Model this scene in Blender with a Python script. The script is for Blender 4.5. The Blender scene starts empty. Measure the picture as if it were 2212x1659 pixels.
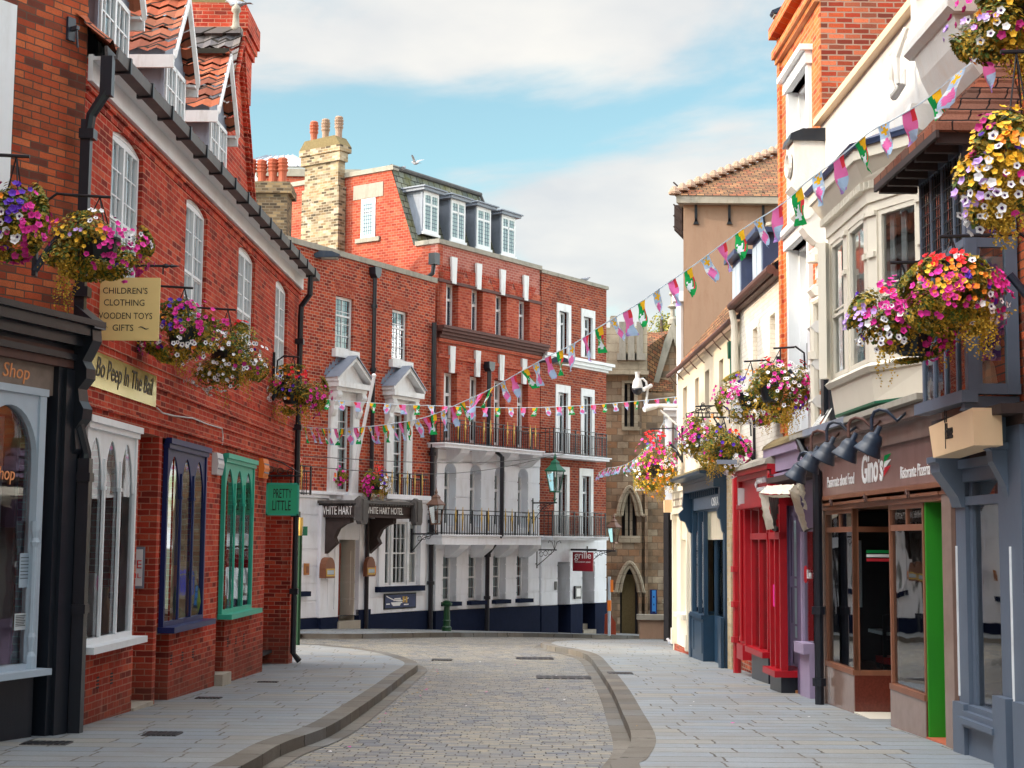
import bpy, math, random
from mathutils import Vector, Matrix, noise as mnoise
rnd = random.Random(7)
S = bpy.context.scene
COL = S.collection
# ---------------------------------------------------------------- camera, sky, sun, exposure
CAMZ = 1.5
FPX, CXP, CYP = 3300.0, 1106.0, 829.5            # focal length and centre in units of a 2212 px wide picture
PIT, ROL = math.atan(339/3300), math.radians(0.5)
cam = bpy.data.cameras.new('camera'); cob = bpy.data.objects.new('camera', cam); COL.objects.link(cob)
cam.sensor_width = 36; cam.lens = 36*FPX/2212; cam.clip_start = .1; cam.clip_end = 3000
_f = Vector((0, math.cos(PIT), math.sin(PIT))); _u0 = Vector((0, -math.sin(PIT), math.cos(PIT))); _r0 = Vector((1, 0, 0))
_r = _r0*math.cos(ROL)+_u0*math.sin(ROL); _u = _u0*math.cos(ROL)-_r0*math.sin(ROL)
cob.matrix_world = Matrix(((_r.x, _u.x, -_f.x, 0), (_r.y, _u.y, -_f.y, 0), (_r.z, _u.z, -_f.z, CAMZ), (0, 0, 0, 1)))
S.camera = cob
SUN_EL, SUN_AZ = math.radians(23), math.radians(-106)     # azimuth measured from +Y towards +X
sd = Vector((math.sin(SUN_AZ)*math.cos(SUN_EL), math.cos(SUN_AZ)*math.cos(SUN_EL), math.sin(SUN_EL)))
sl = bpy.data.lights.new('sun', 'SUN'); sl.energy = 1.9; sl.angle = math.radians(.6); sl.color = (1, .84, .64)
so = bpy.data.objects.new('sun', sl); COL.objects.link(so); so.rotation_euler = sd.to_track_quat('Z', 'Y').to_euler(); so.location = (-20, -20, 40)
S.view_settings.view_transform = 'Standard'; S.view_settings.look = 'None'; S.view_settings.gamma = 1
S.view_settings.use_curve_mapping = False
S.view_settings.exposure = 1.0
W = bpy.data.worlds.new('World'); S.world = W; W.use_nodes = True
def sky():
    nt = W.node_tree; N = nt.nodes; L = nt.links; N.clear()
    def n(t, **k):
        o = N.new(t)
        for a, b in k.items(): setattr(o, a, b)
        return o
    def m(op, a, b=None, c=None):
        o = n('ShaderNodeMath', operation=op)
        for i, v in enumerate((a, b, c)):
            if v is None: continue
            if isinstance(v, (int, float)): o.inputs[i].default_value = v
            else: L.new(v, o.inputs[i])
        return o.outputs[0]
    st = n('ShaderNodeTexSky', sky_type='NISHITA', sun_disc=False); st.sun_elevation = SUN_EL; st.sun_rotation = SUN_AZ
    st.air_density = 1.1; st.dust_density = .6; st.ozone_density = 1.5
    tc = n('ShaderNodeTexCoord'); sp = n('ShaderNodeSeparateXYZ'); L.new(tc.outputs['Generated'], sp.inputs[0])
    x, y, z = sp.outputs
    zz = m('ADD', m('MAXIMUM', z, 0), .22)
    cb = n('ShaderNodeCombineXYZ'); L.new(m('DIVIDE', x, zz), cb.inputs[0]); L.new(m('DIVIDE', y, zz), cb.inputs[1]); cb.inputs[2].default_value = SKYSEED
    t1 = n('ShaderNodeTexNoise'); L.new(cb.outputs[0], t1.inputs['Vector']); t1.inputs['Scale'].default_value = 1.9; t1.inputs['Detail'].default_value = 8; t1.inputs['Roughness'].default_value = .52; t1.inputs['Distortion'].default_value = .3
    r = n('ShaderNodeValToRGB'); L.new(t1.outputs[0], r.inputs[0]); r.color_ramp.elements[0].position = .45; r.color_ramp.elements[1].position = .60
    r.color_ramp.interpolation = 'EASE'
    t2 = n('ShaderNodeTexNoise'); L.new(cb.outputs[0], t2.inputs['Vector']); t2.inputs['Scale'].default_value = 3.6; t2.inputs['Detail'].default_value = 6
    cr = n('ShaderNodeValToRGB'); L.new(t2.outputs[0], cr.inputs[0])
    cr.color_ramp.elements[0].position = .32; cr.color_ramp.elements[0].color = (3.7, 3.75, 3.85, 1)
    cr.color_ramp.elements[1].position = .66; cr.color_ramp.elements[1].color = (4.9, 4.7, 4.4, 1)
    # clouds outside the view are boosted to add fill light to the shaded street
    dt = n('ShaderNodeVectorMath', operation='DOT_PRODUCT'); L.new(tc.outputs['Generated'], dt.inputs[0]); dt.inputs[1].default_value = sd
    glow = m('ADD', 1.0, m('MULTIPLY', m('MAXIMUM', m('SUBTRACT', m('ABSOLUTE', dt.outputs['Value']), .42), 0), 25.0))      # extra brightness towards and away from the sun
    glow = m('ADD', glow, m('MULTIPLY', m('MAXIMUM', m('SUBTRACT', z, .40), 0), 11.5))  # extra brightness overhead, above the view
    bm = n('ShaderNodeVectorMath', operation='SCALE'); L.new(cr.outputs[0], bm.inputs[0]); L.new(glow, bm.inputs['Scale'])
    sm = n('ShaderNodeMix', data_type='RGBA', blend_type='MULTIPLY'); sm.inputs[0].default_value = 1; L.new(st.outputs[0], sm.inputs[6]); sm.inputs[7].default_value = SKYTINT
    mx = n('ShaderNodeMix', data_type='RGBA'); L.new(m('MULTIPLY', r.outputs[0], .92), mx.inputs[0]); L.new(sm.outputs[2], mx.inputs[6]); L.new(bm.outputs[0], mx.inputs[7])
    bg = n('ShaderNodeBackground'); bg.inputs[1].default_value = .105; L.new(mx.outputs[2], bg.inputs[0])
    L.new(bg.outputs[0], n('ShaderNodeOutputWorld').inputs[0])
SKYSEED, SKYTINT = 1.0, (1.10, 1.24, 1.04, 1)
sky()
# ---------------------------------------------------------------- picture rays -> places in the street
def ray(p):
    a = (p[0]-CXP)/FPX; b = -(p[1]-CYP)/FPX
    return _f + _r*a + _u*b
def at(p, Y): d = ray(p); t = Y/d.y; return Vector((d.x*t, Y, CAMZ+d.z*t))
def sst(a, b, x): t = min(1, max(0, (x-a)/(b-a))); return t*t*(3-2*t)
def g(x, y):
    n_ = -.027*y; f_ = .677-.04*x-.0417*y; t = sst(30, 44, y)
    return n_*(1-t)+f_*t
def gp(p, lift=0):
    d = ray(p); lo, hi = 2., 120.
    for i in range(50):
        t = (lo+hi)/2; q = d*t
        if CAMZ+q.z > g(q.x, q.y)+lift: lo = t
        else: hi = t
    q = d*lo; return Vector((q.x, q.y, g(q.x, q.y)+lift))
def at_plan(p, A, B):
    d = ray(p); ex, ey = B[0]-A[0], B[1]-A[1]
    t = (A[0]*ey-A[1]*ex)/(d.x*ey-d.y*ex); q = d*t
    return Vector((q.x, q.y, CAMZ+q.z))
# notes of measured picture regions: (scale, x0, y0)
def crop(k, x0, y0): return lambda x, y: (x0+x*k, y0+y*k)
c1 = crop(.32, 0, 0); c2 = crop(.32, 0, 442.5); c3 = crop(.4667, 0, 884.8); c4 = crop(.2667, 531, 221); c5 = crop(.24, 619.4, 619.4)
c6 = crop(.2667, 619.4, 973); c7 = crop(.2934, 840.5, 354); c8 = crop(.2667, 920, 752); d1 = crop(.248, 920, 1106); d2 = crop(.2985, 1274, 654.8)
d3 = crop(.2667, 1274, 973.3); d4 = crop(.3465, 1415.7, 265.4); d5 = crop(.2667, 1415.7, 752); d6 = crop(.3039, 1433.4, 1017.5)
d7 = crop(.32, 1681, 0); d8 = crop(.2933, 1725.4, 442.4); e1 = crop(.24, 1725.4, 840.6); e2 = crop(.3333, 1725.4, 1106)
# ---------------------------------------------------------------- materials
MATS = {}
class NT:
    def __init__(s, name):
        s.m = bpy.data.materials.new(name); s.m.use_nodes = True; s.N = s.m.node_tree.nodes; s.L = s.m.node_tree.links; s.N.clear()
        s.out = s.N.new('ShaderNodeOutputMaterial'); s.b = s.N.new('ShaderNodeBsdfPrincipled'); s.L.new(s.b.outputs[0], s.out.inputs[0]); MATS[name] = s.m
        s.tc = s.N.new('ShaderNodeTexCoord').outputs['Object']
    def n(s, t, **k):
        o = s.N.new(t)
        for a, b in k.items(): setattr(o, a, b)
        return o
    def put(s, i, v):
        if isinstance(v, (int, float)): i.default_value = v
        elif isinstance(v, tuple): i.default_value = v if len(v) == 4 or i.type == 'VECTOR' else (*v, 1)
        else: s.L.new(v, i)
    def math(s, op, a, b=0, c=None):
        o = s.n('ShaderNodeMath', operation=op); s.put(o.inputs[0], a); s.put(o.inputs[1], b)
        if c is not None: s.put(o.inputs[2], c)
        return o.outputs[0]
    def noise(s, scale, detail=4, rough=.55, vec=None, dist=0):
        o = s.n('ShaderNodeTexNoise'); s.put(o.inputs['Vector'], vec or s.tc)
        o.inputs['Scale'].default_value = scale; o.inputs['Detail'].default_value = detail; o.inputs['Roughness'].default_value = rough; o.inputs['Distortion'].default_value = dist
        return o.outputs[0]
    def ramp(s, fac, stops, interp='LINEAR'):
        o = s.n('ShaderNodeValToRGB'); s.put(o.inputs[0], fac); e = o.color_ramp.elements; o.color_ramp.interpolation = interp
        while len(e) < len(stops): e.new(.5)
        for i, (p, c) in enumerate(stops):
            e[i].position = p; e[i].color = (c, c, c, 1) if isinstance(c, (int, float)) else (*c, 1)
        return o.outputs[0]
    def mix(s, f, a, b, mode='MIX'):
        o = s.n('ShaderNodeMix', data_type='RGBA', blend_type=mode); s.put(o.inputs[0], f); s.put(o.inputs[6], a); s.put(o.inputs[7], b); return o.outputs[2]
    def bump(s, h, strength=.4, dist=.01):
        o = s.n('ShaderNodeBump'); o.inputs['Strength'].default_value = strength; o.inputs['Distance'].default_value = dist; s.put(o.inputs['Height'], h)
        s.L.new(o.outputs[0], s.b.inputs['Normal'])
    def xyz(s): o = s.n('ShaderNodeSeparateXYZ'); s.put(o.inputs[0], s.tc); return o.outputs
    def vec(s, x, y, z=0.):
        o = s.n('ShaderNodeCombineXYZ'); s.put(o.inputs[0], x); s.put(o.inputs[1], y); s.put(o.inputs[2], z); return o.outputs[0]
    def scaled(s, x, y, z): o = s.n('ShaderNodeMapping'); s.put(o.inputs[0], s.tc); o.inputs['Scale'].default_value = (x, y, z); return o.outputs[0]
def brick(name, cols, mortar, bw=.225, rh=.075, mort=.006, stain=.5, stainc=(.05, .03, .025), rough=.85, flat=False, bump=.5, white=0, off=.5, soot=None, smooth=.1, wob=.16, damp=0, rows=False):
    s = NT(name); x, y, z = s.xyz()
    v = s.vec(x, y) if flat else s.vec(s.math('ADD', x, y), z)
    w = s.n('ShaderNodeVectorMath', operation='ADD'); s.put(w.inputs[0], v)
    nd = s.n('ShaderNodeTexNoise'); s.put(nd.inputs['Vector'], s.tc); nd.inputs['Scale'].default_value = 9
    sc = s.n('ShaderNodeVectorMath', operation='SCALE'); s.put(sc.inputs[0], nd.outputs['Color']); sc.inputs['Scale'].default_value = rh*wob; s.put(w.inputs[1], sc.outputs[0])
    b = s.n('ShaderNodeTexBrick'); b.offset = off; wv = w.outputs[0]
    if rows:        # every course starts at a random point
        sp = s.n('ShaderNodeSeparateXYZ'); s.put(sp.inputs[0], wv); wn_ = s.n('ShaderNodeTexWhiteNoise', noise_dimensions='1D'); s.put(wn_.inputs['W'], s.math('FLOOR', s.math('DIVIDE', sp.outputs[1], rh)))
        wv = s.vec(s.math('ADD', sp.outputs[0], s.math('MULTIPLY', wn_.outputs[0], bw*3)), sp.outputs[1]); b.offset = 0
    s.put(b.inputs['Vector'], wv)
    b.inputs['Color1'].default_value = (0, 0, 0, 1); b.inputs['Color2'].default_value = (1, 1, 1, 1); b.inputs['Mortar'].default_value = (.5, .5, .5, 1)
    b.inputs['Scale'].default_value = 1; b.inputs['Brick Width'].default_value = bw; b.inputs['Row Height'].default_value = rh; b.inputs['Mortar Size'].default_value = mort; b.inputs['Mortar Smooth'].default_value = smooth
    k = len(cols); c = s.ramp(b.outputs['Color'], [((i+.5)/k, q) for i, q in enumerate(cols)])
    fine = s.noise(60, 3); big = s.noise(1.3, 6, .65)
    c = s.mix(s.math('MULTIPLY', s.ramp(fine, [(.3, 1.), (.55, 0.)]), .35), c, tuple(q*.45 for q in cols[0]))
    c = s.mix(b.outputs['Fac'], c, mortar)
    st = s.math('MULTIPLY', s.ramp(big, [(.42, 0.), (.72, 1.)]), stain)
    c = s.mix(st, c, stainc)
    if damp: c = s.mix(s.math('MULTIPLY', s.ramp(s.math('ADD', z, s.math('MULTIPLY', big, .9)), [(0., 1.), (.55, 0.)]), .55), c, (.10, .055, .04)); c = s.mix(s.math('MULTIPLY', s.ramp(s.noise(3.2, 6, .65, s.scaled(2.5, 2.5, .35)), [(.56, 0.), (.74, 1.)]), .4), c, (.55, .28, .2))
    if white:
        wn = s.ramp(s.noise(2.1, 7, .7), [(.60, 0.), (.72, 1.)]); c = s.mix(s.math('MULTIPLY', wn, white), c, (.62, .58, .5))
    s.put(s.b.inputs['Base Color'], c); s.b.inputs['Roughness'].default_value = rough; s.b.inputs['Specular IOR Level'].default_value = .1 if not flat else .25
    s.bump(s.math('ADD', s.math('MULTIPLY', b.outputs['Fac'], -1.), s.math('MULTIPLY', fine, .5)), bump, .006)
    return s.m
def paint(name, col, rough=.5, var=.12, dirt=0, dirtc=(.12, .1, .08), metal=0, bump=.08, nscale=6, streak=False, spec=.4):
    s = NT(name); n1 = s.noise(nscale, 5, .6, s.scaled(1, 1, .25) if streak else None)
    c = s.mix(n1, tuple(q*(1-var) for q in col), tuple(min(1, q*(1+var)) for q in col))
    if dirt:
        dn = s.noise(2.3, 8, .7, s.scaled(2, 2, .5)); c = s.mix(s.math('MULTIPLY', s.ramp(dn, [(.5, 0.), (.72, 1.)]), dirt), c, dirtc)
    s.put(s.b.inputs['Base Color'], c); s.b.inputs['Roughness'].default_value = rough; s.b.inputs['Metallic'].default_value = metal; s.b.inputs['Specular IOR Level'].default_value = spec
    if bump: s.bump(s.noise(nscale*6, 4), bump, .01)
    return s.m
def glass(name, tint=(.85, .92, .95), refl=.12, wav=.03, wscale=2.5):
    s = NT(name); s.N.remove(s.b)
    tr = s.n('ShaderNodeBsdfTransparent'); s.put(tr.inputs[0], tint); gl = s.n('ShaderNodeBsdfGlossy'); gl.inputs['Roughness'].default_value = .02; s.put(gl.inputs[0], (.95, .97, 1.))
    bp = s.n('ShaderNodeBump'); bp.inputs['Strength'].default_value = wav; bp.inputs['Distance'].default_value = .3; s.put(bp.inputs['Height'], s.noise(wscale, 2, .4)); s.L.new(bp.outputs[0], gl.inputs['Normal'])
    fr = s.n('ShaderNodeFresnel'); fr.inputs[0].default_value = 1.5
    mx = s.n('ShaderNodeMixShader'); s.put(mx.inputs[0], s.math('ADD', fr.outputs[0], refl)); s.L.new(tr.outputs[0], mx.inputs[1]); s.L.new(gl.outputs[0], mx.inputs[2]); s.L.new(mx.outputs[0], s.out.inputs[0])
    return s.m
def cloth_mat(name, col, tr=.4):
    s = NT(name); s.N.remove(s.b); d = s.n('ShaderNodeBsdfDiffuse'); t = s.n('ShaderNodeBsdfTranslucent'); n1 = s.noise(5, 6, .7)
    c = s.mix(s.ramp(n1, [(.5, 0.), (.75, .35)]), col, tuple(q*.45 for q in col)) if name == 'awning_cloth' else s.mix(n1, col, tuple(q*.9 for q in col))
    s.put(d.inputs[0], c); s.put(t.inputs[0], c); mx = s.n('ShaderNodeMixShader'); mx.inputs[0].default_value = tr; s.L.new(d.outputs[0], mx.inputs[1]); s.L.new(t.outputs[0], mx.inputs[2]); s.L.new(mx.outputs[0], s.out.inputs[0])
def tiles(name, cols, axis='xy', tw=.2, th=.16, mort=.012, stain=.3, stainc=(.05, .05, .03)):
    # a roof covering: rows run along local x, v follows the slope
    s = NT(name); x, y, z = s.xyz(); v = s.vec(x, s.math('MULTIPLY', s.math('ADD', z, s.math('MULTIPLY', y, .45)), 1.0))
    b = s.n('ShaderNodeTexBrick'); s.put(b.inputs['Vector'], v); b.inputs['Color1'].default_value = (0, 0, 0, 1); b.inputs['Color2'].default_value = (1, 1, 1, 1)
    b.inputs['Scale'].default_value = 1; b.inputs['Brick Width'].default_value = tw; b.inputs['Row Height'].default_value = th; b.inputs['Mortar Size'].default_value = mort; b.inputs['Mortar Smooth'].default_value = .2
    k = len(cols); c = s.ramp(b.outputs['Color'], [((i+.5)/k, q) for i, q in enumerate(cols)])
    c = s.mix(b.outputs['Fac'], c, (.02, .017, .015)); c = s.mix(s.math('MULTIPLY', s.ramp(s.noise(2.5, 7, .7), [(.45, 0.), (.65, 1.)]), stain), c, stainc)
    s.put(s.b.inputs['Base Color'], c); s.b.inputs['Roughness'].default_value = .85; s.b.inputs['Specular IOR Level'].default_value = .25
    s.bump(s.math('MULTIPLY', b.outputs['Fac'], -1.), .8, .015); return s.m
brick('brick_left', [(.44, .040, .022), (.56, .068, .036), (.33, .028, .018), (.62, .11, .055), (.50, .052, .030), (.20, .026, .02)], (.50, .23, .16), bw=.225, rh=.074, mort=.0065, stain=.55, stainc=(.16, .035, .022), damp=1)
brick('brick_corner', [(.54, .10, .04), (.66, .18, .07), (.34, .055, .028), (.60, .13, .05), (.16, .05, .035)], (.13, .08, .06), mort=.007, stain=.65, stainc=(.05, .025, .018), bump=.8)
brick('brick_hotel', [(.20, .026, .018), (.48, .070, .030), (.56, .10, .040), (.27, .04, .025), (.40, .048, .024)], (.50, .32, .24), bw=.2, rh=.085, mort=.0075, stain=.25, stainc=(.14, .04, .03))
brick('brick_mansard', [(.40, .065, .038), (.48, .10, .05), (.30, .045, .028), (.52, .13, .07)], (.44, .18, .13), bw=.2, rh=.085, mort=.009, stain=.4, stainc=(.17, .025, .018))
brick('brick_parapet', [(.44, .13, .10), (.36, .09, .07), (.5, .17, .13)], (.5, .3, .25), bw=.2, rh=.085, mort=.009, stain=.2, stainc=(.2, .05, .04))
brick('brick_plum', [(.27, .042, .024), (.38, .068, .030), (.18, .028, .02), (.43, .09, .04)], (.36, .23, .17), bw=.22, rh=.085, mort=.009, stain=.4, stainc=(.09, .03, .025))
brick('brick_orange', [(.62, .16, .045), (.55, .11, .035), (.68, .24, .07), (.36, .06, .03)], (.50, .26, .14), mort=.010, stain=.45, stainc=(.34, .05, .02), bump=.8)
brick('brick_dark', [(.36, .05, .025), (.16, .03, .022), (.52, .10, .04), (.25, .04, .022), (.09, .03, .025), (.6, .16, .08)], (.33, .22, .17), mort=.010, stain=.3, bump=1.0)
brick('brick_buff', [(.50, .37, .22), (.16, .11, .07), (.6, .5, .36), (.38, .25, .13), (.09, .07, .05)], (.42, .36, .27), bw=.22, rh=.085, mort=.009, stain=.5, stainc=(.06, .045, .03), white=.7)
brick('brick_sooty', [(.34, .24, .13), (.12, .085, .055), (.24, .17, .10), (.07, .055, .04)], (.22, .18, .13), bw=.22, rh=.085, mort=.009, stain=.5)
brick('brick_painted', [(.80, .75, .66), (.84, .79, .70), (.76, .70, .60)], (.60, .53, .44), mort=.004, stain=.15, stainc=(.45, .35, .25), bump=1.0)
brick('brick_yellow', [(.55, .42, .26), (.6, .47, .3), (.48, .35, .2)], (.5, .42, .3), mort=.006, stain=.3)
brick('stone_church', [(.32, .24, .17), (.46, .33, .22), (.40, .21, .11), (.56, .45, .32), (.17, .13, .10), (.40, .27, .17)], (.26, .19, .13), bw=.42, rh=.25, mort=.016, stain=.7, stainc=(.09, .06, .04), bump=1.2, smooth=.5)
brick('stone_ashlar', [(.50, .43, .32), (.56, .48, .36), (.45, .38, .28)], (.24, .19, .14), bw=.75, rh=.33, mort=.008, stain=.6, stainc=(.13, .10, .07))
brick('pavement_slabs', [(.235, .265, .295), (.27, .295, .315), (.22, .255, .29), (.295, .285, .255), (.25, .28, .305), (.275, .29, .295)], (.085, .075, .062), bw=.78, rh=.37, mort=.011, stain=.6, stainc=(.20, .18, .155), flat=True, rough=.6, bump=.25, off=.37, rows=True)
brick('road_setts', [(.20, .21, .23), (.33, .30, .235), (.25, .255, .255), (.11, .125, .16), (.37, .33, .25), (.235, .245, .25), (.145, .155, .18)], (.035, .03, .026), bw=.21, rh=.09, mort=.0075, stain=.4, stainc=(.32, .275, .19), flat=True, rough=.55, bump=1.3, off=.43, wob=.26, rows=True)
brick('kerb_stone', [(.16, .145, .125), (.22, .20, .17), (.125, .12, .112), (.20, .20, .195)], (.03, .025, .02), bw=9, rh=.85, mort=.014, stain=.7, stainc=(.10, .08, .06), flat=True, rough=.7, bump=.4, off=0)
paint('stucco_white', (.84, .86, .91), .6, .06, .34, (.52, .50, .48), bump=.1, streak=True)
paint('stucco_cream', (.66, .56, .42), .8, .10, .4, (.55, .38, .24), bump=.4, streak=True)
paint('stucco_warm', (.64, .62, .59), .75, .08, .5, (.62, .48, .36), bump=.25, streak=True)
paint('stucco_grey', (.52, .54, .60), .7, .06, .15, (.35, .34, .34), bump=.2)
paint('render_tan', (.32, .205, .14), .85, .18, .5, (.24, .13, .08), bump=.35, nscale=2, streak=True)
paint('plinth_navy', (.010, .016, .042), .8, .3, .12, (.03, .035, .05), bump=.1, spec=.08)
paint('white_paint', (.78, .80, .82), .45, .06, .25, (.5, .48, .44))
paint('old_white_paint', (.72, .73, .74), .5, .06, .5, (.36, .32, .27))
paint('cream_paint', (.66, .61, .51), .45, .05, .1, (.5, .42, .32))
paint('navy_paint', (.006, .014, .10), .42, .2, .25, (.04, .06, .12))
paint('green_paint', (.04, .42, .29), .4, .15, .25, (.03, .22, .16))
paint('black_paint', (.012, .015, .022), .3, .3, .1, (.06, .06, .06))
paint('black_iron', (.012, .013, .018), .4, .3)
paint('rusty_iron', (.10, .045, .035), .6, .4, .5, (.02, .02, .03))
paint('lamp_metal', (.018, .028, .05), .35, .3, .4, (.09, .08, .07))
paint('gold_paint', (.62, .40, .10), .35, .15, metal=.4)
paint('dark_blue_paint', (.016, .045, .085), .35, .2, .1)
paint('slate_blue_paint', (.095, .125, .175), .4, .12, .1, (.08, .09, .1))
paint('pale_blue_paint', (.42, .50, .58), .4, .1)
paint('red_paint', (.38, .005, .012), .35, .2, .2, (.20, .02, .02))
paint('purple_paint', (.125, .095, .175), .4, .15, .2, (.22, .2, .25))
paint('lilac_paint', (.34, .27, .40), .45, .12, .2, (.2, .17, .2))
paint('brown_wood', (.22, .085, .045), .4, .3, streak=True)
paint('brown_panel', (.27, .15, .13), .22, .15, .2, (.12, .06, .05), bump=0, streak=True)
paint('granite_brown', (.12, .028, .018), .15, .5, nscale=40, bump=0)
paint('granite_pale', (.25, .17, .14), .12, .2, nscale=8, bump=0)
paint('bright_green', (.02, .25, .012), .6, .12, .2, (.02, .12, .02))
paint('lead', (.22, .25, .31), .5, .2, .35, (.11, .12, .15))
paint('lead_dark', (.035, .055, .12), .45, .3, .3, (.1, .12, .17))
paint('gutter_grey', (.07, .065, .065), .5, .3, .4, (.2, .17, .14))
paint('coping_stone', (.34, .31, .26), .85, .2, .6, (.12, .12, .09))
paint('moulding_dark', (.10, .035, .028), .7, .3, .4, (.03, .02, .02))
paint('terracotta', (.42, .10, .05), .7, .2, .4, (.2, .12, .07))
paint('terracotta_grey', (.34, .22, .16), .8, .2, .5, (.2, .18, .1))
paint('brass_panel', (.60, .48, .16), .18, .22, metal=.55, bump=.05, nscale=2)
paint('sign_cream', (.78, .60, .25), .35, .06, metal=.1, bump=0)
paint('sign_green', (.03, .42, .22), .4, .08, bump=0)
paint('sign_peach', (.80, .56, .34), .45, .05, bump=0)
paint('lettering_black', (.015, .015, .015), .5, .05, bump=0)
paint('lettering_white', (.85, .85, .85), .5, .03, bump=0)
paint('lettering_orange', (.75, .30, .12), .5, .05, bump=0)
paint('lettering_red', (.65, .02, .03), .5, .05, bump=0)
paint('copper_lamp', (.20, .11, .08), .4, .3, .3, (.07, .05, .06), metal=.4)
paint('verdigris', (.012, .11, .06), .4, .2)
paint('bollard_green', (.004, .045, .015), .35, .2)
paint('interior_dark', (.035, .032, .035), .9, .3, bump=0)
paint('interior_mid', (.22, .17, .14), .9, .4, bump=0)
paint('curtain', (.75, .77, .76), .9, .1, nscale=12, streak=True)
paint('curtain_teal', (.42, .56, .58), .9, .1, nscale=12, streak=True)
paint('wood_orange', (.42, .17, .05), .45, .25, streak=True)
paint('door_red', (.30, .045, .02), .4, .3, streak=True)
cloth_mat('awning_cloth', (.82, .76, .64), .3)
paint('plastic_white', (.60, .61, .62), .4, .04, bump=0)
paint('plastic_orange', (.85, .22, .03), .4, .05, bump=0)
paint('plastic_blue', (.05, .25, .65), .4, .1, bump=0)
paint('vivid_blue', (.03, .08, .65), .3, .2, bump=0)  # plain saturated blue for the small church window
paint('sign_maroon', (.26, .005, .015), .4, .1, bump=0)
paint('banner_navy', (.03, .045, .13), .4, .5, nscale=7, bump=0)
paint('moss', (.20, .15, .07), .95, .4, bump=.5, nscale=20)
paint('wire', (.03, .03, .03), .6, .1, bump=0)
paint('wire_white', (.6, .6, .58), .6, .1, bump=0)
paint('pot_black', (.012, .018, .022), .4, .2, bump=0)
paint('dark_timber', (.045, .03, .028), .7, .3, .3, (.10, .06, .05))
paint('feather_grey', (.30, .30, .33), .8, .3, nscale=20, bump=0)
paint('stone_step', (.38, .34, .28), .8, .15, .3)
paint('bark', (.10, .07, .05), .9, .3)
paint('white_cladding', (.78, .82, .84), .5, .05, .1)
paint('red_seat', (.6, .01, .01), .3, .1, bump=0)
paint('tree_leaf', (.32, .28, .05), .7, .3, bump=0)
paint('tree_leaf_dark', (.13, .16, .04), .7, .3, bump=0)
for nm, c in (('leaf_olive', (.27, .19, .015)), ('leaf_green', (.09, .15, .02)), ('leaf_dark', (.06, .07, .012)), ('leaf_yellow', (.48, .29, .02)),
              ('petal_pink', (.80, .035, .36)), ('petal_magenta', (.42, .01, .16)), ('petal_white', (.85, .84, .86)), ('petal_violet', (.10, .02, .42)),
              ('petal_orange', (.95, .27, .02)), ('petal_red', (.75, .01, .015)), ('petal_lilac', (.55, .35, .75)), ('petal_heart', (.05, .01, .08)), ('petal_yellow', (.9, .5, .03))):
    paint(nm, c, .6, .18, bump=0, nscale=30)
for nm, c in (('flag_pink', (.85, .20, .50)), ('flag_green', (.02, .38, .10)), ('flag_blue', (.45, .62, .85)), ('flag_yellow', (.95, .55, .03)), ('flag_white', (.78, .86, .92)), ('flag_red', (.8, .06, .08))):
    cloth_mat(nm, c)
tiles('pantile', [(.46, .13, .06), (.36, .09, .045), (.25, .08, .05), (.5, .17, .09)], tw=.24, th=.26, mort=.012, stain=.35)
tiles('clay_tile', [(.24, .12, .06), (.34, .17, .08), (.16, .085, .05), (.28, .10, .05)], tw=.2, th=.13, mort=.012, stain=.4)
tiles('clay_tile_red', [(.30, .10, .06), (.17, .08, .06), (.42, .13, .07), (.13, .07, .06)], tw=.19, th=.13, mort=.008, stain=.3)
tiles('slate_mossy', [(.16, .18, .15), (.23, .24, .20), (.12, .14, .13), (.28, .28, .22)], tw=.3, th=.24, mort=.016, stain=.75, stainc=(.15, .14, .035))
tiles('slate', [(.13, .12, .13), (.17, .15, .15), (.10, .10, .12)], tw=.3, th=.16, mort=.014, stain=.4, stainc=(.2, .16, .12))
glass('window_glass', refl=.10, wav=.012); glass('shop_glass', refl=.13, wav=.012, wscale=1.3); glass('lantern_glass', (.78, .80, .78), 0)
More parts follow.
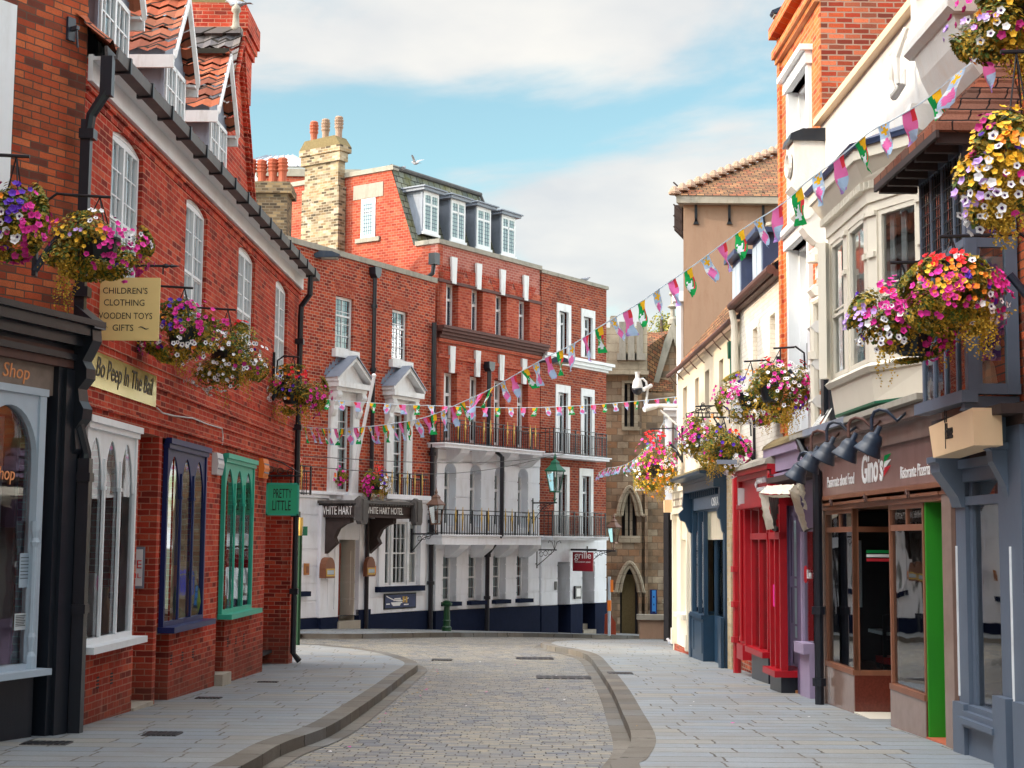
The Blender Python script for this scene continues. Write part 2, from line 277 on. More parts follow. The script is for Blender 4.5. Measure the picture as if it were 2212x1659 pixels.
# ---------------------------------------------------------------- mesh building
class MB:
    def __init__(s): s.v = []; s.f = []; s.mi = []; s.cur = 0; s.starts = []
    def quad(s, *p):
        s.starts.append((len(s.v), len(s.f))); k = len(s.v); s.v += [tuple(q) for q in p]; s.f.append(tuple(range(k, k+len(p)))); s.mi.append(s.cur)
    def mesh(s, vs, fs):
        s.starts.append((len(s.v), len(s.f))); k = len(s.v); s.v += [tuple(q) for q in vs]; s.f += [tuple(i+k for i in f) for f in fs]; s.mi += [s.cur]*len(fs)
    def box(s, x0, x1, y0, y1, z0, z1):
        s.mesh([(x0, y0, z0), (x1, y0, z0), (x1, y1, z0), (x0, y1, z0), (x0, y0, z1), (x1, y0, z1), (x1, y1, z1), (x0, y1, z1)],
               [(0, 3, 2, 1), (4, 5, 6, 7), (0, 1, 5, 4), (1, 2, 6, 5), (2, 3, 7, 6), (3, 0, 4, 7)])
    def prism(s, poly, a, b, axis='y'):
        # polygon in the two other axes, extruded from a to b
        n = len(poly)
        if axis == 'y': A = [(p[0], a, p[1]) for p in poly]; B = [(p[0], b, p[1]) for p in poly]
        elif axis == 'x': A = [(a, p[0], p[1]) for p in poly]; B = [(b, p[0], p[1]) for p in poly]
        else: A = [(p[0], p[1], a) for p in poly]; B = [(p[0], p[1], b) for p in poly]
        s.mesh(A+B, [tuple(range(n)), tuple(range(2*n-1, n-1, -1))]+[(i, (i+1) % n, n+(i+1) % n, n+i) for i in range(n)])
    def tube(s, pts, r, k=6, cap=True):
        pts = [Vector(p) for p in pts]; n = len(pts); vs = []; prev = None
        for i, p in enumerate(pts):
            t = (pts[min(i+1, n-1)]-pts[max(i-1, 0)]).normalized()
            a = prev if prev is not None else (Vector((0, 0, 1)) if abs(t.z) < .9 else Vector((1, 0, 0)))
            a = (a-t*a.dot(t)).normalized(); b = t.cross(a); prev = a
            rr = r[i] if isinstance(r, (list, tuple)) else r
            vs += [p+a*rr*math.cos(2*math.pi*j/k)+b*rr*math.sin(2*math.pi*j/k) for j in range(k)]
        fs = [(i*k+j, i*k+(j+1) % k, (i+1)*k+(j+1) % k, (i+1)*k+j) for i in range(n-1) for j in range(k)]
        if cap: fs += [tuple(range(k-1, -1, -1)), tuple(range((n-1)*k, n*k))]
        s.mesh(vs, fs)
    def lathe(s, c, prof, k=12, axis='z', a0=0):
        vs = []
        for (r, h) in prof:
            for j in range(k):
                t = 2*math.pi*j/k+a0
                if axis == 'z': vs.append((c[0]+r*math.cos(t), c[1]+r*math.sin(t), c[2]+h))
                elif axis == 'y': vs.append((c[0]+r*math.cos(t), c[1]+h, c[2]+r*math.sin(t)))
                else: vs.append((c[0]+h, c[1]+r*math.cos(t), c[2]+r*math.sin(t)))
        n = len(prof); s.mesh(vs, [(i*k+j, i*k+(j+1) % k, (i+1)*k+(j+1) % k, (i+1)*k+j) for i in range(n-1) for j in range(k)]+[tuple(range(k-1, -1, -1)), tuple(range((n-1)*k, n*k))])
    def sweepx(s, prof, x0, x1): s.prism(prof, x0, x1, 'x')     # prof: (y, z) profile along the facade
    def build(s, name, mats, parent=None, smooth=False, off=None):
        me = bpy.data.meshes.new(name); me.from_pydata(s.v, [], s.f)
        if isinstance(mats, str): mats = [mats]
        for m_ in mats: me.materials.append(MATS[m_])
        if len(mats) > 1: me.polygons.foreach_set('material_index', s.mi)
        if smooth: me.polygons.foreach_set('use_smooth', [True]*len(me.polygons))
        me.update(); o = bpy.data.objects.new(name, me); COL.objects.link(o)
        if parent is not None:
            o.parent = parent
            if parent.get('_o') is not None: o.location = tuple(parent['_o'])
        return o
def _each(s, name, mats, parent=None, per=1, **k):
    # every piece (a run of `per` boxes or prisms) becomes a part of its own
    st = s.starts; n = len(st)
    for i in range(0, n, per):
        a = st[i]; b = st[i+per] if i+per < n else (len(s.v), len(s.f)); m = MB(); m.v = s.v[a[0]:b[0]]; m.f = [tuple(q-a[0] for q in f) for f in s.f[a[1]:b[1]]]; m.mi = s.mi[a[1]:b[1]]; m.build(name, mats, parent, **k)
MB.build_each = _each
def tag(o, label=None, cat=None, group=None, kind=None):
    if label: o['label'] = label
    if cat: o['category'] = cat
    if group: o['group'] = group
    if kind: o['kind'] = kind
    return o
def struct(o): o['kind'] = 'structure'; return o
def empty(name, loc, rz, label, cat, group=None):
    o = bpy.data.objects.new(name, None); COL.objects.link(o); o.location = loc; o.rotation_euler = (0, 0, rz); o.empty_display_size = .3
    return tag(o, label, cat, group)
class Fac:
    """a wall plane: local x runs left to right along the wall, y into the wall, z up"""
    def __init__(s, p0, d):
        l = math.hypot(*d); s.o = Vector((p0[0], p0[1], 0)); s.u = Vector((d[0]/l, d[1]/l, 0)); s.w = Vector((-s.u.y, s.u.x, 0)); s.rz = math.atan2(s.u.y, s.u.x)
    def hit(s, p, n=0):
        d = ray(p); o = s.o-s.w*n; c = Vector((0, 0, CAMZ)); t = (o-c).dot(s.w)/d.dot(s.w); q = c+d*t-s.o
        return (q.dot(s.u), c.z+d.z*t)
    def q(s, tl, bl, r, n=0):
        a, z1 = s.hit(tl, n); b, z0 = s.hit(bl, n); c, _ = s.hit(r, n); return ((a+b)/2, c, z0, z1)
    def w3(s, x, y, z): v = s.o+s.u*x+s.w*y; return Vector((v.x, v.y, z))
    def gz(s, x, y=0): v = s.w3(x, y, 0); return g(v.x, v.y)
    def thing(s, name, x, y, z, label, cat, group=None):
        """an Empty standing at the facade-local point; children keep facade-local mesh coordinates"""
        o = empty(name, s.w3(x, y, z), s.rz, label, cat, group); o['_o'] = (-x, -y, -z); return o
def child_of(part):        # sub-parts keep the frame of their part
    part['_o'] = (0, 0, 0); return part
# wall with openings: (a, b, c, d[, rise]) -> real holes with reveals
def wall(m, u0, u1, z0, z1, ops=(), y=0., depth=.2, ends=True):
    ops = [o for o in ops if o[1] > u0+1e-4 and o[0] < u1-1e-4 and o[3] > z0+1e-4 and o[2] < z1-1e-4]
    ops = [(max(o[0], u0), min(o[1], u1), max(o[2], z0), min(o[3], z1))+tuple(o[4:]) for o in ops]
    xs = sorted(set([u0, u1]+[o[0] for o in ops]+[o[1] for o in ops]))
    for a, b in zip(xs, xs[1:]):
        if b-a < 1e-5: continue
        cut = sorted([(o[2], o[3]) for o in ops if o[0] < (a+b)/2 < o[1]]); z = z0
        for c, d in cut+[(z1, z1)]:
            if c-z > 1e-5: m.quad((a, y, z), (b, y, z), (b, y, c), (a, y, c))
            z = max(z, d)
    for o in ops:
        a, b, c, d = o[:4]; Y = y+depth
        if a > u0+1e-4: m.quad((a, Y, c), (a, y, c), (a, y, d), (a, Y, d))
        if b < u1-1e-4: m.quad((b, y, c), (b, Y, c), (b, Y, d), (b, y, d))
        if c > z0+1e-4: m.quad((a, y, c), (a, Y, c), (b, Y, c), (b, y, c))
        if d < z1-1e-4 and len(o) < 5: m.quad((a, Y, d), (a, y, d), (b, y, d), (b, Y, d))
        if len(o) > 4 and o[4] > 0:
            P = archpts(a, b, d-o[4], o[4]); k = len(P)-1
            for (p, q) in zip(P, P[1:]):
                m.quad((p[0], y, p[1]), (q[0], y, q[1]), (q[0], y, d), (p[0], y, d)); m.quad((p[0], y, p[1]), (p[0], Y, p[1]), (q[0], Y, q[1]), (q[0], y, q[1]))
    if ends:
        m.quad((u0, y+depth, z0), (u0, y, z0), (u0, y, z1), (u0, y+depth, z1)); m.quad((u1, y, z0), (u1, y+depth, z0), (u1, y+depth, z1), (u1, y, z1))
        m.quad((u0, y, z1), (u1, y, z1), (u1, y+depth, z1), (u0, y+depth, z1)); m.quad((u0, y, z0), (u0, y+depth, z0), (u1, y+depth, z0), (u1, y, z0))
def archpts(a, b, spring, rise, k=10, lancet=False):
    w = (b-a)/2; c = (a+b)/2; P = []
    for i in range(k+1):
        t = i/k
        if lancet:
            x = -1+2*t; h = (1-abs(x)**1.7)**.75 if abs(x) < 1 else 0
            P.append((c+x*w, spring+rise*h))
        else:
            if rise >= w*.95: an = math.pi*(1-t); P.append((c+w*math.cos(an), spring+rise*math.sin(an)))
            else:
                R = (w*w+rise*rise)/(2*rise); an0 = math.asin(min(1, w/R)); an = -an0+2*an0*t; P.append((c+R*math.sin(an), spring+rise-R*(1-math.cos(an))))
    return P
def window(root, u0, u1, z0, z1, y, cols=2, rows=4, fw=.05, bar=.018, mat='white_paint', gl='window_glass', rise=0, mid=.5, curtain=None, sill=None, sillm=None, leads=None, trans=None, pair=False, name='window', cside=(0., 1.), ctop=1., label=None):
    """frame with glazing bars (part); pane, sill and curtain are its sub-parts"""
    m = MB(); d = .06; zt = z1-rise
    m.box(u0, u0+fw, y, y+d, z0, zt); m.box(u1-fw, u1, y, y+d, z0, zt); m.box(u0+fw, u1-fw, y, y+d, z0, z0+fw*1.2)
    if rise:
        P = archpts(u0, u1, zt, rise); Q = archpts(u0+fw, u1-fw, zt, max(rise-fw, .01)) if rise < (u1-u0)*.4 else archpts(u0+fw, u1-fw, zt, rise-fw)
        for i in range(len(P)-1):
            m.mesh([(P[i][0], y, P[i][1]), (P[i+1][0], y, P[i+1][1]), (Q[i+1][0], y, Q[i+1][1]), (Q[i][0], y, Q[i][1])]+[(P[i][0], y+d, P[i][1]), (P[i+1][0], y+d, P[i+1][1]), (Q[i+1][0], y+d, Q[i+1][1]), (Q[i][0], y+d, Q[i][1])],
                   [(0, 3, 2, 1), (4, 5, 6, 7), (3, 7, 6, 2), (0, 1, 5, 4)])
        if rise < (u1-u0)*.4:
            m.box(u0+fw, u1-fw, y+.003, y+d, zt-fw*.6, zt)
            for p, q in zip(P, P[1:]): m.quad((p[0], y+.01, zt-.001), (q[0], y+.01, zt-.001), (q[0], y+.01, q[1]), (p[0], y+.01, p[1]))
    else: m.box(u0+fw, u1-fw, y, y+d, z1-fw, z1)
    a, b, c, e = u0+fw, u1-fw, z0+fw*1.2, (zt-fw*.6 if 0 < rise < (u1-u0)*.4 else z1-fw)
    if trans: zt_ = c+(e-c)*trans; m.box(a, b, y-.006, y+d, zt_-fw*.5, zt_+fw*.5)
    if mid: zm = c+(e-c)*mid; m.box(a, b, y-.004, y+d-.01, zm-fw*.35, zm+fw*.35)
    if pair: m.box((a+b)/2-fw*.6, (a+b)/2+fw*.6, y-.008, y+d, c, e)
    for i in range(1, cols):
        x = a+(b-a)*i/cols
        if pair and abs(x-(a+b)/2) < 1e-4: continue
        m.box(x-bar/2, x+bar/2, y+.012, y+d-.015, c, e)
    for i in range(1, rows):
        z = c+(e-c)*i/rows
        if mid and abs(z-(c+(e-c)*mid)) < fw*.4: continue
        m.box(a, b, y+.014, y+d-.017, z-bar/2, z+bar/2)
    f = child_of(m.build(name, mat, root)); f.location = tuple(root['_o'])
    if label: f['label'] = label
    if leads:
        lm = MB(); nx, nz = leads
        for i in range(1, nx): x = a+(b-a)*i/nx; lm.box(x-.004, x+.004, y+.02, y+.028, c, e)
        for i in range(1, nz): z = c+(e-c)*i/nz; lm.box(a, b, y+.021, y+.027, z-.004, z+.004)
        lm.build('glazing_lead', 'lead_dark', f)
    g_ = MB(); yy = y+.034
    if rise >= (u1-u0)*.4:
        P = archpts(a, b, zt, rise-fw); g_.mesh([(a, yy, c), (b, yy, c)]+[(p[0], yy, p[1]) for p in reversed(P)], [tuple(range(len(P)+2))])
    else: g_.quad((a, yy, c), (b, yy, c), (b, yy, e), (a, yy, e))
    g_.build('pane', gl, f)
    if sill: s_ = MB(); s_.box(u0-sill[0], u1+sill[0], y-sill[1], y+.02, z0-sill[2], z0); s_.build('sill', sillm or mat, f)
    if curtain:
        cm = MB(); n = 16; ca, cb = a+(b-a)*cside[0], a+(b-a)*cside[1]; ct = c+(e-c)*ctop; yb = y+.12
        for (p, q) in (((ca, cb),) if curtain[1] == 'full' else ((ca, ca+(cb-ca)*.3), (cb-(cb-ca)*.3, cb))):
            pts = [(p+(q-p)*i/n, yb+.02*math.sin(i*1.9+p)) for i in range(n+1)]
            for s0, s1 in zip(pts, pts[1:]): cm.quad((s0[0], s0[1], c), (s1[0], s1[1], c), (s1[0], s1[1], ct), (s0[0], s0[1], ct))
        cm.build('curtain', curtain[0], f, smooth=True)
    return f
def text(root, s, u0, u1, z0, z1, y, mat, shear=0, name='lettering', ex=.004, mirror=False, rot=None, off=0):
    cu = bpy.data.curves.new('lettering', 'FONT'); cu.body = s; cu.extrude = ex; cu.shear = shear; cu.offset = off; cu.resolution_u = 3
    o = bpy.data.objects.new('tmp', cu); COL.objects.link(o); bpy.context.view_layer.update()
    me = bpy.data.meshes.new_from_object(o.evaluated_get(bpy.context.evaluated_depsgraph_get())); bpy.data.objects.remove(o); bpy.data.curves.remove(cu)
    xs = [v.co.x for v in me.vertices]; ys = [v.co.y for v in me.vertices]; zs = [v.co.z for v in me.vertices]
    ax, bx, ay, by = min(xs), max(xs), min(ys), max(ys)
    for v in me.vertices:
        fx = (v.co.x-ax)/(bx-ax); fz = (v.co.y-ay)/(by-ay)
        if mirror: fx = 1-fx
        v.co = (u0+(u1-u0)*fx, y-v.co.z, z0+(z1-z0)*fz)
    me.materials.clear(); me.materials.append(MATS[mat]); o = bpy.data.objects.new(name, me); COL.objects.link(o); o.parent = root
    if root.get('_o') is not None: o.location = tuple(root['_o'])
    return o
# ================================================================= ground, road, pavements
def sheet(name, mat, xs, ys, lift):
    m = MB(); nx, ny = len(xs), len(ys)
    vs = [(x, y, g(x, y)+lift) for y in ys for x in xs]
    m.mesh(vs, [(j*nx+i, j*nx+i+1, (j+1)*nx+i+1, (j+1)*nx+i) for j in range(ny-1) for i in range(nx-1)])
    return struct(m.build(name, mat, smooth=True))
paint('far_ground', (.12, .13, .08), .9, .3, bump=0)
struct((lambda m: (m.quad((-900, -300, -9), (900, -300, -9), (900, 1500, -9), (-900, 1500, -9)), m.build('ground', 'far_ground'))[1])(MB()))
fr = lambda a, b, n: [a+(b-a)*i/n for i in range(n+1)]
sheet('road', 'road_setts', fr(-30, 30, 60), fr(-6, 75, 81), -.115)
def interp(P, y):
    for a, b in zip(P, P[1:]):
        if a[1] <= y <= b[1]: return a[0]+(b[0]-a[0])*(y-a[1])/(b[1]-a[1])
    return P[0][0] if y < P[0][1] else P[-1][0]
def smoothline(P, n=6):
    out = []
    for i in range(len(P)-1):
        p0, p1, p2, p3 = P[max(i-1, 0)], P[i], P[i+1], P[min(i+2, len(P)-1)]
        for k in range(n):
            t = k/n; out.append(tuple(.5*((2*b)+(-a+c)*t+(2*a-5*b+4*c-d)*t*t+(-a+3*b-3*c+d)*t**3) for a, b, c, d in zip(p0, p1, p2, p3)))
    return out+[tuple(P[-1])]
LK = [gp(p) for p in [(522, 1655), (610, 1606), (706, 1571), (768, 1534), (838, 1485), (876, 1455), (901, 1437), (893, 1427), (850, 1413), (790, 1402), (720, 1395), (632, 1390)]]
RK = [gp(p) for p in [(1321, 1659), (1340, 1636), (1364, 1592), (1342, 1533), (1320, 1485), (1290, 1440), (1268, 1415), (1227, 1402), (1190, 1396), (1168, 1389)]]
LKx = [(-3.1, -6), (-2.75, 4), (-2.45, 9)]+[(p.x, p.y) for p in LK]+[(-12, LK[-1].y+.6)]
RKx = [(1.0, -6), (.95, 4), (.86, 9)]+[(p.x, p.y) for p in RK]
LKs, RKs = smoothline(LKx), smoothline(RKx)
bk = [gp(p) for p in [(1180, 1384), (1250, 1381), (1391, 1380), (1462, 1381)]]
RKs += [(p.x, p.y) for p in bk]+[(9, bk[-1].y+.3)]
def kerb(name, P, wside, label):
    # P runs along the road edge; wside = +1/-1: side on which the stone lies
    m = MB(); W_ = .24; Q = []
    for i, p in enumerate(P):
        a, b = P[max(i-1, 0)], P[min(i+1, len(P)-1)]; tx, ty = b[0]-a[0], b[1]-a[1]; l = math.hypot(tx, ty) or 1
        Q.append((p[0]+ty/l*W_*wside, p[1]-tx/l*W_*wside))
    n = len(P)
    for i in range(n-1):
        A, B, C, D = P[i], P[i+1], Q[i+1], Q[i]; z = lambda p, h: (p[0], p[1], g(*p)+h)
        m.quad(z(A, .004), z(B, .004), z(C, .004), z(D, .004)); m.quad(z(A, -.18), z(B, -.18), z(B, .004), z(A, .004))
        E_ = (A[0]-(D[0]-A[0])*.75, A[1]-(D[1]-A[1])*.75); F_ = (B[0]-(C[0]-B[0])*.75, B[1]-(C[1]-B[1])*.75)
        m.quad(z(E_, -.108), z(F_, -.108), z(B, -.108), z(A, -.108))
    return struct(m.build(name, 'kerb_stone'))
kerb('kerb', LKs, -1, ''); kerb('kerb', RKs, 1, '')
def pave(name, P, xfar):
    m = MB()
    for a, b in zip(P, P[1:]):
        n = 6; z = lambda x, y: (x, y, g(x, y))
        for i in range(n):
            f0, f1 = i/n, (i+1)/n
            p = (a[0]+(xfar-a[0])*f0, a[1]); q = (b[0]+(xfar-b[0])*f0, b[1]); r = (b[0]+(xfar-b[0])*f1, b[1]); s = (a[0]+(xfar-a[0])*f1, a[1])
            m.quad(z(*p), z(*q), z(*r), z(*s))
    return struct(m.build(name, 'pavement_slabs'))
pave('pavement', LKs, -14); pave('pavement', RKs, 11)
# far pavement along the hotels
FK = [gp(p) for p in [(600, 1368), (632, 1369), (760, 1370), (870, 1368.5), (992, 1367), (1094, 1367.5), (1190, 1369), (1322, 1372.5), (1400, 1375)]]
FKs = smoothline([(-12, FK[0].y-3.2)]+[(p.x, p.y) for p in FK]+[(9, FK[-1].y+1)], 4)
def farpave():
    m = MB(); z = lambda x, y: (x, y, g(x, y)+.012)
    for a, b in zip(FKs, FKs[1:]):
        for i in range(5):
            m.quad(z(a[0], a[1]+3*i), z(b[0], b[1]+3*i), z(b[0], b[1]+3*i+3), z(a[0], a[1]+3*i+3))
    struct(m.build('pavement', 'pavement_slabs'))
farpave(); kerb('kerb', FKs, -1, '')
def cover(name, p, w, l, mat, label, cat, round_=False):
    c = gp(p); o = empty(name, (c.x, c.y, c.z), 0, label, cat); m = MB(); h = .008 if c.x > -2.6 or True else 0
    base = -.108 if name == 'manhole_cover' and interp(LKx, c.y) < c.x < interp(RKx, c.y) else .004
    m.box(-w/2, w/2, -l/2, l/2, base-.02, base+.006)
    m.build('frame', 'gutter_grey', o); k = MB(); n = 7
    for i in range(n): k.box(-w/2+w*(i+.15)/n, -w/2+w*(i+.85)/n, -l/2+.02, l/2-.02, base+.006, base+.011)
    k.build('ribs', 'black_iron', o); return o
cover('drain_grate', c3(1240, 1262), .30, .16, '', 'small dark grate near the green window wall', 'drain cover')
cover('drain_grate', c3(965, 1337), .32, .2, '', 'black slotted grate in the slabs below the navy window', 'drain cover')
cover('drain_grate', c3(750, 1504), .34, .34, '', 'square inspection lid in the slabs in front of the white window', 'drain cover')
cover('drain_grate', c3(215, 1547), .42, .26, '', 'blue grey access lid in the slabs before the black shopfront', 'drain cover')
cover('manhole_cover', (1218, 1450), .95, .6, '', 'large dark manhole cover in the road setts', 'manhole cover')
cover('manhole_cover', (1155, 1411), .8, .6, '', 'dark manhole cover in the sunlit strip of road', 'manhole cover')
cover('manhole_cover', (1340, 1455), .42, .42, '', 'small gully grate beside the right kerb', 'manhole cover')
cover('manhole_cover', (955, 1414), .42, .4, '', 'gully grate near the tip of the left pavement', 'manhole cover')
# ================================================================= left brick building (three shop windows)
FL = Fac((-4.88+.03*16, 16, 0), (.03, 1))
U0 = FL.hit((133, 1560))[0]; U1 = FL.hit((631, 1440))[0]; ZE = CAMZ+5.02
LB = FL.thing('brick_shop_building', U0, 0, FL.gz(U0), 'long red brick building with dormers above three arched shop windows', 'building')
ux = lambda F, x, y: F.hit((x, y))[0]
# ground floor bays and alcoves (base line pixels)
A1 = (ux(FL, 283, 1528), ux(FL, 326, 1518)); A2 = (ux(FL, 333, 1515), ux(FL, 361, 1508)); A3 = (ux(FL, 463, 1482), ux(FL, 481, 1476)); A4 = (ux(FL, 566, 1452), ux(FL, 622, 1444))
zl = FL.hit((326, 938))[1]        # lintel under the brick band
zb = -1.2
up = [FL.q(c1(762, 880), c1(762, 880), c1(960, 1300)), FL.q(c1(1260, 1350), c1(1260, 1350), c1(1400, 1550)), FL.q(c2(1612, 300), c2(1612, 300), c2(1720, 550)), FL.q(c2(1859, 530), c2(1850, 1140), c2(1941, 700))]
UZ0 = up[3][2]; UZ1 = FL.hit(c2(1862, 545))[1]+.16
ops = [(u[0], u[1], UZ0, UZ1, .10) for u in up]
for a in (A1, A2, A3, A4): ops.append((a[0], a[1], zb, zl))
WS = FL.q(c3(372, 70), c3(372, 1110), c3(612, 500), .06); WN = FL.q(c3(778, 150), c3(770, 1010), c3(945, 500)); WG = FL.q(c3(1030, 205), c3(1030, 940), c3(1165, 500))
sh = {}
for k, w in (('w', (WS[0], WS[1])), ('n', (ux(FL, 355, 1150), ux(FL, 441, 1150))), ('g', (ux(FL, 481, 1150), ux(FL, 545, 1150)))): sh[k] = w
ZS0, ZS1 = CAMZ-1.10, zl-.06
for k, w in sh.items(): ops.append((w[0]+.02, w[1]-.02, ZS0, ZS1))
m = MB(); wall(m, U0, U1, zb, ZE-.08, ops, 0, .25)
for a in (A1, A2, A3, A4):
    dp = 1.1 if a is A1 or a is A4 else .55
    m.box(a[0]-.02, a[0], .25, dp, zb, zl+.3); m.box(a[1], a[1]+.02, .25, dp, zb, zl+.3); m.quad((a[0], dp, zb), (a[1], dp, zb), (a[1], dp, zl+.3), (a[0], dp, zl+.3))
    m.quad((a[0], .25, zl), (a[1], .25, zl), (a[1], dp, zl), (a[0], dp, zl))
m.box(U0, U0+.25, .26, 9, zb, ZE); m.box(U1-.25, U1, .26, 9, zb, ZE); m.box(U0+.25, U1-.25, 8.7, 9, zb, ZE)
m.build('wall', 'brick_left', LB)
# corbelled bands
m = MB()
zb1 = FL.hit(c2(700, 1245))[1]; zb2 = FL.hit(c2(640, 930))[1]
for z, h, n in ((zb1, .075, .03), (zb1-.23, .05, .045), (zb2, .075, .03), (zb2-.24, .06, .03), (ZE-.42, .05, .03), (ZE-.52, .05, .015)): m.box(U0-.003, U1+.02, -n, .002, z, z+h)
m.box(U0+.02, U1-.02, -.014, .001, zb1-.18, zb1); m.box(U0+.02, U1-.02, -.014, .001, zb2-.18, zb2)
m.build('brick_band', 'brick_left', LB)
m = MB(); m.box(U0+.1, U1-.3, .9 if False else 3.2, 3.25, zb, ZE-.1); m.box(U0+.3, U1-.3, .3, 3.2, zl+.35, zl+.4); m.box(U0+.3, U1-.3, .3, 3.2, FL.gz(U0)-.15, FL.gz(U0)-.1)
for a in (A1, A2, A3): pass
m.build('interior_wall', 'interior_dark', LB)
for i, u in enumerate(up):
    window(LB, u[0], u[1], UZ0, UZ1, .05, 6, 5, .055, .016, rise=.10, mid=.42, pair=True, sill=(.03, .08, .06), curtain=('curtain', 'full') if i < 4 else None)
# eaves: white fascia, gutter, downpipes
m = MB(); m.box(U0+.05, U1, -.05, .0, ZE-.32, ZE-.04); m.box(U0+.05, U1, -.22, -.05, ZE-.10, ZE-.06); m.build('fascia', 'white_paint', LB)
m = MB(); n = 26
m.prism([(-.36, ZE-.02), (-.35, ZE-.14), (-.22, ZE-.15), (-.21, ZE+.0), (-.24, ZE+.0), (-.25, ZE-.11), (-.33, ZE-.11), (-.34, ZE-.02)], U0-.1, U1+.05, 'x'); m.build('gutter', 'gutter_grey', LB)
m = MB()
for i in range(15): x = U0+.3+i*(U1-U0)/15; m.box(x, x+.05, -.375, -.19, ZE-.17, ZE+.0)
m.build_each('gutter_bracket', 'black_iron', LB)
m = MB(); x = FL.hit((179, 620), .1)[0]; m.box(x-.05, x+.05, -.33, -.21, ZE-.55, ZE-.14); m.tube([(x, -.27, ZE-.5), (x, -.12, ZE-.75), (x, -.10, ZE-.9)], .055, 8)
m.box(x-.045, x+.045, -.13, -.03, zb1-.5, ZE-.8); m.box(x-.07, x+.07, -.17, -.02, ZE-1.0, ZE-.9); m.box(x-.07, x+.07, -.17, -.02, CAMZ+2.4, CAMZ+2.5)
x2 = FL.hit((169, 1400), .16)[0]; m.tube([(x, -.10, zb1-.45), (x2, -.16, zb1-.75), (x2, -.16, zb1-.85)], .06, 8); m.box(x2-.06, x2+.06, -.22, -.10, FL.gz(x2)-.02, zb1-.8)
for z in (CAMZ+.55, CAMZ-.75): m.box(x2-.075, x2+.075, -.235, -.02, z, z+.09)
m.build('downpipe', 'black_paint', LB)
m = MB(); x = ux(FL, 634, 900); m.tube([(x-.1, -.28, ZE-.12), (x-.1, -.27, ZE-.5), (x, -.1, ZE-.7), (x, -.09, ZE-.9), (x, -.09, FL.gz(x)+.2), (x+.05, -.2, FL.gz(x)+.05)], .055, 8)
for z in (1, 2.6, 4.2, -.4): m.box(x-.075, x+.075, -.16, -.01, CAMZ+z-.6, CAMZ+z-.5)
m.build('downpipe', 'black_paint', LB)
# main roof of pantiles
def pantiles(m, u0, u1, y0, z0, y1, z1, step=.24, rows=10, amp=.035):
    nu = int((u1-u0)/step*6); P = []
    for r in range(rows):
        for e in (0, 1):
            t = (r+e)/rows; yy = y0+(y1-y0)*t; zz = z0+(z1-z0)*t+(.035 if e == 0 else 0)
            P.append([(u0+(u1-u0)*i/nu, yy, zz+amp*math.sin((u0+(u1-u0)*i/nu)/step*2*math.pi)) for i in range(nu+1)])
    for a in range(0, len(P)-1): m.mesh(P[a]+P[a+1], [(i, i+1, nu+2+i, nu+1+i) for i in range(nu)])
m = MB(); pantiles(m, U0-.15, U1+.05, -.27, ZE+.02, 2.9, ZE+2.9, rows=12); m.quad((U0, 2.9, ZE+2.85), (U1, 2.9, ZE+2.85), (U1, 9, ZE), (U0, 9, ZE))
m.mesh([(U1-.02, .1, ZE), (U1-.02, 9, ZE), (U1-.02, 2.9, ZE+2.8)], [(0, 1, 2)]); m.mesh([(U0+.02, .1, ZE), (U0+.02, 9, ZE), (U0+.02, 2.9, ZE+2.8)], [(0, 2, 1)])
m.build('roof', 'pantile', LB, smooth=False)
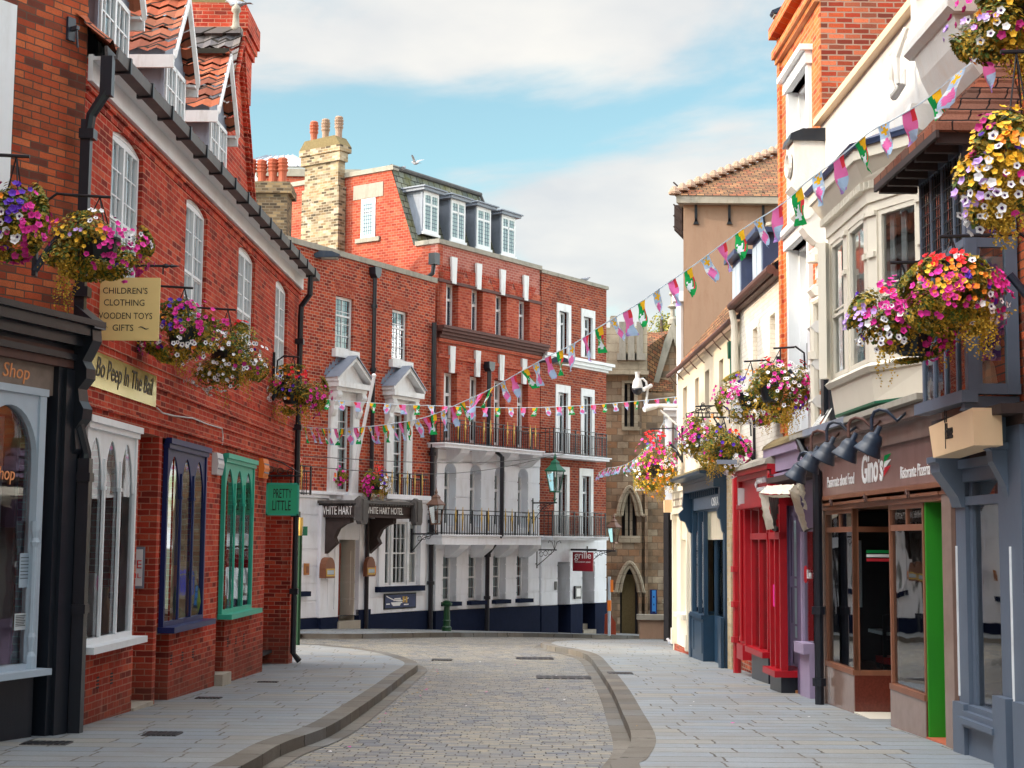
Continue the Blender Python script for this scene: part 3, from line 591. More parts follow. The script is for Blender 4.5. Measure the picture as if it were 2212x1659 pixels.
# dormers
def dormer(xl, xr, apex_z=None, top=1.0):
    FY = .25
    u0, u1 = FL.hit(xl, -FY)[0], FL.hit(xr, -FY)[0]; zs = ZE+.28; ze = ZE+1.33; za = ze+.78*(u1-u0)*.95; uc = (u0+u1)/2
    m = MB(); B = 1.9
    m.mesh([(u0, FY, zs), (u0, B, zs), (u0, B, ze), (u0, FY, ze)], [(0, 3, 2, 1)]); m.mesh([(u1, FY, zs), (u1, B, zs), (u1, B, ze), (u1, FY, ze)], [(0, 1, 2, 3)])
    m.box(u0-.02, u0+.02, FY-.01, FY+.03, zs, ze)
    m.mesh([(u0, FY+.02, zs+.9), (u1, FY+.02, zs+.9), (u1, FY+.02, ze), (uc, FY+.02, za-.05), (u0, FY+.02, ze)], [(0, 1, 2, 3, 4)])
    d = m.build('dormer', 'lead', LB); child_of(d)
    m = MB(); ov = .10; o2 = .16
    for s in (-1, 1):
        ue = u0-ov if s < 0 else u1+ov; sl_ = (za-ze)/(uc-u0); zee = ze-ov*sl_
        # tiled slope: rows run along y
        nrow, ny = 5, 22
        for r in range(nrow):
            t0, t1 = r/nrow, (r+1)/nrow
            for i in range(ny):
                ya, yb = FY-o2+(2.9-FY)*i/ny, FY-o2+(2.9-FY)*(i+1)/ny; q = lambda t, yy, ad: (ue+(uc-ue)*t, yy, zee+(za-zee)*t+.05+ad+.035*math.sin(yy/.24*6.283))
                P = [q(t0, ya, .03), q(t0, yb, .03), q(t1, yb, 0), q(t1, ya, 0)]
                m.quad(*(P if s < 0 else P[::-1]))
    m.box(uc-.09, uc+.09, FY-o2, 2.5, za+.05, za+.13)
    m.build('roof', 'pantile', d)
    m = MB()
    for s in (-1, 1):
        ue = u0-ov if s < 0 else u1+ov; zee = ze-ov*(za-ze)/(uc-u0)
        m.mesh([(ue, FY-o2-.03, zee-.03), (uc, FY-o2-.03, za-.03), (uc, FY-o2-.03, za+.07), (ue, FY-o2-.03, zee+.07), (ue, FY-o2+.02, zee-.08), (uc, FY-o2+.02, za-.08), (uc, FY-o2+.02, za+.07), (ue, FY-o2+.02, zee+.07)],
               [(0, 1, 2, 3), (4, 7, 6, 5), (0, 4, 5, 1), (3, 2, 6, 7), (0, 3, 7, 4)])
        m.box(min(ue, ue-s*-.04), max(ue, ue-s*-.04), FY-o2, 2.0, zee-.17, zee-.0)
        x = u0 if s < 0 else u1; m.box(min(x, x+s*ov), max(x, x+s*ov), FY-o2+.02, 1.9, zee-.06, zee-.03)
    m.build('barge_board', 'old_white_paint', d)
    FLo = LB['_o']; d['_o'] = (0, 0, 0)
    m = MB(); a, b, z0, z1 = u0+.04, u1-.04, zs+.02, zs+.92; y = FY-.03
    for (p, q, r, s) in ((a, b, z0, z0+.06), (a, b, z1-.06, z1), (a, a+.05, z0, z1), (b-.05, b, z0, z1), ((a+b)/2-.035, (a+b)/2+.035, z0, z1)): m.box(p, q, y, y+.05, r, s)
    for i in (1, 2, 4, 5): x = a+(b-a)*i/6; m.box(x-.01, x+.01, y+.01, y+.04, z0, z1)
    for z in (.33, .62): m.box(a, b, y+.012, y+.038, z0+z*.9-.01, z0+z*.9+.01)
    m.build('window', 'white_paint', d)
    m = MB(); m.quad((a, y+.03, z0), (b, y+.03, z0), (b, y+.03, z1), (a, y+.03, z1)); m.build('pane', 'window_glass', d)
    m = MB(); m.quad((a, y+.2, z0), (b, y+.2, z0), (b, y+.2, z1), (a, y+.2, z1)); m.build('curtain', 'curtain_teal', d)
dormer(c1(660, 60), c1(862, 300)); dormer(c1(1105, 500), c1(1245, 600)); dormer(c1(1408, 860), c1(1524, 980))
# street gable and the chimney stack behind it
GF = .35
ga = FL.hit(c1(1500, 330), -GF); gr = FL.hit(c1(1700, 1290), -GF); apz = FL.hit(c1(1610, 260), -GF); au = apz[0]; gw = gr[0]-au+.1
m = MB(); m.mesh([(au-gw, GF, ZE+.2), (au+gw, GF, ZE+.2), (au+gw, GF, ZE+.35), (au, GF, apz[1]), (au-gw, GF, ZE+.35)]+[(au-gw, GF+.3, ZE+.2), (au+gw, GF+.3, ZE+.2), (au+gw, GF+.3, ZE+.35), (au, GF+.3, apz[1]), (au-gw, GF+.3, ZE+.35)], [(0, 1, 2, 3, 4), (1, 6, 7, 2), (2, 7, 8, 3), (3, 8, 9, 4), (4, 9, 5, 0)])
gb = child_of(m.build('street_gable', 'brick_left', LB))
m = MB()
for s in (-1, 1):
    for k, (w_, n_) in enumerate(((.10, .10), (.2, .05))):
        a0 = Vector((au+s*gw, 0, ZE+.30)); a1 = Vector((au, 0, apz[1]-.02)); dn = Vector((0, 0, -w_))
        ps = [a0, a1, a1+dn, a0+dn]; m.mesh([(p.x, GF-n_, p.z) for p in ps]+[(p.x, GF+.001, p.z) for p in ps], [(0, 1, 2, 3), (0, 4, 5, 1), (3, 2, 6, 7), (0, 3, 7, 4)])
    for i in range(26):
        t = (i+.3)/26; p = a0*(1-t)+a1*t; m.box(p.x-.025, p.x+.025, GF-.075, GF, p.z-.26, p.z-.2)
m.build('verge', 'brick_left', gb)
m = MB()
for s in (-1, 1):
    for r in range(9):
        t0, t1 = r/9, (r+1)/9; q = lambda t, yy, ad: (au+s*gw*(1-t)*1.02, yy, ZE+.42+(apz[1]-ZE-.35)*t+ad)
        for i in range(24):
            ya, yb = GF-.05+i*.12, GF-.05+(i+1)*.12; w_ = lambda yy: .03*math.sin(yy/.24*6.283)
            P = [q(t0, ya, .04+w_(ya)), q(t0, yb, .04+w_(yb)), q(t1, yb, w_(yb)), q(t1, ya, w_(ya))]; m.quad(*(P if s < 0 else P[::-1]))
m.box(au-.1, au+.1, GF-.05, GF+2.9, apz[1]+.06, apz[1]+.16)
m.build('gable_roof', 'slate', gb)
m = MB(); m.lathe((au, GF+.05, apz[1]+.1), [(.10, 0), (.12, .05), (.06, .12), (.045, .32), (.08, .36), (.07, .42), (.03, .46), (.01, .5)], 10); m.build('finial', 'coping_stone', gb, smooth=True)
def stack(root_or, name, x0, x1, y0, y1, z0, z1, mat, caph=.5, capmat=None, steps=4, base=.0):
    m = MB(); m.box(x0, x1, y0, y1, z0, z1-caph); c = caph/steps
    for i in range(steps): e = .03*(i+1) if i < steps-1 else .03*(steps-2); m.box(x0-e, x1+e, y0-e, y1+e, z1-caph+c*i, z1-caph+c*(i+1))
    return m
YC = 27.2; X1_ = at((525, 60), YC).x; X0_ = at((404, 60), YC).x; zt = at((500, 8), YC).z
CH = empty('chimney_stack', (X0_, YC, ZE+.8), 0, 'broad orange brick chimney stack with corbelled top behind the street gable', 'chimney'); CH['_o'] = (-X0_, -YC, -(ZE+.8))
m = MB(); h_ = zt-ZE-.8; m.box(X0_+.12, X1_-.06, YC+.05, YC+1.1, ZE-.5, zt-1.6); m.box(X0_+.05, X1_-.02, YC, YC+1.12, zt-1.6, zt-.75)
for i, e in enumerate((.03, .07, .11, .11, .11, .05)): m.box(X0_-e, X1_+e, YC-e, YC+1.12+e, zt-.75+.125*i, zt-.75+.125*(i+1))
m.build('stack', 'brick_left', CH)
m = MB(); m.prism([(X0_-.05, zt), (X1_+.05, zt), (X1_-.15, zt+.2), (X0_+.1, zt+.2)], YC-.05, YC+1.15); m.build('cap', 'moss', CH)
for i in range(3): m = MB(); m.lathe((X0_+.2+i*.3, YC+.5, zt+.15), [(.12, 0), (.11, .5), (.14, .55), (.14, .65), (.1, .65)], 12); m.build('chimney_pot', 'terracotta', CH, smooth=True)
# ---- shop windows of the left building
def shopwin(key, mat, proud, label, seed):
    u0, u1 = sh[key]; z0, z1 = ZS0, ZS1; y = -proud; d = .06; fw = .06; m = MB(); n = 3
    m.box(u0, u0+fw, y, y+d, z0, z1); m.box(u1-fw, u1, y, y+d, z0, z1); m.box(u0+fw, u1-fw, y, y+d, z0, z0+fw)
    m.box(u0-.04, u1+.04, y-.05, .02, z1, z1+.07); m.box(u0-.02, u1+.02, y-.02, y+d, z1-.06, z1)
    if proud > .05: m.box(u0, u0+.04, y+d, .05, z0, z1); m.box(u1-.04, u1, y+d, .05, z0, z1)
    w = (u1-u0-2*fw)/n; zt = z1-.06
    for i in range(n):
        a = u0+fw+i*w; b = a+w
        if i: m.box(a-.022, a+.022, y-.004, y+.026, z0+fw, z1-.35); m.box(a-.035, a+.035, y-.012, y+.02, zt-.62, zt-.58)
        P = archpts(a+.03, b-.03, zt-.60, .52, 14, True); pts = [(a, zt-.62), (a+.03, zt-.62)]+P+[(b-.03, zt-.62), (b, zt-.62), (b, zt), (a, zt)]
        for p, q in zip(P, P[1:]): m.mesh([(p[0], y+.02, p[1]), (q[0], y+.02, q[1]), (q[0], y+.02, zt), (p[0], y+.02, zt), (p[0], y+.035, p[1]), (q[0], y+.035, q[1])], [(0, 1, 2, 3), (0, 4, 5, 1)])
        for (p, q) in ((a, a+.03), (b-.03, b)): m.box(p, q, y+.02, y+.035, zt-.62, zt)
    f = child_of(m.build('shop_window', mat, LB)); f.location = tuple(LB['_o']); f['label'] = label
    m = MB(); m.quad((u0+fw, y+.032, z0+fw), (u1-fw, y+.032, z0+fw), (u1-fw, y+.032, z1-.07), (u0+fw, y+.032, z1-.07)); m.build('pane', 'shop_glass', f)
    m = MB(); m.box(u0-.06, u1+.08, y-.16, .03, z0-.07, z0); m.build('sill', mat, f)
    # the display behind the glass
    r = random.Random(seed); m = MB(); mats = ['wood_orange', 'curtain_teal', 'leaf_green', 'plastic_white', 'lead', 'red_seat', 'leaf_yellow', 'interior_mid', 'petal_pink']
    m.cur = 7; m.quad((u0, .9, z0-.3), (u1, .9, z0-.3), (u1, .9, z1), (u0, .9, z1)); m.box(u0, u1, .1, .9, z0-.1, z0+.05)
    for i in range(30):
        x = r.uniform(u0+.1, u1-.1); yy = r.uniform(.1, .6); h = r.uniform(.1, .75); m.cur = r.choice([0, 1, 2, 3, 4, 5, 6, 8, 3]); ww = r.uniform(.05, .13)
        if i % 2: m.lathe((x, yy, z0+.05), [(ww*.7, 0), (ww, h*.3), (ww*.8, h*.6), (ww*.4, h*.8), (ww*.5, h)], 8)
        else: m.box(x-ww, x+ww, yy-.05, yy+.05, z0+.05, z0+.05+h)
    if key == 'w':
        m.cur = 3
        for (a, b, c) in ((u0+.1, u0+.5, .18), (u0+.62, u0+.85, .3)):
            for i in range(14): t, t2 = i/14, (i+1)/14; yy = lambda q: c+.03*math.sin(q*20); m.quad((a+(b-a)*t, yy(t), z0+.6), (a+(b-a)*t2, yy(t2), z0+.6), (a+(b-a)*t2*.6, yy(t2), z1-.1), (a+(b-a)*t*.6, yy(t), z1-.1))
    if key == 'n': m.cur = 1; m.box(u0+.25, u0+.6, .2, .24, z0+.1, z0+.95); m.cur = 3; m.box(u0+.8, u0+1.0, .2, .22, z0+.2, z0+1.0)
    if key == 'g': m.cur = 3; m.box(u0+.3, u0+.5, .12, .13, z0+.35, z0+.5); m.box(u1-.5, u1-.3, .12, .13, z0+.35, z0+.5)
    m.build('window_display', mats, f)
shopwin('w', 'white_paint', .10, 'white three-light arched shop window', 3); shopwin('n', 'navy_paint', .02, 'navy three-light arched shop window', 5); shopwin('g', 'green_paint', .02, 'sea green three-light arched shop window', 8)
m = MB()   # air bricks
for k in 'wng':
    a, b = sh[k]
    for i in range(3):
        x = a+(b-a)*(.25+.27*i)
        for j in range(4): m.box(x-.045, x+.045, -.004, .0, ZS0-.5+j*.035, ZS0-.482+j*.035)
m.build_each('air_brick', 'interior_dark', LB, 4)
m = MB(); m.box(A3[0]-.02, A3[1]+.02, -.12, .3, FL.gz(A3[0])-.1, FL.gz(A3[0])+.16); m.box(A1[0], A1[1], -.03, .9, FL.gz(A1[0])-.1, FL.gz(A1[0])+.03); m.build_each('door_step', 'stone_step', LB)
# ================================================================= far left: orange brick corner and black shopfront
FS = Fac((FL.w3(U0, 0, 0).x+.0, FL.w3(U0, 0, 0).y), (.33, 1)); FT = Fac((FL.w3(U0, 0, 0).x, FL.w3(U0, 0, 0).y), (.62, 1))
LS = FS.thing('corner_shop_building', -.6, 0, FS.gz(-.6), 'orange brick building with white edge above a black shopfront lettered Shop', 'building')
zsc = FS.hit(c2(300, 740))[1]
m = MB()
def loc(P): v = P-FS.o; return (v.dot(FS.u), v.dot(FS.w), v.z)
a = FT.w3(-2.6, 0, zsc-.1); b = FT.w3(-.001, 0, zsc-.1); top = 9.2
A_, B_ = loc(a), loc(b)
OFF = Vector((0, 0, 0))
fT = FT.thing('upper_wall_frame', 0, 0, 0, '', ''); bpy.data.objects.remove(fT)
up_o = MB(); up_o.box(-2.6, -.0, 0, 6, zsc-.25, top); up_o.box(-2.6, -.3, .5, 6, -1, zsc-.25)
uo = up_o.build('wall', 'brick_corner'); uo.parent = LS; uo.matrix_parent_inverse.identity()
rel = Matrix.Rotation(FT.rz-FS.rz, 4, 'Z'); pos = loc(Vector((FT.o.x, FT.o.y, 0))); base = FS.w3(-.6, 0, FS.gz(-.6))
UM = Matrix.Translation((pos[0]+LS['_o'][0], pos[1]+LS['_o'][1], LS['_o'][2])) @ rel; uo.matrix_local = UM
wz = FT.hit((22, 200)); m = MB(); m.box(-2.7, wz[0], -.05, .0, FT.hit((20, 420))[1], FT.hit((20, 10))[1]); wo = m.build('white_render_panel', 'white_paint', LS); wo.matrix_local = UM
m = MB(); x, z = FT.hit(c1(472, 200)); m.box(x-.05, x+.05, -.03, .0, z-.12, z+.12); m.box(x-.02, x+.02, -.12, -.03, z-.02, z+.02); m.tube([(x, -.1, z-.02), (x+.02, -.1, z-.2)], .012); po = m.build('wall_fixing', 'lamp_metal', LS); po.matrix_local = UM
# shopfront
s_u = lambda x, y: FS.hit((x, y))[0]
wR = s_u(70, 1300)+.02
zf1 = FS.hit(c2(200, 1010))[1]; zf0 = FS.hit(c2(200, 1235))[1]; zsill = FS.hit(c3(190, 1190))[1]; zground = -1.0
pw = s_u(130, 1400)
m = MB(); m.box(-3.2, wR+.02, -.02, .3, zground, zsill-.05); m.build('stall_riser', 'black_paint', LS)
m = MB(); m.box(wR+.12, -.02, -.10, .2, zground, zf1+.1); m.box(wR+.2, -.12, -.14, -.1, zground+.5, zf1-.1); m.box(-3.2, -.0, -.16, .1, zf1, zf1+.06); m.box(-3.2, -.0, -.10, .1, zf1+.06, zsc-.28); m.box(-3.2, .02, -.22, .1, zsc-.28, zsc-.18); m.box(-3.2, -.03, -.31, .1, zsc-.18, zsc-.08); m.box(-3.2, -.02, -.36, .1, zsc-.08, zsc-.02)
m.build('cornice', 'black_paint', LS)
m = MB(); m.prism([(-.10, zsc-.1), (-.32, zsc-.1), (-.33, zsc-.22), (-.29, zsc-.3), (-.22, zsc-.42), (-.27, zsc-.5), (-.27, zsc-.6), (-.18, zsc-.7), (-.20, zsc-.82), (-.25, zsc-.9), (-.24, zsc-1.0), (-.16, zsc-1.1), (-.18, zsc-1.3), (-.10, zsc-1.4)], -.2, -.04, 'x')
m.prism([(-.12, zsc+.14), (-.34, zsc-.02), (-.36, zsc-.1), (-.1, zsc-.1)], -.22, -.02, 'x'); m.build('console', 'black_paint', LS)
m = MB(); m.box(-3.2, wR+.14, -.04, .1, zf0-.05, zf1); m.build('fascia', 'interior_mid', LS)
m = MB(); m.box(-3.2, -.12, -.12, .0, zsc-.5, zsc-.32); m.build('blind_box', 'rusty_iron', LS)
t_a = FS.hit(c2(25, 1060), .05); t_b = FS.hit(c2(200, 1200), .05); text(LS, 'Shop', t_a[0], t_b[0], FS.hit(c2(20, 1185), .05)[1], FS.hit(c2(60, 1062), .05)[1], -.045, 'lettering_orange', .15)
wL = wR-1.05; zt = zf0-.07
m = MB(); fw = .10
m.box(wR-fw, wR, -.06, .06, zsill, zt); m.box(wL, wL+fw, -.06, .06, zsill, zt); m.box(wL+fw, wR-fw, -.06, .06, zsill, zsill+.05)
P = archpts(wL+fw, wR-fw, zt-.62, .5, 16)
for p, q in zip(P, P[1:]): m.mesh([(p[0], -.04, p[1]), (q[0], -.04, q[1]), (q[0], -.04, zt), (p[0], -.04, zt), (p[0], .05, p[1]), (q[0], .05, q[1])], [(0, 1, 2, 3), (0, 4, 5, 1)])
m.box(wL-.1, wR+.02, -.07, .06, zt, zt+.07)
for x in (wL+fw, wR-fw): m.lathe((x, -.06, zsill), [(.05, 0), (.05, .12), (.03, .16), (.045, .3), (.03, .34), (.03, 1.15), (.045, 1.2), (.03, 1.24), (.05, 1.32), (.05, 1.4)], 8)
f = child_of(m.build('shop_window', 'pale_blue_paint', LS)); f.location = tuple(LS['_o'])
m = MB(); m.box(wL-.3, wR+.05, -.2, .02, zsill-.06, zsill); m.build('sill', 'pale_blue_paint', f)
m = MB(); m.quad((wL+fw, .02, zsill), (wR-fw, .02, zsill), (wR-fw, .02, zt), (wL+fw, .02, zt)); m.build('pane', 'shop_glass', f)
m = MB(); m.cur = 0; m.box(wL-.1, wR+.1, 1.2, 1.25, zground, zt); m.box(wR+.05, wR+.1, .3, 1.2, zground, zt); m.box(wL-.1, wR+.1, .1, 1.2, zsill-.2, zsill+.02)
m.cur = 1
for i in range(22):
    m.box(wL, wR-.35, .5, .52, zsill+.15+i*.085, zsill+.158+i*.085)
m.cur = 2
for i in range(9): x = wL+.1+rnd.random()*.8; h = .1+rnd.random()*.25; m.cur = rnd.choice([2, 3, 4]); m.box(x-.06, x+.06, .2, .3, zsill+.02, zsill+.02+h)
m.cur = 1
for i in range(10): t, t2 = i/10, (i+1)/10; m.quad((wR-.34+.2*t, .3+.03*math.sin(t*15), zsill+.3), (wR-.34+.2*t2, .3+.03*math.sin(t2*15), zsill+.3), (wR-.34+.2*t2, .3+.03*math.sin(t2*15), zt-.2), (wR-.34+.2*t, .3+.03*math.sin(t*15), zt-.2))
m.build('window_display', ['interior_dark', 'lead', 'red_seat', 'leaf_green', 'wood_orange'], f)
t_a = FS.hit(c3(5, 330)); text(LS, 'Shop', FS.hit(c3(-25, 300))[0], FS.hit(c3(72, 300))[0], FS.hit(c3(30, 345))[1], FS.hit(c3(30, 262))[1], .01, 'lettering_orange', .15)
for (p, q, nm) in ((c3(97, 665), c3(143, 822), 'paper_notice'), (c3(72, 945), c3(121, 1018), 'paper_notice')):
    a = FS.hit(p); b = FS.hit(q); m = MB(); m.box(a[0], b[0], .005, .012, b[1], a[1]); n_ = m.build(nm, 'pale_blue_paint' if p[1] < 1200 else 'plastic_white', f); n_['_o'] = (0, 0, 0)
    m = MB()
    for i in range(7): z = a[1]-(a[1]-b[1])*(.12+.1*i); m.box(a[0]+.01, b[0]-.015-.01*(i % 3), .003, .0049, z-.006, z)
    m.build('lettering', 'lettering_black', f)
# ================================================================= hotel with the carved canopy (brick over white ground floor)
F1 = Fac((-5.531, 40), (.57, 1)); z1_ = lambda p, n=0: F1.hit(p, n)[1]; u1_ = lambda p, n=0: F1.hit(p, n)[0]
E1 = u1_((937, 900)); ZP1 = CAMZ+7.87
HB = F1.thing('hotel_building', 0, 0, F1.gz(0), 'red brick hotel with white ground floor and two pedimented windows', 'hotel')
zband = z1_(c6(110, 372)); zpl1 = z1_(c6(70, 1365)); zlow = -2.2
W1a = F1.q(c5(440, 75), c5(437, 560), c5(600, 330)); W1b = F1.q(c5(950, 195), c5(945, 662), c5(1085, 450))
M1a = F1.q(c5(438, 1060), c6(385, 330), c5(570, 1300)); M1b = F1.q(c5(940, 1135), c6(835, 360), c5(1055, 1400)); M1b = (M1b[0], M1b[1], M1a[2], M1a[3])
W1b = (W1b[0], W1b[1], W1a[2], W1a[3])
m = MB(); wall(m, -5, E1, zband, ZP1-.15, [W1a, W1b, M1a, M1b], 0, .22); m.box(-5, E1, .9, 1.1, zlow, ZP1-.3); m.box(E1-.2, E1-.01, .23, 7, zlow, ZP1-.1); m.box(-5, -4.8, .23, 7, zlow, ZP1-.1)
m.build('wall', 'brick_hotel', HB)
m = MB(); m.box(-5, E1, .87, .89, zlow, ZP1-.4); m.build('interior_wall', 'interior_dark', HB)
m = MB(); m.box(-5.05, E1-.0, -.07, .34, ZP1-.15, ZP1); n = 0
m.build('coping', 'coping_stone', HB)
m = MB(); m.quad((-5, .35, ZP1-.35), (E1-.05, .35, ZP1-.35), (E1-.05, 3.6, ZP1+1.1), (-5, 3.6, ZP1+.95)); m.quad((-5, 3.6, ZP1+.95), (E1-.05, 3.6, ZP1+1.1), (E1-.05, 7, ZP1-.3), (-5, 7, ZP1-.3)); m.build('roof', 'slate', HB)
m = MB()
for w in (W1a, W1b):   # gauged flat arches
    a, b, _, t = w; k = 9
    for i in range(k):
        f0, f1 = i/k, (i+.82)/k; ex = .1; m.mesh([(a+(b-a)*f0, -.006, t), (a+(b-a)*f1, -.006, t), (a-ex+(b-a+2*ex)*f1, -.006, t+.42), (a-ex+(b-a+2*ex)*f0, -.006, t+.42)], [(0, 1, 2, 3)])
m.build_each('gauged_arch', 'brick_mansard', HB, 9)
for w in (W1a, W1b): window(HB, w[0], w[1], w[2], w[3], .08, 2, 4, .07, .022, 'old_white_paint', mid=.66, curtain=('curtain', 'full') if w is W1a else ('curtain', 'side'), sill=(.14, .22, .22), sillm='old_white_paint', leads=(4, 9))
def pediment(w):
    a, b = w[0]-.33, w[1]+.30; t = w[3]; m = MB()
    m.box(a, w[0], -.10, .02, w[2]-.25, t+.45); m.box(w[1], b, -.10, .02, w[2]-.25, t+.45); m.box(w[0], w[1], -.10, .02, t, t+.45); m.box(w[0], w[1], -.06, .02, w[2]-.25, w[2])
    m.box(a-.12, b+.12, -.42, .02, t+.45, t+.60); m.box(a-.05, b+.05, -.30, .02, t+.36, t+.449)
    c = (a+b)/2; h = .72
    for s in (-1, 1):
        e = a-.16 if s < 0 else b+.16; m.mesh([(e, -.42, t+.60), (c, -.42, t+.60+h-.13), (c, -.42, t+.60+h), (e, -.42, t+.72), (e, .0, t+.60), (c, 0, t+.60+h-.13), (c, 0, t+.60+h), (e, 0, t+.72)], [(0, 1, 2, 3), (0, 4, 5, 1), (3, 2, 6, 7), (0, 3, 7, 4)])
    m.prism([(a, t+.60), (b, t+.60), (c, t+.60+h-.1)], -.22, .01)
    p = child_of(m.build('window_surround', 'old_white_paint', HB)); p.location = tuple(HB['_o'])
    m = MB()
    for s in (-1, 1):
        e = a-.2 if s < 0 else b+.2; m.mesh([(e, -.46, t+.70), (c, -.46, t+.64+h), (c, .0, t+.64+h), (e, 0, t+.70)], [(0, 1, 2, 3) if s < 0 else (3, 2, 1, 0)]); m.mesh([(e, -.46, t+.66), (c, -.46, t+.60+h), (c, -.46, t+.64+h), (e, -.46, t+.70)], [(0, 1, 2, 3)])
        for i in range(6): q = (i+.5)/6; x = e+(c-e)*q; z = t+.70+(h-.06)*q; m.mesh([(x-.12, -.01, z), (x+.12, -.01, z+.03), (x, -.012, z+.24)], [(0, 1, 2)])
    m.build('pediment_roof', 'lead', p)
    m = MB()
    for x in (a+.08, b-.08):
        m.prism([(-.10, t+.36), (-.30, t+.36), (-.33, t+.22), (-.26, t+.12), (-.18, t-.05), (-.20, t-.16), (-.14, t-.3), (-.10, t-.34)], x-.09, x+.09, 'x'); m.lathe((x-.11, -.22, t+.24), [(.11, 0), (.11, .22)], 10, 'x')
    m.build_each('console', 'old_white_paint', p, 2)
pediment(M1a); pediment(M1b)
for w in (M1a, M1b): window(HB, w[0], w[1], w[2], w[3], .1, 2, 6, .06, .022, mid=.5, curtain=('curtain_teal', 'full'), cside=(.5, 1))
# white rusticated ground floor
DW = F1.q(c6(385, 722), c6(385, 1385), c6(552, 1000)); GWn = F1.q(c6(778, 575), c6(770, 1095), c6(1062, 800))
def rustic(root, name, fac_u0, fac_u1, z0, z1, ops, course=.46, gap=.03, proud=.03, mat='stucco_white', y=0):
    m = MB(); wall(m, fac_u0, fac_u1, z0, z1, ops, y, .25, True)
    n = max(1, round((z1-z0)/course)); h = (z1-z0)/n
    ops2 = []
    for o in ops:
        if len(o) > 4:
            a, b, c, d, r_ = o; ops2.append((a, b, c, d-r_)); P = archpts(a, b, d-r_, r_, 14)
            for p, q in zip(P, P[1:]): ops2.append((p[0], q[0], d-r_-.001, max(p[1], q[1])))
        else: ops2.append(o)
    for i in range(n): wall(m, fac_u0, fac_u1, z0+h*i+gap/2, z0+h*(i+1)-gap/2, ops2, y-proud, proud, True)
    return m.build(name, mat, root)
rustic(HB, 'ground_floor_wall', -5, E1-.02, zpl1, zband-.02, [DW, GWn])
m = MB(); m.box(-5, E1-.01, -.10, -.031, zband-.02, zband+.08); m.box(-5, E1-.01, -.16, .02, zband+.08, zband+.16)
m.box(u1_(c6(380, 900))-.02-.75, DW[0], -.14, -.032, zpl1, DW[3]+.9); m.box(DW[1], DW[1]+.55, -.14, -.032, zpl1, DW[3]+.9); m.box(DW[0], DW[1], -.12, -.032, DW[3], DW[3]+.9)
m.box(GWn[0]-.3, GWn[0], -.1, -.032, GWn[2]-.2, GWn[3]+.2); m.box(GWn[1], GWn[1]+.25, -.1, -.032, GWn[2]-.2, GWn[3]+.2)
for x in (DW[0]-.5, DW[0]-.2, DW[1]+.2): m.box(x, x+.05, -.16, -.141, zpl1+.2, DW[3]-.2)
m.build('white_moulding', 'stucco_white', HB)
m = MB(); wall(m, -5, E1-.02, zlow, zpl1, [(DW[0], DW[1], zlow-.1, zpl1+.1)], -.06, .3); m.box(DW[0]-.8, DW[0], -.17, -.061, zlow, zpl1-.01); m.box(DW[1], DW[1]+.55, -.17, -.061, zlow, zpl1+.15); m.build('plinth', 'plinth_navy', HB)
m = MB(); m.box(DW[1]-.03, DW[1], .0, .8, F1.gz(DW[0]), DW[3])
m.box(DW[1]-.05, DW[1]-.031, .12, .68, DW[2]+.4, DW[3]-.3); m.box(DW[0], DW[1], .8, .83, zlow, DW[3]); m.build('door_lining', 'cream_paint', HB)
dm = MB(); dm.box(DW[0]+.10, DW[0]+.75, .35, .40, F1.gz(DW[0])+.1, DW[3]-.1); d_ = dm.build('door', 'door_red', HB)
m = MB(); m.box(DW[0]-.05, DW[1], -.22, .3, zlow, F1.gz(DW[0])+.2); m.build('door_step', 'stone_step', HB)
a, b, c, d = GWn; w3 = (b-a)
window(HB, a+w3*.30, a+w3*.70, c, d, .05, 3, 4, .06, .02, mid=.5, curtain=('curtain', 'side')); window(HB, a, a+w3*.24, c, d, .05, 1, 2, .06, .02, curtain=('curtain', 'full')); window(HB, b-w3*.24, b, c, d, .05, 1, 2, .06, .02, curtain=('curtain', 'full'))
m = MB(); m.box(a+w3*.24, a+w3*.30, .0, .12, c, d); m.box(b-w3*.3, b-w3*.24, .0, .12, c, d); m.build_each('mullion', 'white_paint', HB)
sq = F1.q(c6(730, 1105), c6(730, 1150), c6(1095, 1110), .1); m = MB(); m.box(sq[0], sq[1], -.22, -.035, sq[2], sq[3]); m.box(u1_(c6(60, 1160)), u1_(c6(148, 1160)), -.2, -.035, z1_(c6(60, 1183)), z1_(c6(60, 1143))); m.build_each('sill', 'plinth_navy', HB)
def pipe(root, pts, r=.055, mat='black_paint', collars=(), hop=None):
    m = MB(); m.tube(pts, r, 8)
    for (x, y, z) in collars: m.lathe((x, y, z), [(r*1.5, 0), (r*1.5, .1)], 8)
    if hop: x, y, z = hop; m.prism([(x-.16, z+.3), (x+.16, z+.3), (x+.14, z+.1), (x+.06, z), (x-.06, z), (x-.14, z+.1)], y-.12, y+.12)
    return m.build('downpipe', mat, root)
x = u1_(c4(1045, 1500), .1); zt = z1_(c4(1045, 1410), .1); xb = u1_(c6(616, 1200), .1)
pipe(HB, [(x, -.1, zt), (x, -.1, zband+.5), (xb, -.22, zband-.1), (xb, -.22, F1.gz(x)+.02)], .06, collars=[(x, -.1, z) for z in (6.2, 8.0, zband+.7)], hop=(x, -.1, zt-.05))
x = u1_(c5(1312, 1200), .12); pipe(HB, [(x+.02, -.12, z1_(c5(1315, 330))), (x+.02, -.12, z1_(c5(1315, 820))), (x, -.14, z1_(c5(1315, 900))), (x, -.14, F1.gz(x))], .075, collars=[(x, -.14, z) for z in (.2, 2, 4)])
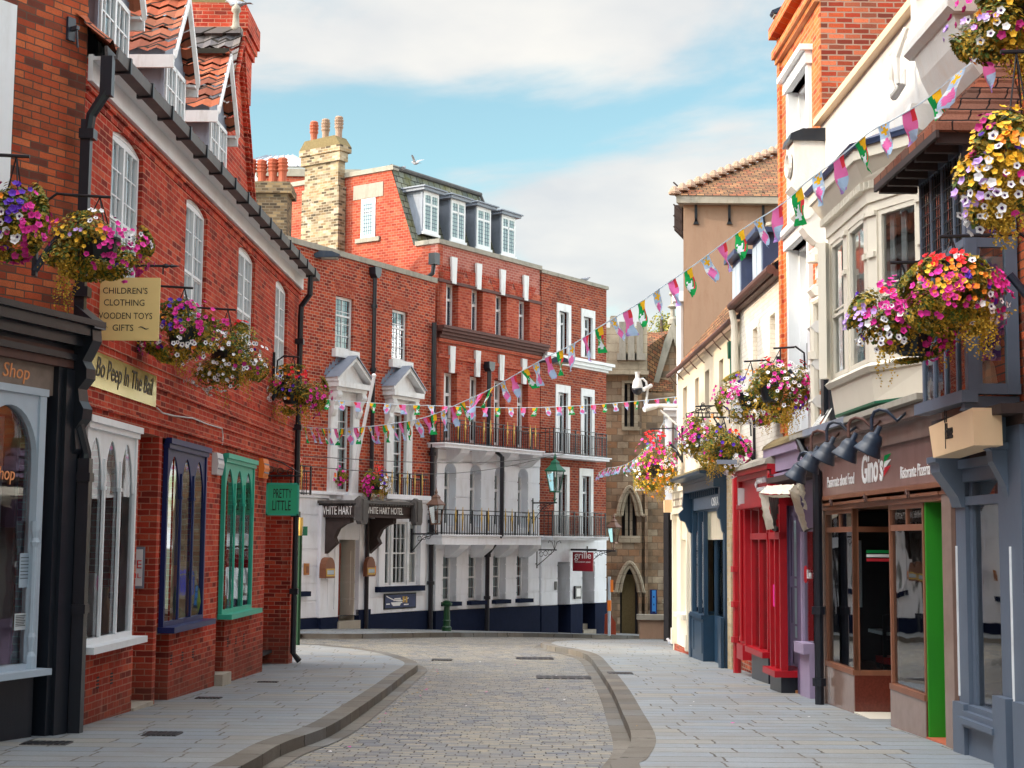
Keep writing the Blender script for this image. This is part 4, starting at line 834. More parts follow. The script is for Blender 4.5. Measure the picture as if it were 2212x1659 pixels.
# balcony rails
def railing(root, p0, p1, z0, h, out, nb, gold=(), rail2=.3, name='railing'):
    """p0..p1 along the wall, standing at -out, with returns to the wall"""
    m = MB(); r = .012
    for z in (z0+.04, z0+h, z0+h-.13): m.box(p0, p1, -out-.012, -out+.012, z-.012, z+.012); m.box(p0-.012, p0+.012, -out, 0, z-.012, z+.012); m.box(p1-.012, p1+.012, -out, 0, z-.012, z+.012)
    for i in range(nb+1):
        x = p0+(p1-p0)*i/nb; rr = .02 if i % 6 == 0 else .009; m.box(x-rr, x+rr, -out-rr, -out+rr, z0, z0+h-(0 if i % 6 == 0 else .13))
    k = max(2, int(out/.14))
    for i in range(1, k):
        for x in (p0, p1): m.box(x-.009, x+.009, -out*i/k-.009, -out*i/k+.009, z0, z0+h)
    f = child_of(m.build(name, 'black_iron', root)); f.location = tuple(root['_o'])
    if gold:
        m = MB()
        for q in gold:
            x = p0+(p1-p0)*q; m.lathe((x, -out-.02, z0+.12), [(.01, 0), (.012, .2), (.02, .3), (.032, .38), (.018, .45), (.026, .5), (.012, .6), (.006, .70)], 6)
        m.build_each('gilded_ornament', 'gold_paint', f)
    return f
ra, rb = u1_(c6(800, 300), .4), u1_(c6(1140, 300), .4); rz0 = z1_(c6(800, 390), .4); rz1 = z1_(c6(800, 175), .4)
m = MB(); m.box(ra-.05, rb+.05, -.5, .0, zband+.165, rz0+.0); m.build('balcony_slab', 'stucco_white', HB)
railing(HB, ra, rb, rz0, rz1-rz0, .42, 22, (.12, .3, .48, .66, .84)); railing(HB, -2.2, u1_(c6(190, 200), .4), rz0, rz1-rz0, .42, 12, (.8,))
# carved canopy with lettering
ca = u1_(c6(262, 480)); zc1 = z1_(c6(265, 430)); zc0 = z1_(c6(265, 535)); out = 1.3
cb = F1.hit(c6(1030, 500), out)[0]
CN = F1.thing('entrance_canopy', ca, 0, zc0, 'dark carved wooden entrance canopy lettered WHITE HART above the hotel door', 'canopy')
m = MB(); m.box(ca, cb, -out, 0, zc0+.04, zc0+.1); m.box(ca, cb, -out, -out+.05, zc0-.02, zc1); m.box(ca, ca+.05, -out+.05, 0, zc0-.02, zc1); m.box(cb-.05, cb, -out+.05, 0, zc0-.02, zc1); m.build('fascia', 'dark_timber', CN)
m = MB(); m.box(ca-.12, cb+.05, -out-.12, .0, zc1, zc1+.08)
n = 11
for i in range(n): y = -out+(i+.5)*out/n; m.lathe((ca-.06, y, zc1+.0), [(.055, 0), (.06, .02)], 10, 'x'); m.lathe((ca-.06, y, zc1-.02), [(.05, 0), (.02, .08)], 8, 'x')
n = 20
for i in range(n): x = ca+(i+.5)*(cb-ca)/n; m.lathe((x, -out-.06, zc1+.0), [(.05, 0), (.055, .03)], 8, 'y')
m.build('carved_edge', 'gutter_grey', CN)
m = MB()
for x in (ca, cb): m.prism([(x-.17, zc0-.12), (x-.12, zc0-.2), (x+.12, zc0-.2), (x+.17, zc0-.12), (x+.19, zc1-.1), (x+.14, zc1+.16), (x-.14, zc1+.16), (x-.19, zc1-.1)], -out-.17, -out-.02); m.prism([(-out-.19, zc0-.1), (-out+.1, zc0-.1), (-out+.1, zc1+.1), (-out-.05, zc1+.2), (-out-.19, zc1+.1)], x-.08, x+.08, 'x')
m.build_each('carved_post', 'gutter_grey', CN, 2)
m = MB()
for x in (ca+.1, cb-.5): m.prism([(0, zc0-.02), (-.95, zc0-.02), (-.95, zc0-.15), (-.75, zc0-.2), (-.55, zc0-.32), (-.42, zc0-.55), (-.5, zc0-.7), (-.32, zc0-.84), (-.18, zc0-.95), (-.0, zc0-1.1)], x, x+.16, 'x')
m.build_each('bracket', 'dark_timber', CN)
t = text(CN, 'WHITE HART HOTEL', ca+.28, cb-.55, zc0+.08, zc1-.08, -out-.004, 'lettering_white')
t = text(CN, 'WHITE HART', 0, out-.28, 0, zc1-zc0-.12, 0, 'lettering_white'); t.matrix_local = Matrix.Translation((ca-.004+CN['_o'][0], -.05+CN['_o'][1], zc0+.05+CN['_o'][2])) @ Matrix.Rotation(math.radians(-90), 4, 'Z')
# things on the hotel wall
def wallbox(name, F, q, y, th, label, cat, build):
    o = F.thing(name, (q[0]+q[1])/2, y, q[2], label, cat); build(o, q, y, th); return o
def menu_case(o, q, y, th):
    a, b, c, d = q; m = MB(); P = archpts(a, b, d-.28, .28, 8); poly = [(a, c), (b, c)]+[(p[0], p[1]) for p in reversed(P)]; m.prism(poly, y-th, y); m.build('case', 'brown_wood', o)
    m = MB(); m.box(a+.06, b-.06, y-th-.012, y-th-.002, c+.1, d-.34); m.build('menu_sheet', 'pale_blue_paint', o)
    m = MB(); m.box(a+.03, b-.03, y-th-.02, y-th-.002, c+.05, c+.09); m.box(a+.03, a+.06, y-th-.02, y-th-.002, c+.09, d-.3); m.box(b-.06, b-.03, y-th-.02, y-th-.002, c+.09, d-.3); m.box(a+.06, b-.06, y-th-.02, y-th-.002, d-.335, d-.3); m.build('frame', 'gold_paint', o)
wallbox('menu_case', F1, F1.q(c6(272, 865), c6(272, 1035), c6(350, 950), .2), -.17, .2, 'wooden arched menu case on the hotel wall left of the open door', 'menu case', menu_case)
wallbox('menu_case', F1, F1.q(c6(600, 860), c6(600, 1020), c6(670, 950), .2), -.28, .12, 'brass arched menu case on the black pipe right of the hotel door', 'menu case', menu_case)
def flatbox(mat):
    def f(o, q, y, th):
        m = MB(); m.box(q[0], q[1], y-th, y, q[2], q[3]); m.build('case', mat, o); m = MB(); m.box(q[0]+.03, q[1]-.03, y-th-.008, y-th-.001, q[2]+.05, q[3]-.08); m.build('face', 'lettering_black' if mat == 'plastic_orange' else 'brown_wood', o)
    return f
wallbox('wall_box', F1, F1.q(c6(140, 915), c6(140, 1008), c6(170, 950), .05), -.035, .07, 'small brown wooden box on the white wall beside the street lamp post', 'box', flatbox('wood_orange'))
def plate(o, q, y, th):
    m = MB(); m.box(q[0], q[1], y-th, y, q[2], q[3]); m.build('plate', 'plastic_orange', o); m = MB(); m.box(q[0]+.02, q[1]-.02, y-th-.006, y-th-.001, q[2], (q[2]+q[3])/2-.06); m.build('face', 'lettering_black', o)
    m = MB(); cx = (q[0]+q[1])/2; zz = (q[2]+q[3])/2+.08
    m.build('rating_mark', 'lettering_black', o) if False else None
wallbox('rating_plate', F1, F1.q(c6(700, 935), c6(700, 1010), c6(722, 970), .05), -.035, .02, 'small orange and black rating plate right of the hotel door', 'wall plate', plate)
bq = F1.q(c6(790, 1162), c6(790, 1290), c6(1047, 1200), .06)
def banner(o, q, y, th):
    m = MB(); m.box(q[0], q[1], y-th, y, q[2], q[3]); m.build('frame', 'black_paint', o); m = MB(); m.box(q[0]+.04, q[1]-.04, y-th-.006, y-th-.001, q[2]+.04, q[3]-.04); m.build('cloth', 'banner_navy', o)
    m = MB(); w = q[1]-q[0]; h = q[3]-q[2]
    for i, (a, b, z) in enumerate(((.3, .5, .62), (.27, .52, .52), (.2, .55, .36), (.22, .5, .28), (.25, .48, .2), (.05, .16, .3), (.6, .75, .22))): m.box(q[0]+w*a, q[0]+w*b, y-th-.009, y-th-.0065, q[2]+h*z, q[2]+h*z+.035)
    for i in range(9): t0, t1 = i/9, (i+1)/9; f_ = lambda t: q[3]-h*(.18+.35*math.sin(t*2.6)); m.mesh([(q[0]+.08+w*.7*t0, y-th-.009, f_(t0)), (q[0]+.08+w*.7*t1, y-th-.009, f_(t1)), (q[0]+.08+w*.7*t1, y-th-.009, f_(t1)+.03), (q[0]+.08+w*.7*t0, y-th-.009, f_(t0)+.03)], [(0, 1, 2, 3)])
    m.build('lettering', 'lettering_white', o)
    m = MB(); m.box(q[0]+w*.56, q[0]+w*.62, y-th-.01, y-th-.0065, q[2]+h*.4, q[2]+h*.8); m.box(q[0]+w*.65, q[0]+w*.71, y-th-.01, y-th-.0065, q[2]+h*.38, q[2]+h*.78); m.build('picture', 'gold_paint', o)
wallbox('banner', F1, bq, -.035, .03, 'navy framed advertising banner below the triple hotel window', 'banner', banner)
FP = F1.thing('flagpole', u1_(c6(480, 370)), 0, zband+.2, 'bare white flagpole leaning out from the hotel between two pedimented windows', 'flagpole')
a = F1.hit(c6(500, 395), .2); b = F1.hit(c5(785, 815), 1.2); m = MB(); m.tube([(a[0], -.2, a[1]), (b[0], -1.2, b[1])], [.06, .045], 10); m.lathe((b[0], -1.2, b[1]), [(.05, 0), (.07, .05), (.03, .1)], 8); m.build('pole', 'white_paint', FP)
m = MB(); m.box(a[0]-.18, a[0]+.18, -.45, .0, a[1]-.32, a[1]+.1); m.build('base_box', 'old_white_paint', FP)
# ================================================================= mansard hotel wing
F2 = Fac((-2.255, 45.75), (.71, 1)); z2 = lambda p, n=0: F2.hit(p, n)[1]; u2 = lambda p, n=0: F2.hit(p, n)[0]
E2 = u2((1166, 900)); ZP2 = CAMZ+9.12
HM = F2.thing('mansard_building', 0, 0, F2.gz(0), 'red brick hotel wing with mossy mansard roof, four dormers and white lower floors', 'hotel')
zpar = z2(c7(365, 790)); zdark = z2(c7(335, 840)); zcor = z2(c7(330, 1185)); zwt = z2(c8(75, 815)); zpl2 = z2(d1(60, 862)); zs_ = z2(c7(330, 1405))
tops = []
for (l, r, t, b) in ((420, 510, 868, 1195), (608, 690, 905, 1235), (785, 867, 950, 1270), (957, 1037, 995, 1305)): tops.append((u2(c7(l, 1000)), u2(c7(r, 1000))))
zt0, zt1 = zcor+.02, z2(c7(420, 868))
mids = [(u2(c8(l, 400)), u2(c8(r, 400))) for l, r in ((145, 252), (355, 455), (553, 645), (740, 828))]; zm1 = z2(c8(148, 188)); zm0 = z2(c8(145, 745))
arcs = [(u2(c8(l, 1100)), u2(c8(r, 1100))) for l, r in ((143, 238), (351, 442), (551, 637), (741, 822))]; za1 = z2(c8(190, 932)); za0 = z2(c8(125, 1508), .0)+.25
grs = [(u2(d1(l, 550)), u2(d1(r, 550))) for l, r in ((140, 260), (364, 480), (580, 690), (785, 885))]; zg1 = z2(d1(140, 370)); zg0 = z2(d1(135, 785))
m = MB(); wall(m, 0, E2, zwt, zpar, [(a, b, zt0, zt1) for a, b in tops]+[(a, b, zm0, zm1) for a, b in mids], 0, .3)
m.box(0, .3, .31, 8, zlow, zwt+.5); m.box(E2-.3, E2-.01, .31, 8, zlow, ZP2-.2); m.box(0, E2, 7.8, 8, zlow, ZP2)
m.box(0.31, E2-.31, 1.2, 1.4, zwt, ZP2-.3); m.build('wall', 'brick_mansard', HM)
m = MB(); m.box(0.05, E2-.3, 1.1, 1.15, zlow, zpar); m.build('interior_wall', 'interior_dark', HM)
m = MB(); m.box(-.02, E2-.02, .03, .3, zpar, ZP2-.14); m.build('parapet', 'brick_parapet', HM)
m = MB(); m.box(-.06, E2+.02, -.05, .36, ZP2-.14, ZP2); m.box(-.06, .3, .37, .9, ZP2-.14, ZP2); m.build('coping', 'coping_stone', HM)
# flank wall facing the street, rising to the mansard
def flank(p, uu=0):   # pixel on the plane x = uu of F2 -> (y, z)
    d = ray(p); n = F2.u; c = Vector((0, 0, CAMZ)); t = (F2.o+F2.u*uu-c).dot(n)/d.dot(n); q = c+d*t; return ((q-F2.o).dot(F2.w), q.z)
yt, ztop = flank(c7(18, 22)); ys = flank(c7(182, 530))[0]
m = MB(); m.mesh([(0, .3, zwt-.5), (0, 8, zwt-.5), (0, 8, ztop-.1), (0, yt, ztop-.1), (0, ys, ZP2-.1), (0, .3, ZP2-.14)], [(5, 4, 3, 2, 1, 0)]); m.box(-.012, .2, .0, .66, zwt+1, ZP2-.16)
m.build('flank_wall', 'brick_mansard', HM)
m = MB(); m.box(-.05, .25, yt-.1, 8, ztop-.1, ztop+.05); m.build('flank_coping', 'coping_stone', HM)
ya, za = flank(c4(940, 790)); yb, zb_ = flank(c4(1048, 1090)); ya, yb = max(ya, yb), min(ya, yb)
m = MB(); m.box(-.03, .0, yb, ya, zb_, za); wf = child_of(m.build('window', 'white_paint', HM)); wf.location = tuple(HM['_o'])
m = MB(); m.box(-.04, -.031, yb+.08, ya-.08, zb_+.1, zb_+(za-zb_)*.62); m.box(-.04, -.031, yb+.08, ya-.08, zb_+(za-zb_)*.7, za-.08); m.build('pane', 'curtain_teal', wf)
m = MB()
for i in range(1, 5): y = yb+.08+(ya-yb-.16)*i/5; m.box(-.046, -.041, y-.008, y+.008, zb_+.1, za-.08)
for i in range(1, 9): z = zb_+.1+(za-zb_-.18)*i/9; m.box(-.046, -.041, yb+.08, ya-.08, z-.008, z+.008)
m.build('glazing_lead', 'lead_dark', wf)
m = MB(); m.box(-.07, .0, yb-.2, ya+.2, zb_-.14, zb_-.0); m.box(-.02, .01, yb-.3, ya+.35, za+.02, za+.48); m.build_each('stone_trim', 'coping_stone', wf)
# mansard slope and dormers
m = MB(); m.quad((0.02, ys, ZP2-.25), (E2-.2, ys, ZP2-.25), (E2-.9, yt, ztop-.05), (.02, yt, ztop-.05)); m.quad((E2-.2, ys, ZP2-.25), (E2-.2, 6, ZP2-.25), (E2-.9, 5.5, ztop-.05), (E2-.9, yt, ztop-.05)); m.quad((0, yt, ztop-.02), (E2-.9, yt, ztop-.02), (E2-.9, 8, ztop-.02), (0, 8, ztop-.02))
m.build('roof', 'slate_mossy', HM)
m = MB(); m.tube([(-.05, yt-.03, ztop), (E2-.85, yt-.03, ztop)], .08, 8); m.tube([(E2-.9, yt-.05, ztop), (E2-.2, ys-.02, ZP2-.2)], .05, 6); m.build('roof_edge', 'gutter_grey', HM)
for (l, r, t, b, lw) in ((250, 360, 195, 515, 158), (452, 556, 255, 572, 365), (642, 745, 310, 625, 562), (826, 925, 372, 678, 748)):
    yd = ys-.02; a = F2.hit(c7(l, 400), -yd)[0]; b_ = F2.hit(c7(r, 400), -yd)[0]; zt = F2.hit(c7(l, t), -yd)[1]; z0 = F2.hit(c7(l, b-22), -yd)[1]
    m = MB(); m.box(a-.04, b_+.04, yd, yd+.08, z0-.08, zt); ysl = lambda z: ys+(z-ZP2+.25)/(ztop-ZP2+.2)*(yt-ys)+.02; m.mesh([(a, yd+.08, z0-.1), (a, ysl(z0-.1), z0-.1), (a, ysl(zt), zt), (a, yd+.08, zt)], [(0, 3, 2, 1)]); m.mesh([(b_, yd+.08, z0-.1), (b_, ysl(z0-.1), z0-.1), (b_, ysl(zt), zt), (b_, yd+.08, zt)], [(0, 1, 2, 3)])
    m.build('dormer', 'lead', HM); d_ = child_of(bpy.context.scene.objects[-1]) if False else None
    dm = COL.objects[-1]; child_of(dm)
    m = MB(); m.box(a-.16, b_+.16, yd-.16, ysl(zt)+.1, zt, zt+.09); m.box(a-.22, b_+.22, yd-.22, ysl(zt)+.1, zt+.09, zt+.13); m.build('roof', 'lead', dm)
    m = MB(); y = yd-.03; m.box(a-.06, b_+.06, y-.03, yd, z0-.1, z0-.02)
    for (p, q, r_, s) in ((a, b_, z0-.02, z0+.07), (a, b_, zt-.12, zt-.001), (a, a+.07, z0+.07, zt-.12), (b_-.07, b_, z0+.07, zt-.12), ((a+b_)/2-.03, (a+b_)/2+.03, z0+.07, zt-.12), (a+.07, b_-.07, z0+(zt-z0)*.66, z0+(zt-z0)*.66+.07)): m.box(p, q, y, yd+.002, r_, s)
    m.build('window_frame', 'white_paint', dm)
    m = MB(); m.box(a+.07, b_-.07, yd-.012, yd-.004, z0+.07, zt-.12); m.build('pane', 'curtain_teal', dm)
    m = MB()
    for i in range(1, 6): x = a+.07+(b_-a-.14)*i/6; m.box(x-.007, x+.007, yd-.02, yd-.013, z0+.07, zt-.12)
    for i in range(1, 9): z = z0+.07+(zt-z0-.19)*i/9; m.box(a+.07, b_-.07, yd-.019, yd-.013, z-.007, z+.007)
    m.build('glazing_lead', 'lead_dark', dm)
# stack against the flank
ysa, zsb = flank(c4(770, 600), -.34); ysb, _ = flank(c4(455, 600), -.34); zst = flank(c4(770, 345), -.34)[1]; lo_, hi_ = min(ysa, ysb), max(ysa, ysb)
ST = F2.thing('chimney_stack', -.35, lo_, 8, 'tall pale and sooty brick chimney stack carrying three clay pots', 'chimney')
m = MB(); m.box(-.36, -.02, lo_+.06, hi_-.03, 7.6, zst-1.3); m.box(-.34, -.02, lo_+.12, hi_-.12, zst-1.3, zst-.5); m.box(-.42, -.02, lo_, hi_, zst-.5, zst-.06); m.box(-.46, .1, lo_-.04, hi_+.04, zst-.2, zst); m.build('stack', 'brick_buff', ST)
m = MB(); m.prism([(lo_-.04, zst), (hi_+.04, zst), (hi_-.2, zst+.3), (lo_+.2, zst+.32)], -.46, .1, 'x'); m.build('cap', 'moss', ST)
def pot(m, c, h=.95, r=.17):
    m.lathe(c, [(r*.9, 0), (r*.85, h*.35), (r*.95, h*.5), (r*1.15, h*.55), (r*1.15, h*.6), (r*.95, h*.61), (r*1.05, h*.66), (r*1.2, h*.70), (r*1.2, h*.74), (r*.95, h*.75), (r*1.2, h*.82), (r*1.2, h*.86), (r*.95, h*.87), (r*1.1, h*.95), (r*.8, h), (r*.3, h)], 12)
for i, (f_, mt) in enumerate(((.80, 'terracotta'), (.5, 'terracotta_grey'), (.16, 'terracotta_grey'))):
    m = MB(); pot(m, (-.18, lo_+(hi_-lo_)*f_, zst+.18), .82, .125); m.build('chimney_pot', mt, ST, smooth=False)
# voussoirs, keystones, cornices
m = MB(); m.box(-.03, E2, -.05, .03, zdark-.07, zdark+.02); m.build('string_course', 'moulding_dark', HM)
m = MB()
for i, (h, n) in enumerate(((.0, .34), (.09, .28), (.18, .2), (.27, .12))): m.box(-.12 if i < 2 else -.04, E2+.1, -n, .0, zcor-.09-h, zcor-h)
m.build('cornice', 'moulding_dark', HM)
m = MB(); m.box(-.02, E2, -.08, .0, zcor-.48, zcor-.37); m.box(-.02, E2, -.06, .0, zs_-.05, zs_+.06); m.build('brick_moulding', 'brick_mansard', HM)
for grp, t in ((tops, zt1), (mids, zm1)):
    m = MB(); kk = MB()
    for a, b in grp:
        c = (a+b)/2
        for s in (-1, 1):
            for i in range(5): f0, f1 = i/5, (i+.8)/5; e = .3; P = lambda f, z: (c+s*(.12+((b-a)/2-.05)*f+ (e*f if z else 0)), -.012, t+(.5 if z else .0)); q = [P(f0, 0), P(f1, 0), P(f1, 1), P(f0, 1)]; m.mesh(q, [(0, 1, 2, 3)])
        kk.prism([(c-.10, t-.02), (c+.10, t-.02), (c+.15, t+.86), (c-.15, t+.86)], -.07, .0)
    m.build('voussoirs', 'brick_left', HM)
    for a, b in grp: c = (a+b)/2; kk = MB(); kk.prism([(c-.10, t-.02), (c+.10, t-.02), (c+.14, t+.80), (c-.14, t+.80)], -.08, .0); kk.build('keystone', 'old_white_paint', HM)
for a, b in tops: window(HM, a, b, zt0, zt1, .24, 1, 1, .08, .02, mid=0, trans=.66, pair=True, leads=(8, 16), curtain=('curtain_teal', 'side'))
for a, b in mids: window(HM, a, b, zm0, zm1, .24, 1, 1, .09, .03, mid=0, trans=.7, pair=True, curtain=('curtain_teal', 'full'))
# white floors
zslab = z2(c8(125, 1512), .35)
wall_ops = [(a, b, za0, za1, (b-a)/2) for a, b in arcs]
rustic(HM, 'first_floor_wall', .02, E2-.02, zslab, za1+.12, wall_ops, .62, .035, .03); m = MB(); m.box(.02, E2-.02, -.03, .0, za1+.16, zwt-.34); m.box(.02, E2-.02, -.05, .0, zwt-.30, zwt); m.box(.02, E2-.02, 0, .25, za1+.12, zwt)
m.build('white_frieze', 'stucco_white', HM)
rustic(HM, 'ground_floor_wall', .02, E2-.02, zpl2, zslab-.0, [(a, b, zg0, zg1) for a, b in grs], .47, .035, .03)
m = MB(); m.box(0, E2-.01, -.07, .25, zlow-.6, zpl2); m.build('plinth', 'plinth_navy', HM)
for a, b in arcs: window(HM, a, b, za0, za1, .24, 1, 1, .08, .03, rise=(b-a)/2, mid=0, trans=.62, pair=True, curtain=('curtain_teal', 'full'))
for a, b in grs: window(HM, a, b, zg0, zg1, .22, 2, 4, .07, .022, mid=.5, curtain=('curtain_teal', 'side'), sill=(.07, .42, .12), sillm='plinth_navy')
def balcony(root, pa, pb, zf, h, out, nb, gold, th=.14, brackets=(), label=None):
    m = MB(); m.box(pa-.08, pb+.08, -out-.08, -.035, zf-th, zf); m.box(pa-.14, pb+.14, -out-.14, -.035, zf-.04, zf+.0)
    for x in brackets: m.prism([(-.03, zf-th), (-out-.02, zf-th), (-out+.05, zf-th-.12), (-.2, zf-th-.36), (-.03, zf-th-.4)], x-.22, x+.22, 'x')
    m.build('balcony_slab', 'stucco_white', root); return railing(root, pa, pb, zf+.002, h, out, nb, gold)
b1f = z2(c8(130, 762), .6); b1t = z2(c8(150, 568), .6); pa, pb = u2(c8(150, 650), .6), u2(c8(918, 750), .6)
G8 = (.13, .2, .39, .46, .64, .71, .89, .95)
balcony(HM, pa, pb, b1f, b1t-b1f, .6, 40, G8, brackets=[(a+b)/2 for a, b in mids])
b2f = z2(c8(125, 1508), .6); b2t = z2(c8(125, 1308), .6); pa, pb = u2(c8(128, 1400), .6), u2(c8(905, 1420), .6)
balcony(HM, pa, pb, b2f, b2t-b2f, .6, 40, G8, .3, brackets=[(a+b)/2 for a, b in arcs])
x = u2(c8(510, 500), .15); pipe(HM, [(x, -.15, z2(c8(515, 150), .15)), (x, -.15, b1f+.1), (x-.02, -.7, b1f-.3), (x-.02, -.7, b2f), (x, -.16, b2f-.6), (x, -.16, F2.gz(x))], .07, collars=[(x, -.15, 6), (x, -.16, -.3), (x, -.16, 1)], hop=(x, -.15, z2(c8(515, 190), .15)))
m = MB(); a = F2.hit(c4(1520, 1290), .1); m.box(a[0]-.12, a[0]+.12, -.25, .0, a[1]-.1, a[1]+.25); m.tube([(a[0], -.12, a[1]), (a[0]-.02, -.1, a[1]-.35), (-.1, .6, a[1]-.55), (-.1, 1.4, a[1]-.9)], .07, 8); m.build('rainwater_head', 'black_paint', HM)
# ================================================================= plum brick end wing
F3 = Fac((F2.w3(E2, 0, 0).x, F2.w3(E2, 0, 0).y), (.71, 1)); z3 = lambda p, n=0: F3.hit(p, n)[1]; u3 = lambda p, n=0: F3.hit(p, n)[0]
E3 = u3((1309, 1100)); ZP3 = z3(c7(1120, 775))
HE = F3.thing('end_wing_building', 0, 0, F3.gz(0), 'brown brick hotel end wing with plain parapet and white balcony doors in pairs', 'hotel')
T3 = [(u3(c7(l, 1200)), u3(c7(r, 1200))) for l, r in ((1232, 1336), (1412, 1513))]; t31, t30 = z3(c7(1235, 1020)), z3(c7(1230, 1385))
M3 = [(u3(c8(l, 600)), u3(c8(r, 600))) for l, r in ((1047, 1166), (1252, 1361))]; m31, m30 = z3(c8(1048, 290)), z3(c8(1040, 845))
B3_ = [(u3(c8(l, 1250)), u3(c8(r, 1250))) for l, r in ((1037, 1158), (1238, 1351))]; b31, b30 = z3(c8(1040, 955)), z3(c8(1030, 1520))
D3_ = [(u3(d1(l, 700)), u3(d1(r, 700))) for l, r in ((1140, 1250), (1355, 1463))]; d31 = z3(d1(1140, 435)); zw3 = z3(d1(1000, 235)); zpl3 = z3(d1(1000, 818))
m = MB(); wall(m, .05, E3, zw3, ZP3-.12, [(a, b, t30, t31) for a, b in T3]+[(a, b, m30, m31) for a, b in M3]+[(a, b, b30, b31) for a, b in B3_], 0, .25)
m.box(.05, .3, .26, 7, zlow-1, ZP3-.2); m.box(E3-.25, E3-.01, .26, 7, zlow-1.5, ZP3-.13); m.box(.05, E3, 6.9, 7, -3, ZP3-.2); m.box(.3, E3-.3, .3, 6.9, ZP3-.6, ZP3-.55); m.build('wall', 'brick_plum', HE)
m = MB(); m.box(.3, E3-.3, .9, .95, -3, ZP3-.7); m.build('interior_wall', 'interior_dark', HE)
m = MB(); m.box(.0, E3+.06, -.06, .3, ZP3-.12, ZP3); m.build('coping', 'coping_stone', HE)
zc3 = z3(c7(1125, 1390)); m = MB(); m.box(.02, E3+.15, -.28, .0, zc3-.1, zc3); m.box(.02, E3+.1, -.18, .0, zc3-.22, zc3-.1); m.box(.02, E3+.02, -.08, 0, zc3-.3, zc3-.22); m.build('cornice', 'white_paint', HE)
for grp, a0, a1 in ((T3, t30, t31), (M3, m30, m31), (B3_, b30, b31)):
    for a, b in grp:
        m = MB(); m.box(a, a+.14, -.03, .06, a0, a1); m.box(b-.16, b, -.03, .06, a0, a1); m.box(a+.14, b-.16, -.03, .06, a1-.26, a1); m.build('window_surround', 'old_white_paint', HE)
        window(HE, a+.14, b-.16, a0, a1-.26, .14, 1, 1, .07, .03, mid=0, trans=.74, pair=True, curtain=('curtain_teal', 'full'))
rustic(HE, 'ground_floor_wall', .12, E3-.01, zpl3, zw3-.0, [(a, b, zlow, d31) for a, b in D3_], .47, .035, .03)
m = MB(); wall(m, .1, E3, zlow-1.6, zpl3, [(a, b, zlow-2, zpl3+.1) for a, b in D3_], -.06, .3)
for a, b in D3_: m.box(b, b+.02, .24, .9, -3.5, zpl3); m.box(a, b, .9, .93, -3.5, zpl3)
m.build('plinth', 'plinth_navy', HE)
m = MB()
for a, b in D3_: m.box(b, b+.02, .25, .9, zpl3, d31); m.box(a, b, .9, .93, zpl3, d31); m.box(a, b, .25, .9, d31, d31+.02)
m.build('porch_lining', 'stucco_white', HE)
m = MB(); a, b = D3_[1]; z = F3.gz(a); m.box(a, b, -.1, .9, z-.3, z+.12); m.box(a, b, .25, .9, z+.12, z+.3); m.build('door_step', 'stone_step', HE)
for zf, zt, l, r, oo in ((z3(c8(1035, 852), .5), z3(c8(1040, 648), .5), 1037, 1462, .5), (z3(c8(1028, 1522), .5), z3(c8(1030, 1322), .5), 1030, 1455, .5)): balcony(HE, u3(c8(l, 700), oo), u3(c8(r, 700), oo), zf, zt-zf, oo, 30, (), .12)
x = F3.hit(c8(930, 1000), .05)[0]
# ================================================================= other chimneys and the roofs behind the hotel
YB = 47
def boxthing(name, pl, pr, Y, dep, z0, label, cat, mat, part='stack'):
    a, b = at(pl, Y), at(pr, Y); o = empty(name, ((a.x+b.x)/2, Y, z0), 0, label, cat); o['_o'] = (-(a.x+b.x)/2, -Y, -z0); return o, a.x, b.x, a.z
o, a, b, zt = boxthing('chimney_stack', (549, 392), (630, 392), 44, 1, 7.5, 'low sooty brick chimney stack with four red pots behind the roof edge', 'chimney', '')
m = MB(); m.box(a-.4, b-.12, 44, 45.0, 7, zt-.35); m.box(a-.5, b, 43.9, 45.1, zt-.35, zt-.12); m.box(a-.45, b-.05, 43.95, 45.05, zt-.12, zt); m.build('stack', 'brick_sooty', o)
for px, py in ((543, 350), (566, 352), (590, 349), (611, 347)):
    q = at((px, py), 44.5); m = MB(); pot(m, (q.x, 44.5, zt-.02), q.z-zt+.1, .14); m.build('chimney_pot', 'terracotta', o)
o, a, b, zt = boxthing('rendered_building', (560, 387), (655, 387), 52, 1, 4, 'orange rendered building with red parapet behind the chimneys', 'building', '')
m = MB(); m.box(a, b+2, 52, 58, 4, zt-.6); m.build('wall', 'render_tan', o); m = MB(); m.box(a, b+2, 51.97, 58, zt-.6, zt+.1); m.build('parapet', 'brick_mansard', o); m = MB(); m.box(a-.1, b+2, 51.9, 58, zt+.1, zt+.35); m.build('coping', 'coping_stone', o)
o, a, b, zt = boxthing('rooftop_lantern', (545, 343), (655, 346), 62, 1, 8, 'white glazed rooftop lantern with hipped top behind the orange chimneys', 'roof lantern', '')
p, q, r_, s = at((545, 350), 62), at((652, 350), 62), at((566, 318), 62), at((620, 316), 62)
m = MB(); m.box(p.x-.6, q.x+.2, 62, 66, 5, p.z-.2); m.build('wall', 'white_cladding', o); m = MB(); m.mesh([(p.x-.8, 61.9, p.z-.2), (q.x+.4, 61.9, q.z-.2), (s.x, 63.5, s.z), (r_.x, 63.5, r_.z), (p.x-.8, 66, p.z-.2), (q.x+.4, 66, p.z-.2)], [(0, 1, 2, 3), (1, 5, 2), (0, 3, 4), (3, 2, 5, 4)]); m.build('roof', 'white_paint', o)
m = MB()
for i in range(7): t = i/6; m.tube([(p.x-.8+(q.x-p.x+1.2)*t, 61.85, p.z-.17), (r_.x+(s.x-r_.x)*t, 63.45, r_.z+(s.z-r_.z)*t+.03)], .03, 4)
m.build('glazing_bar', 'lead', o)
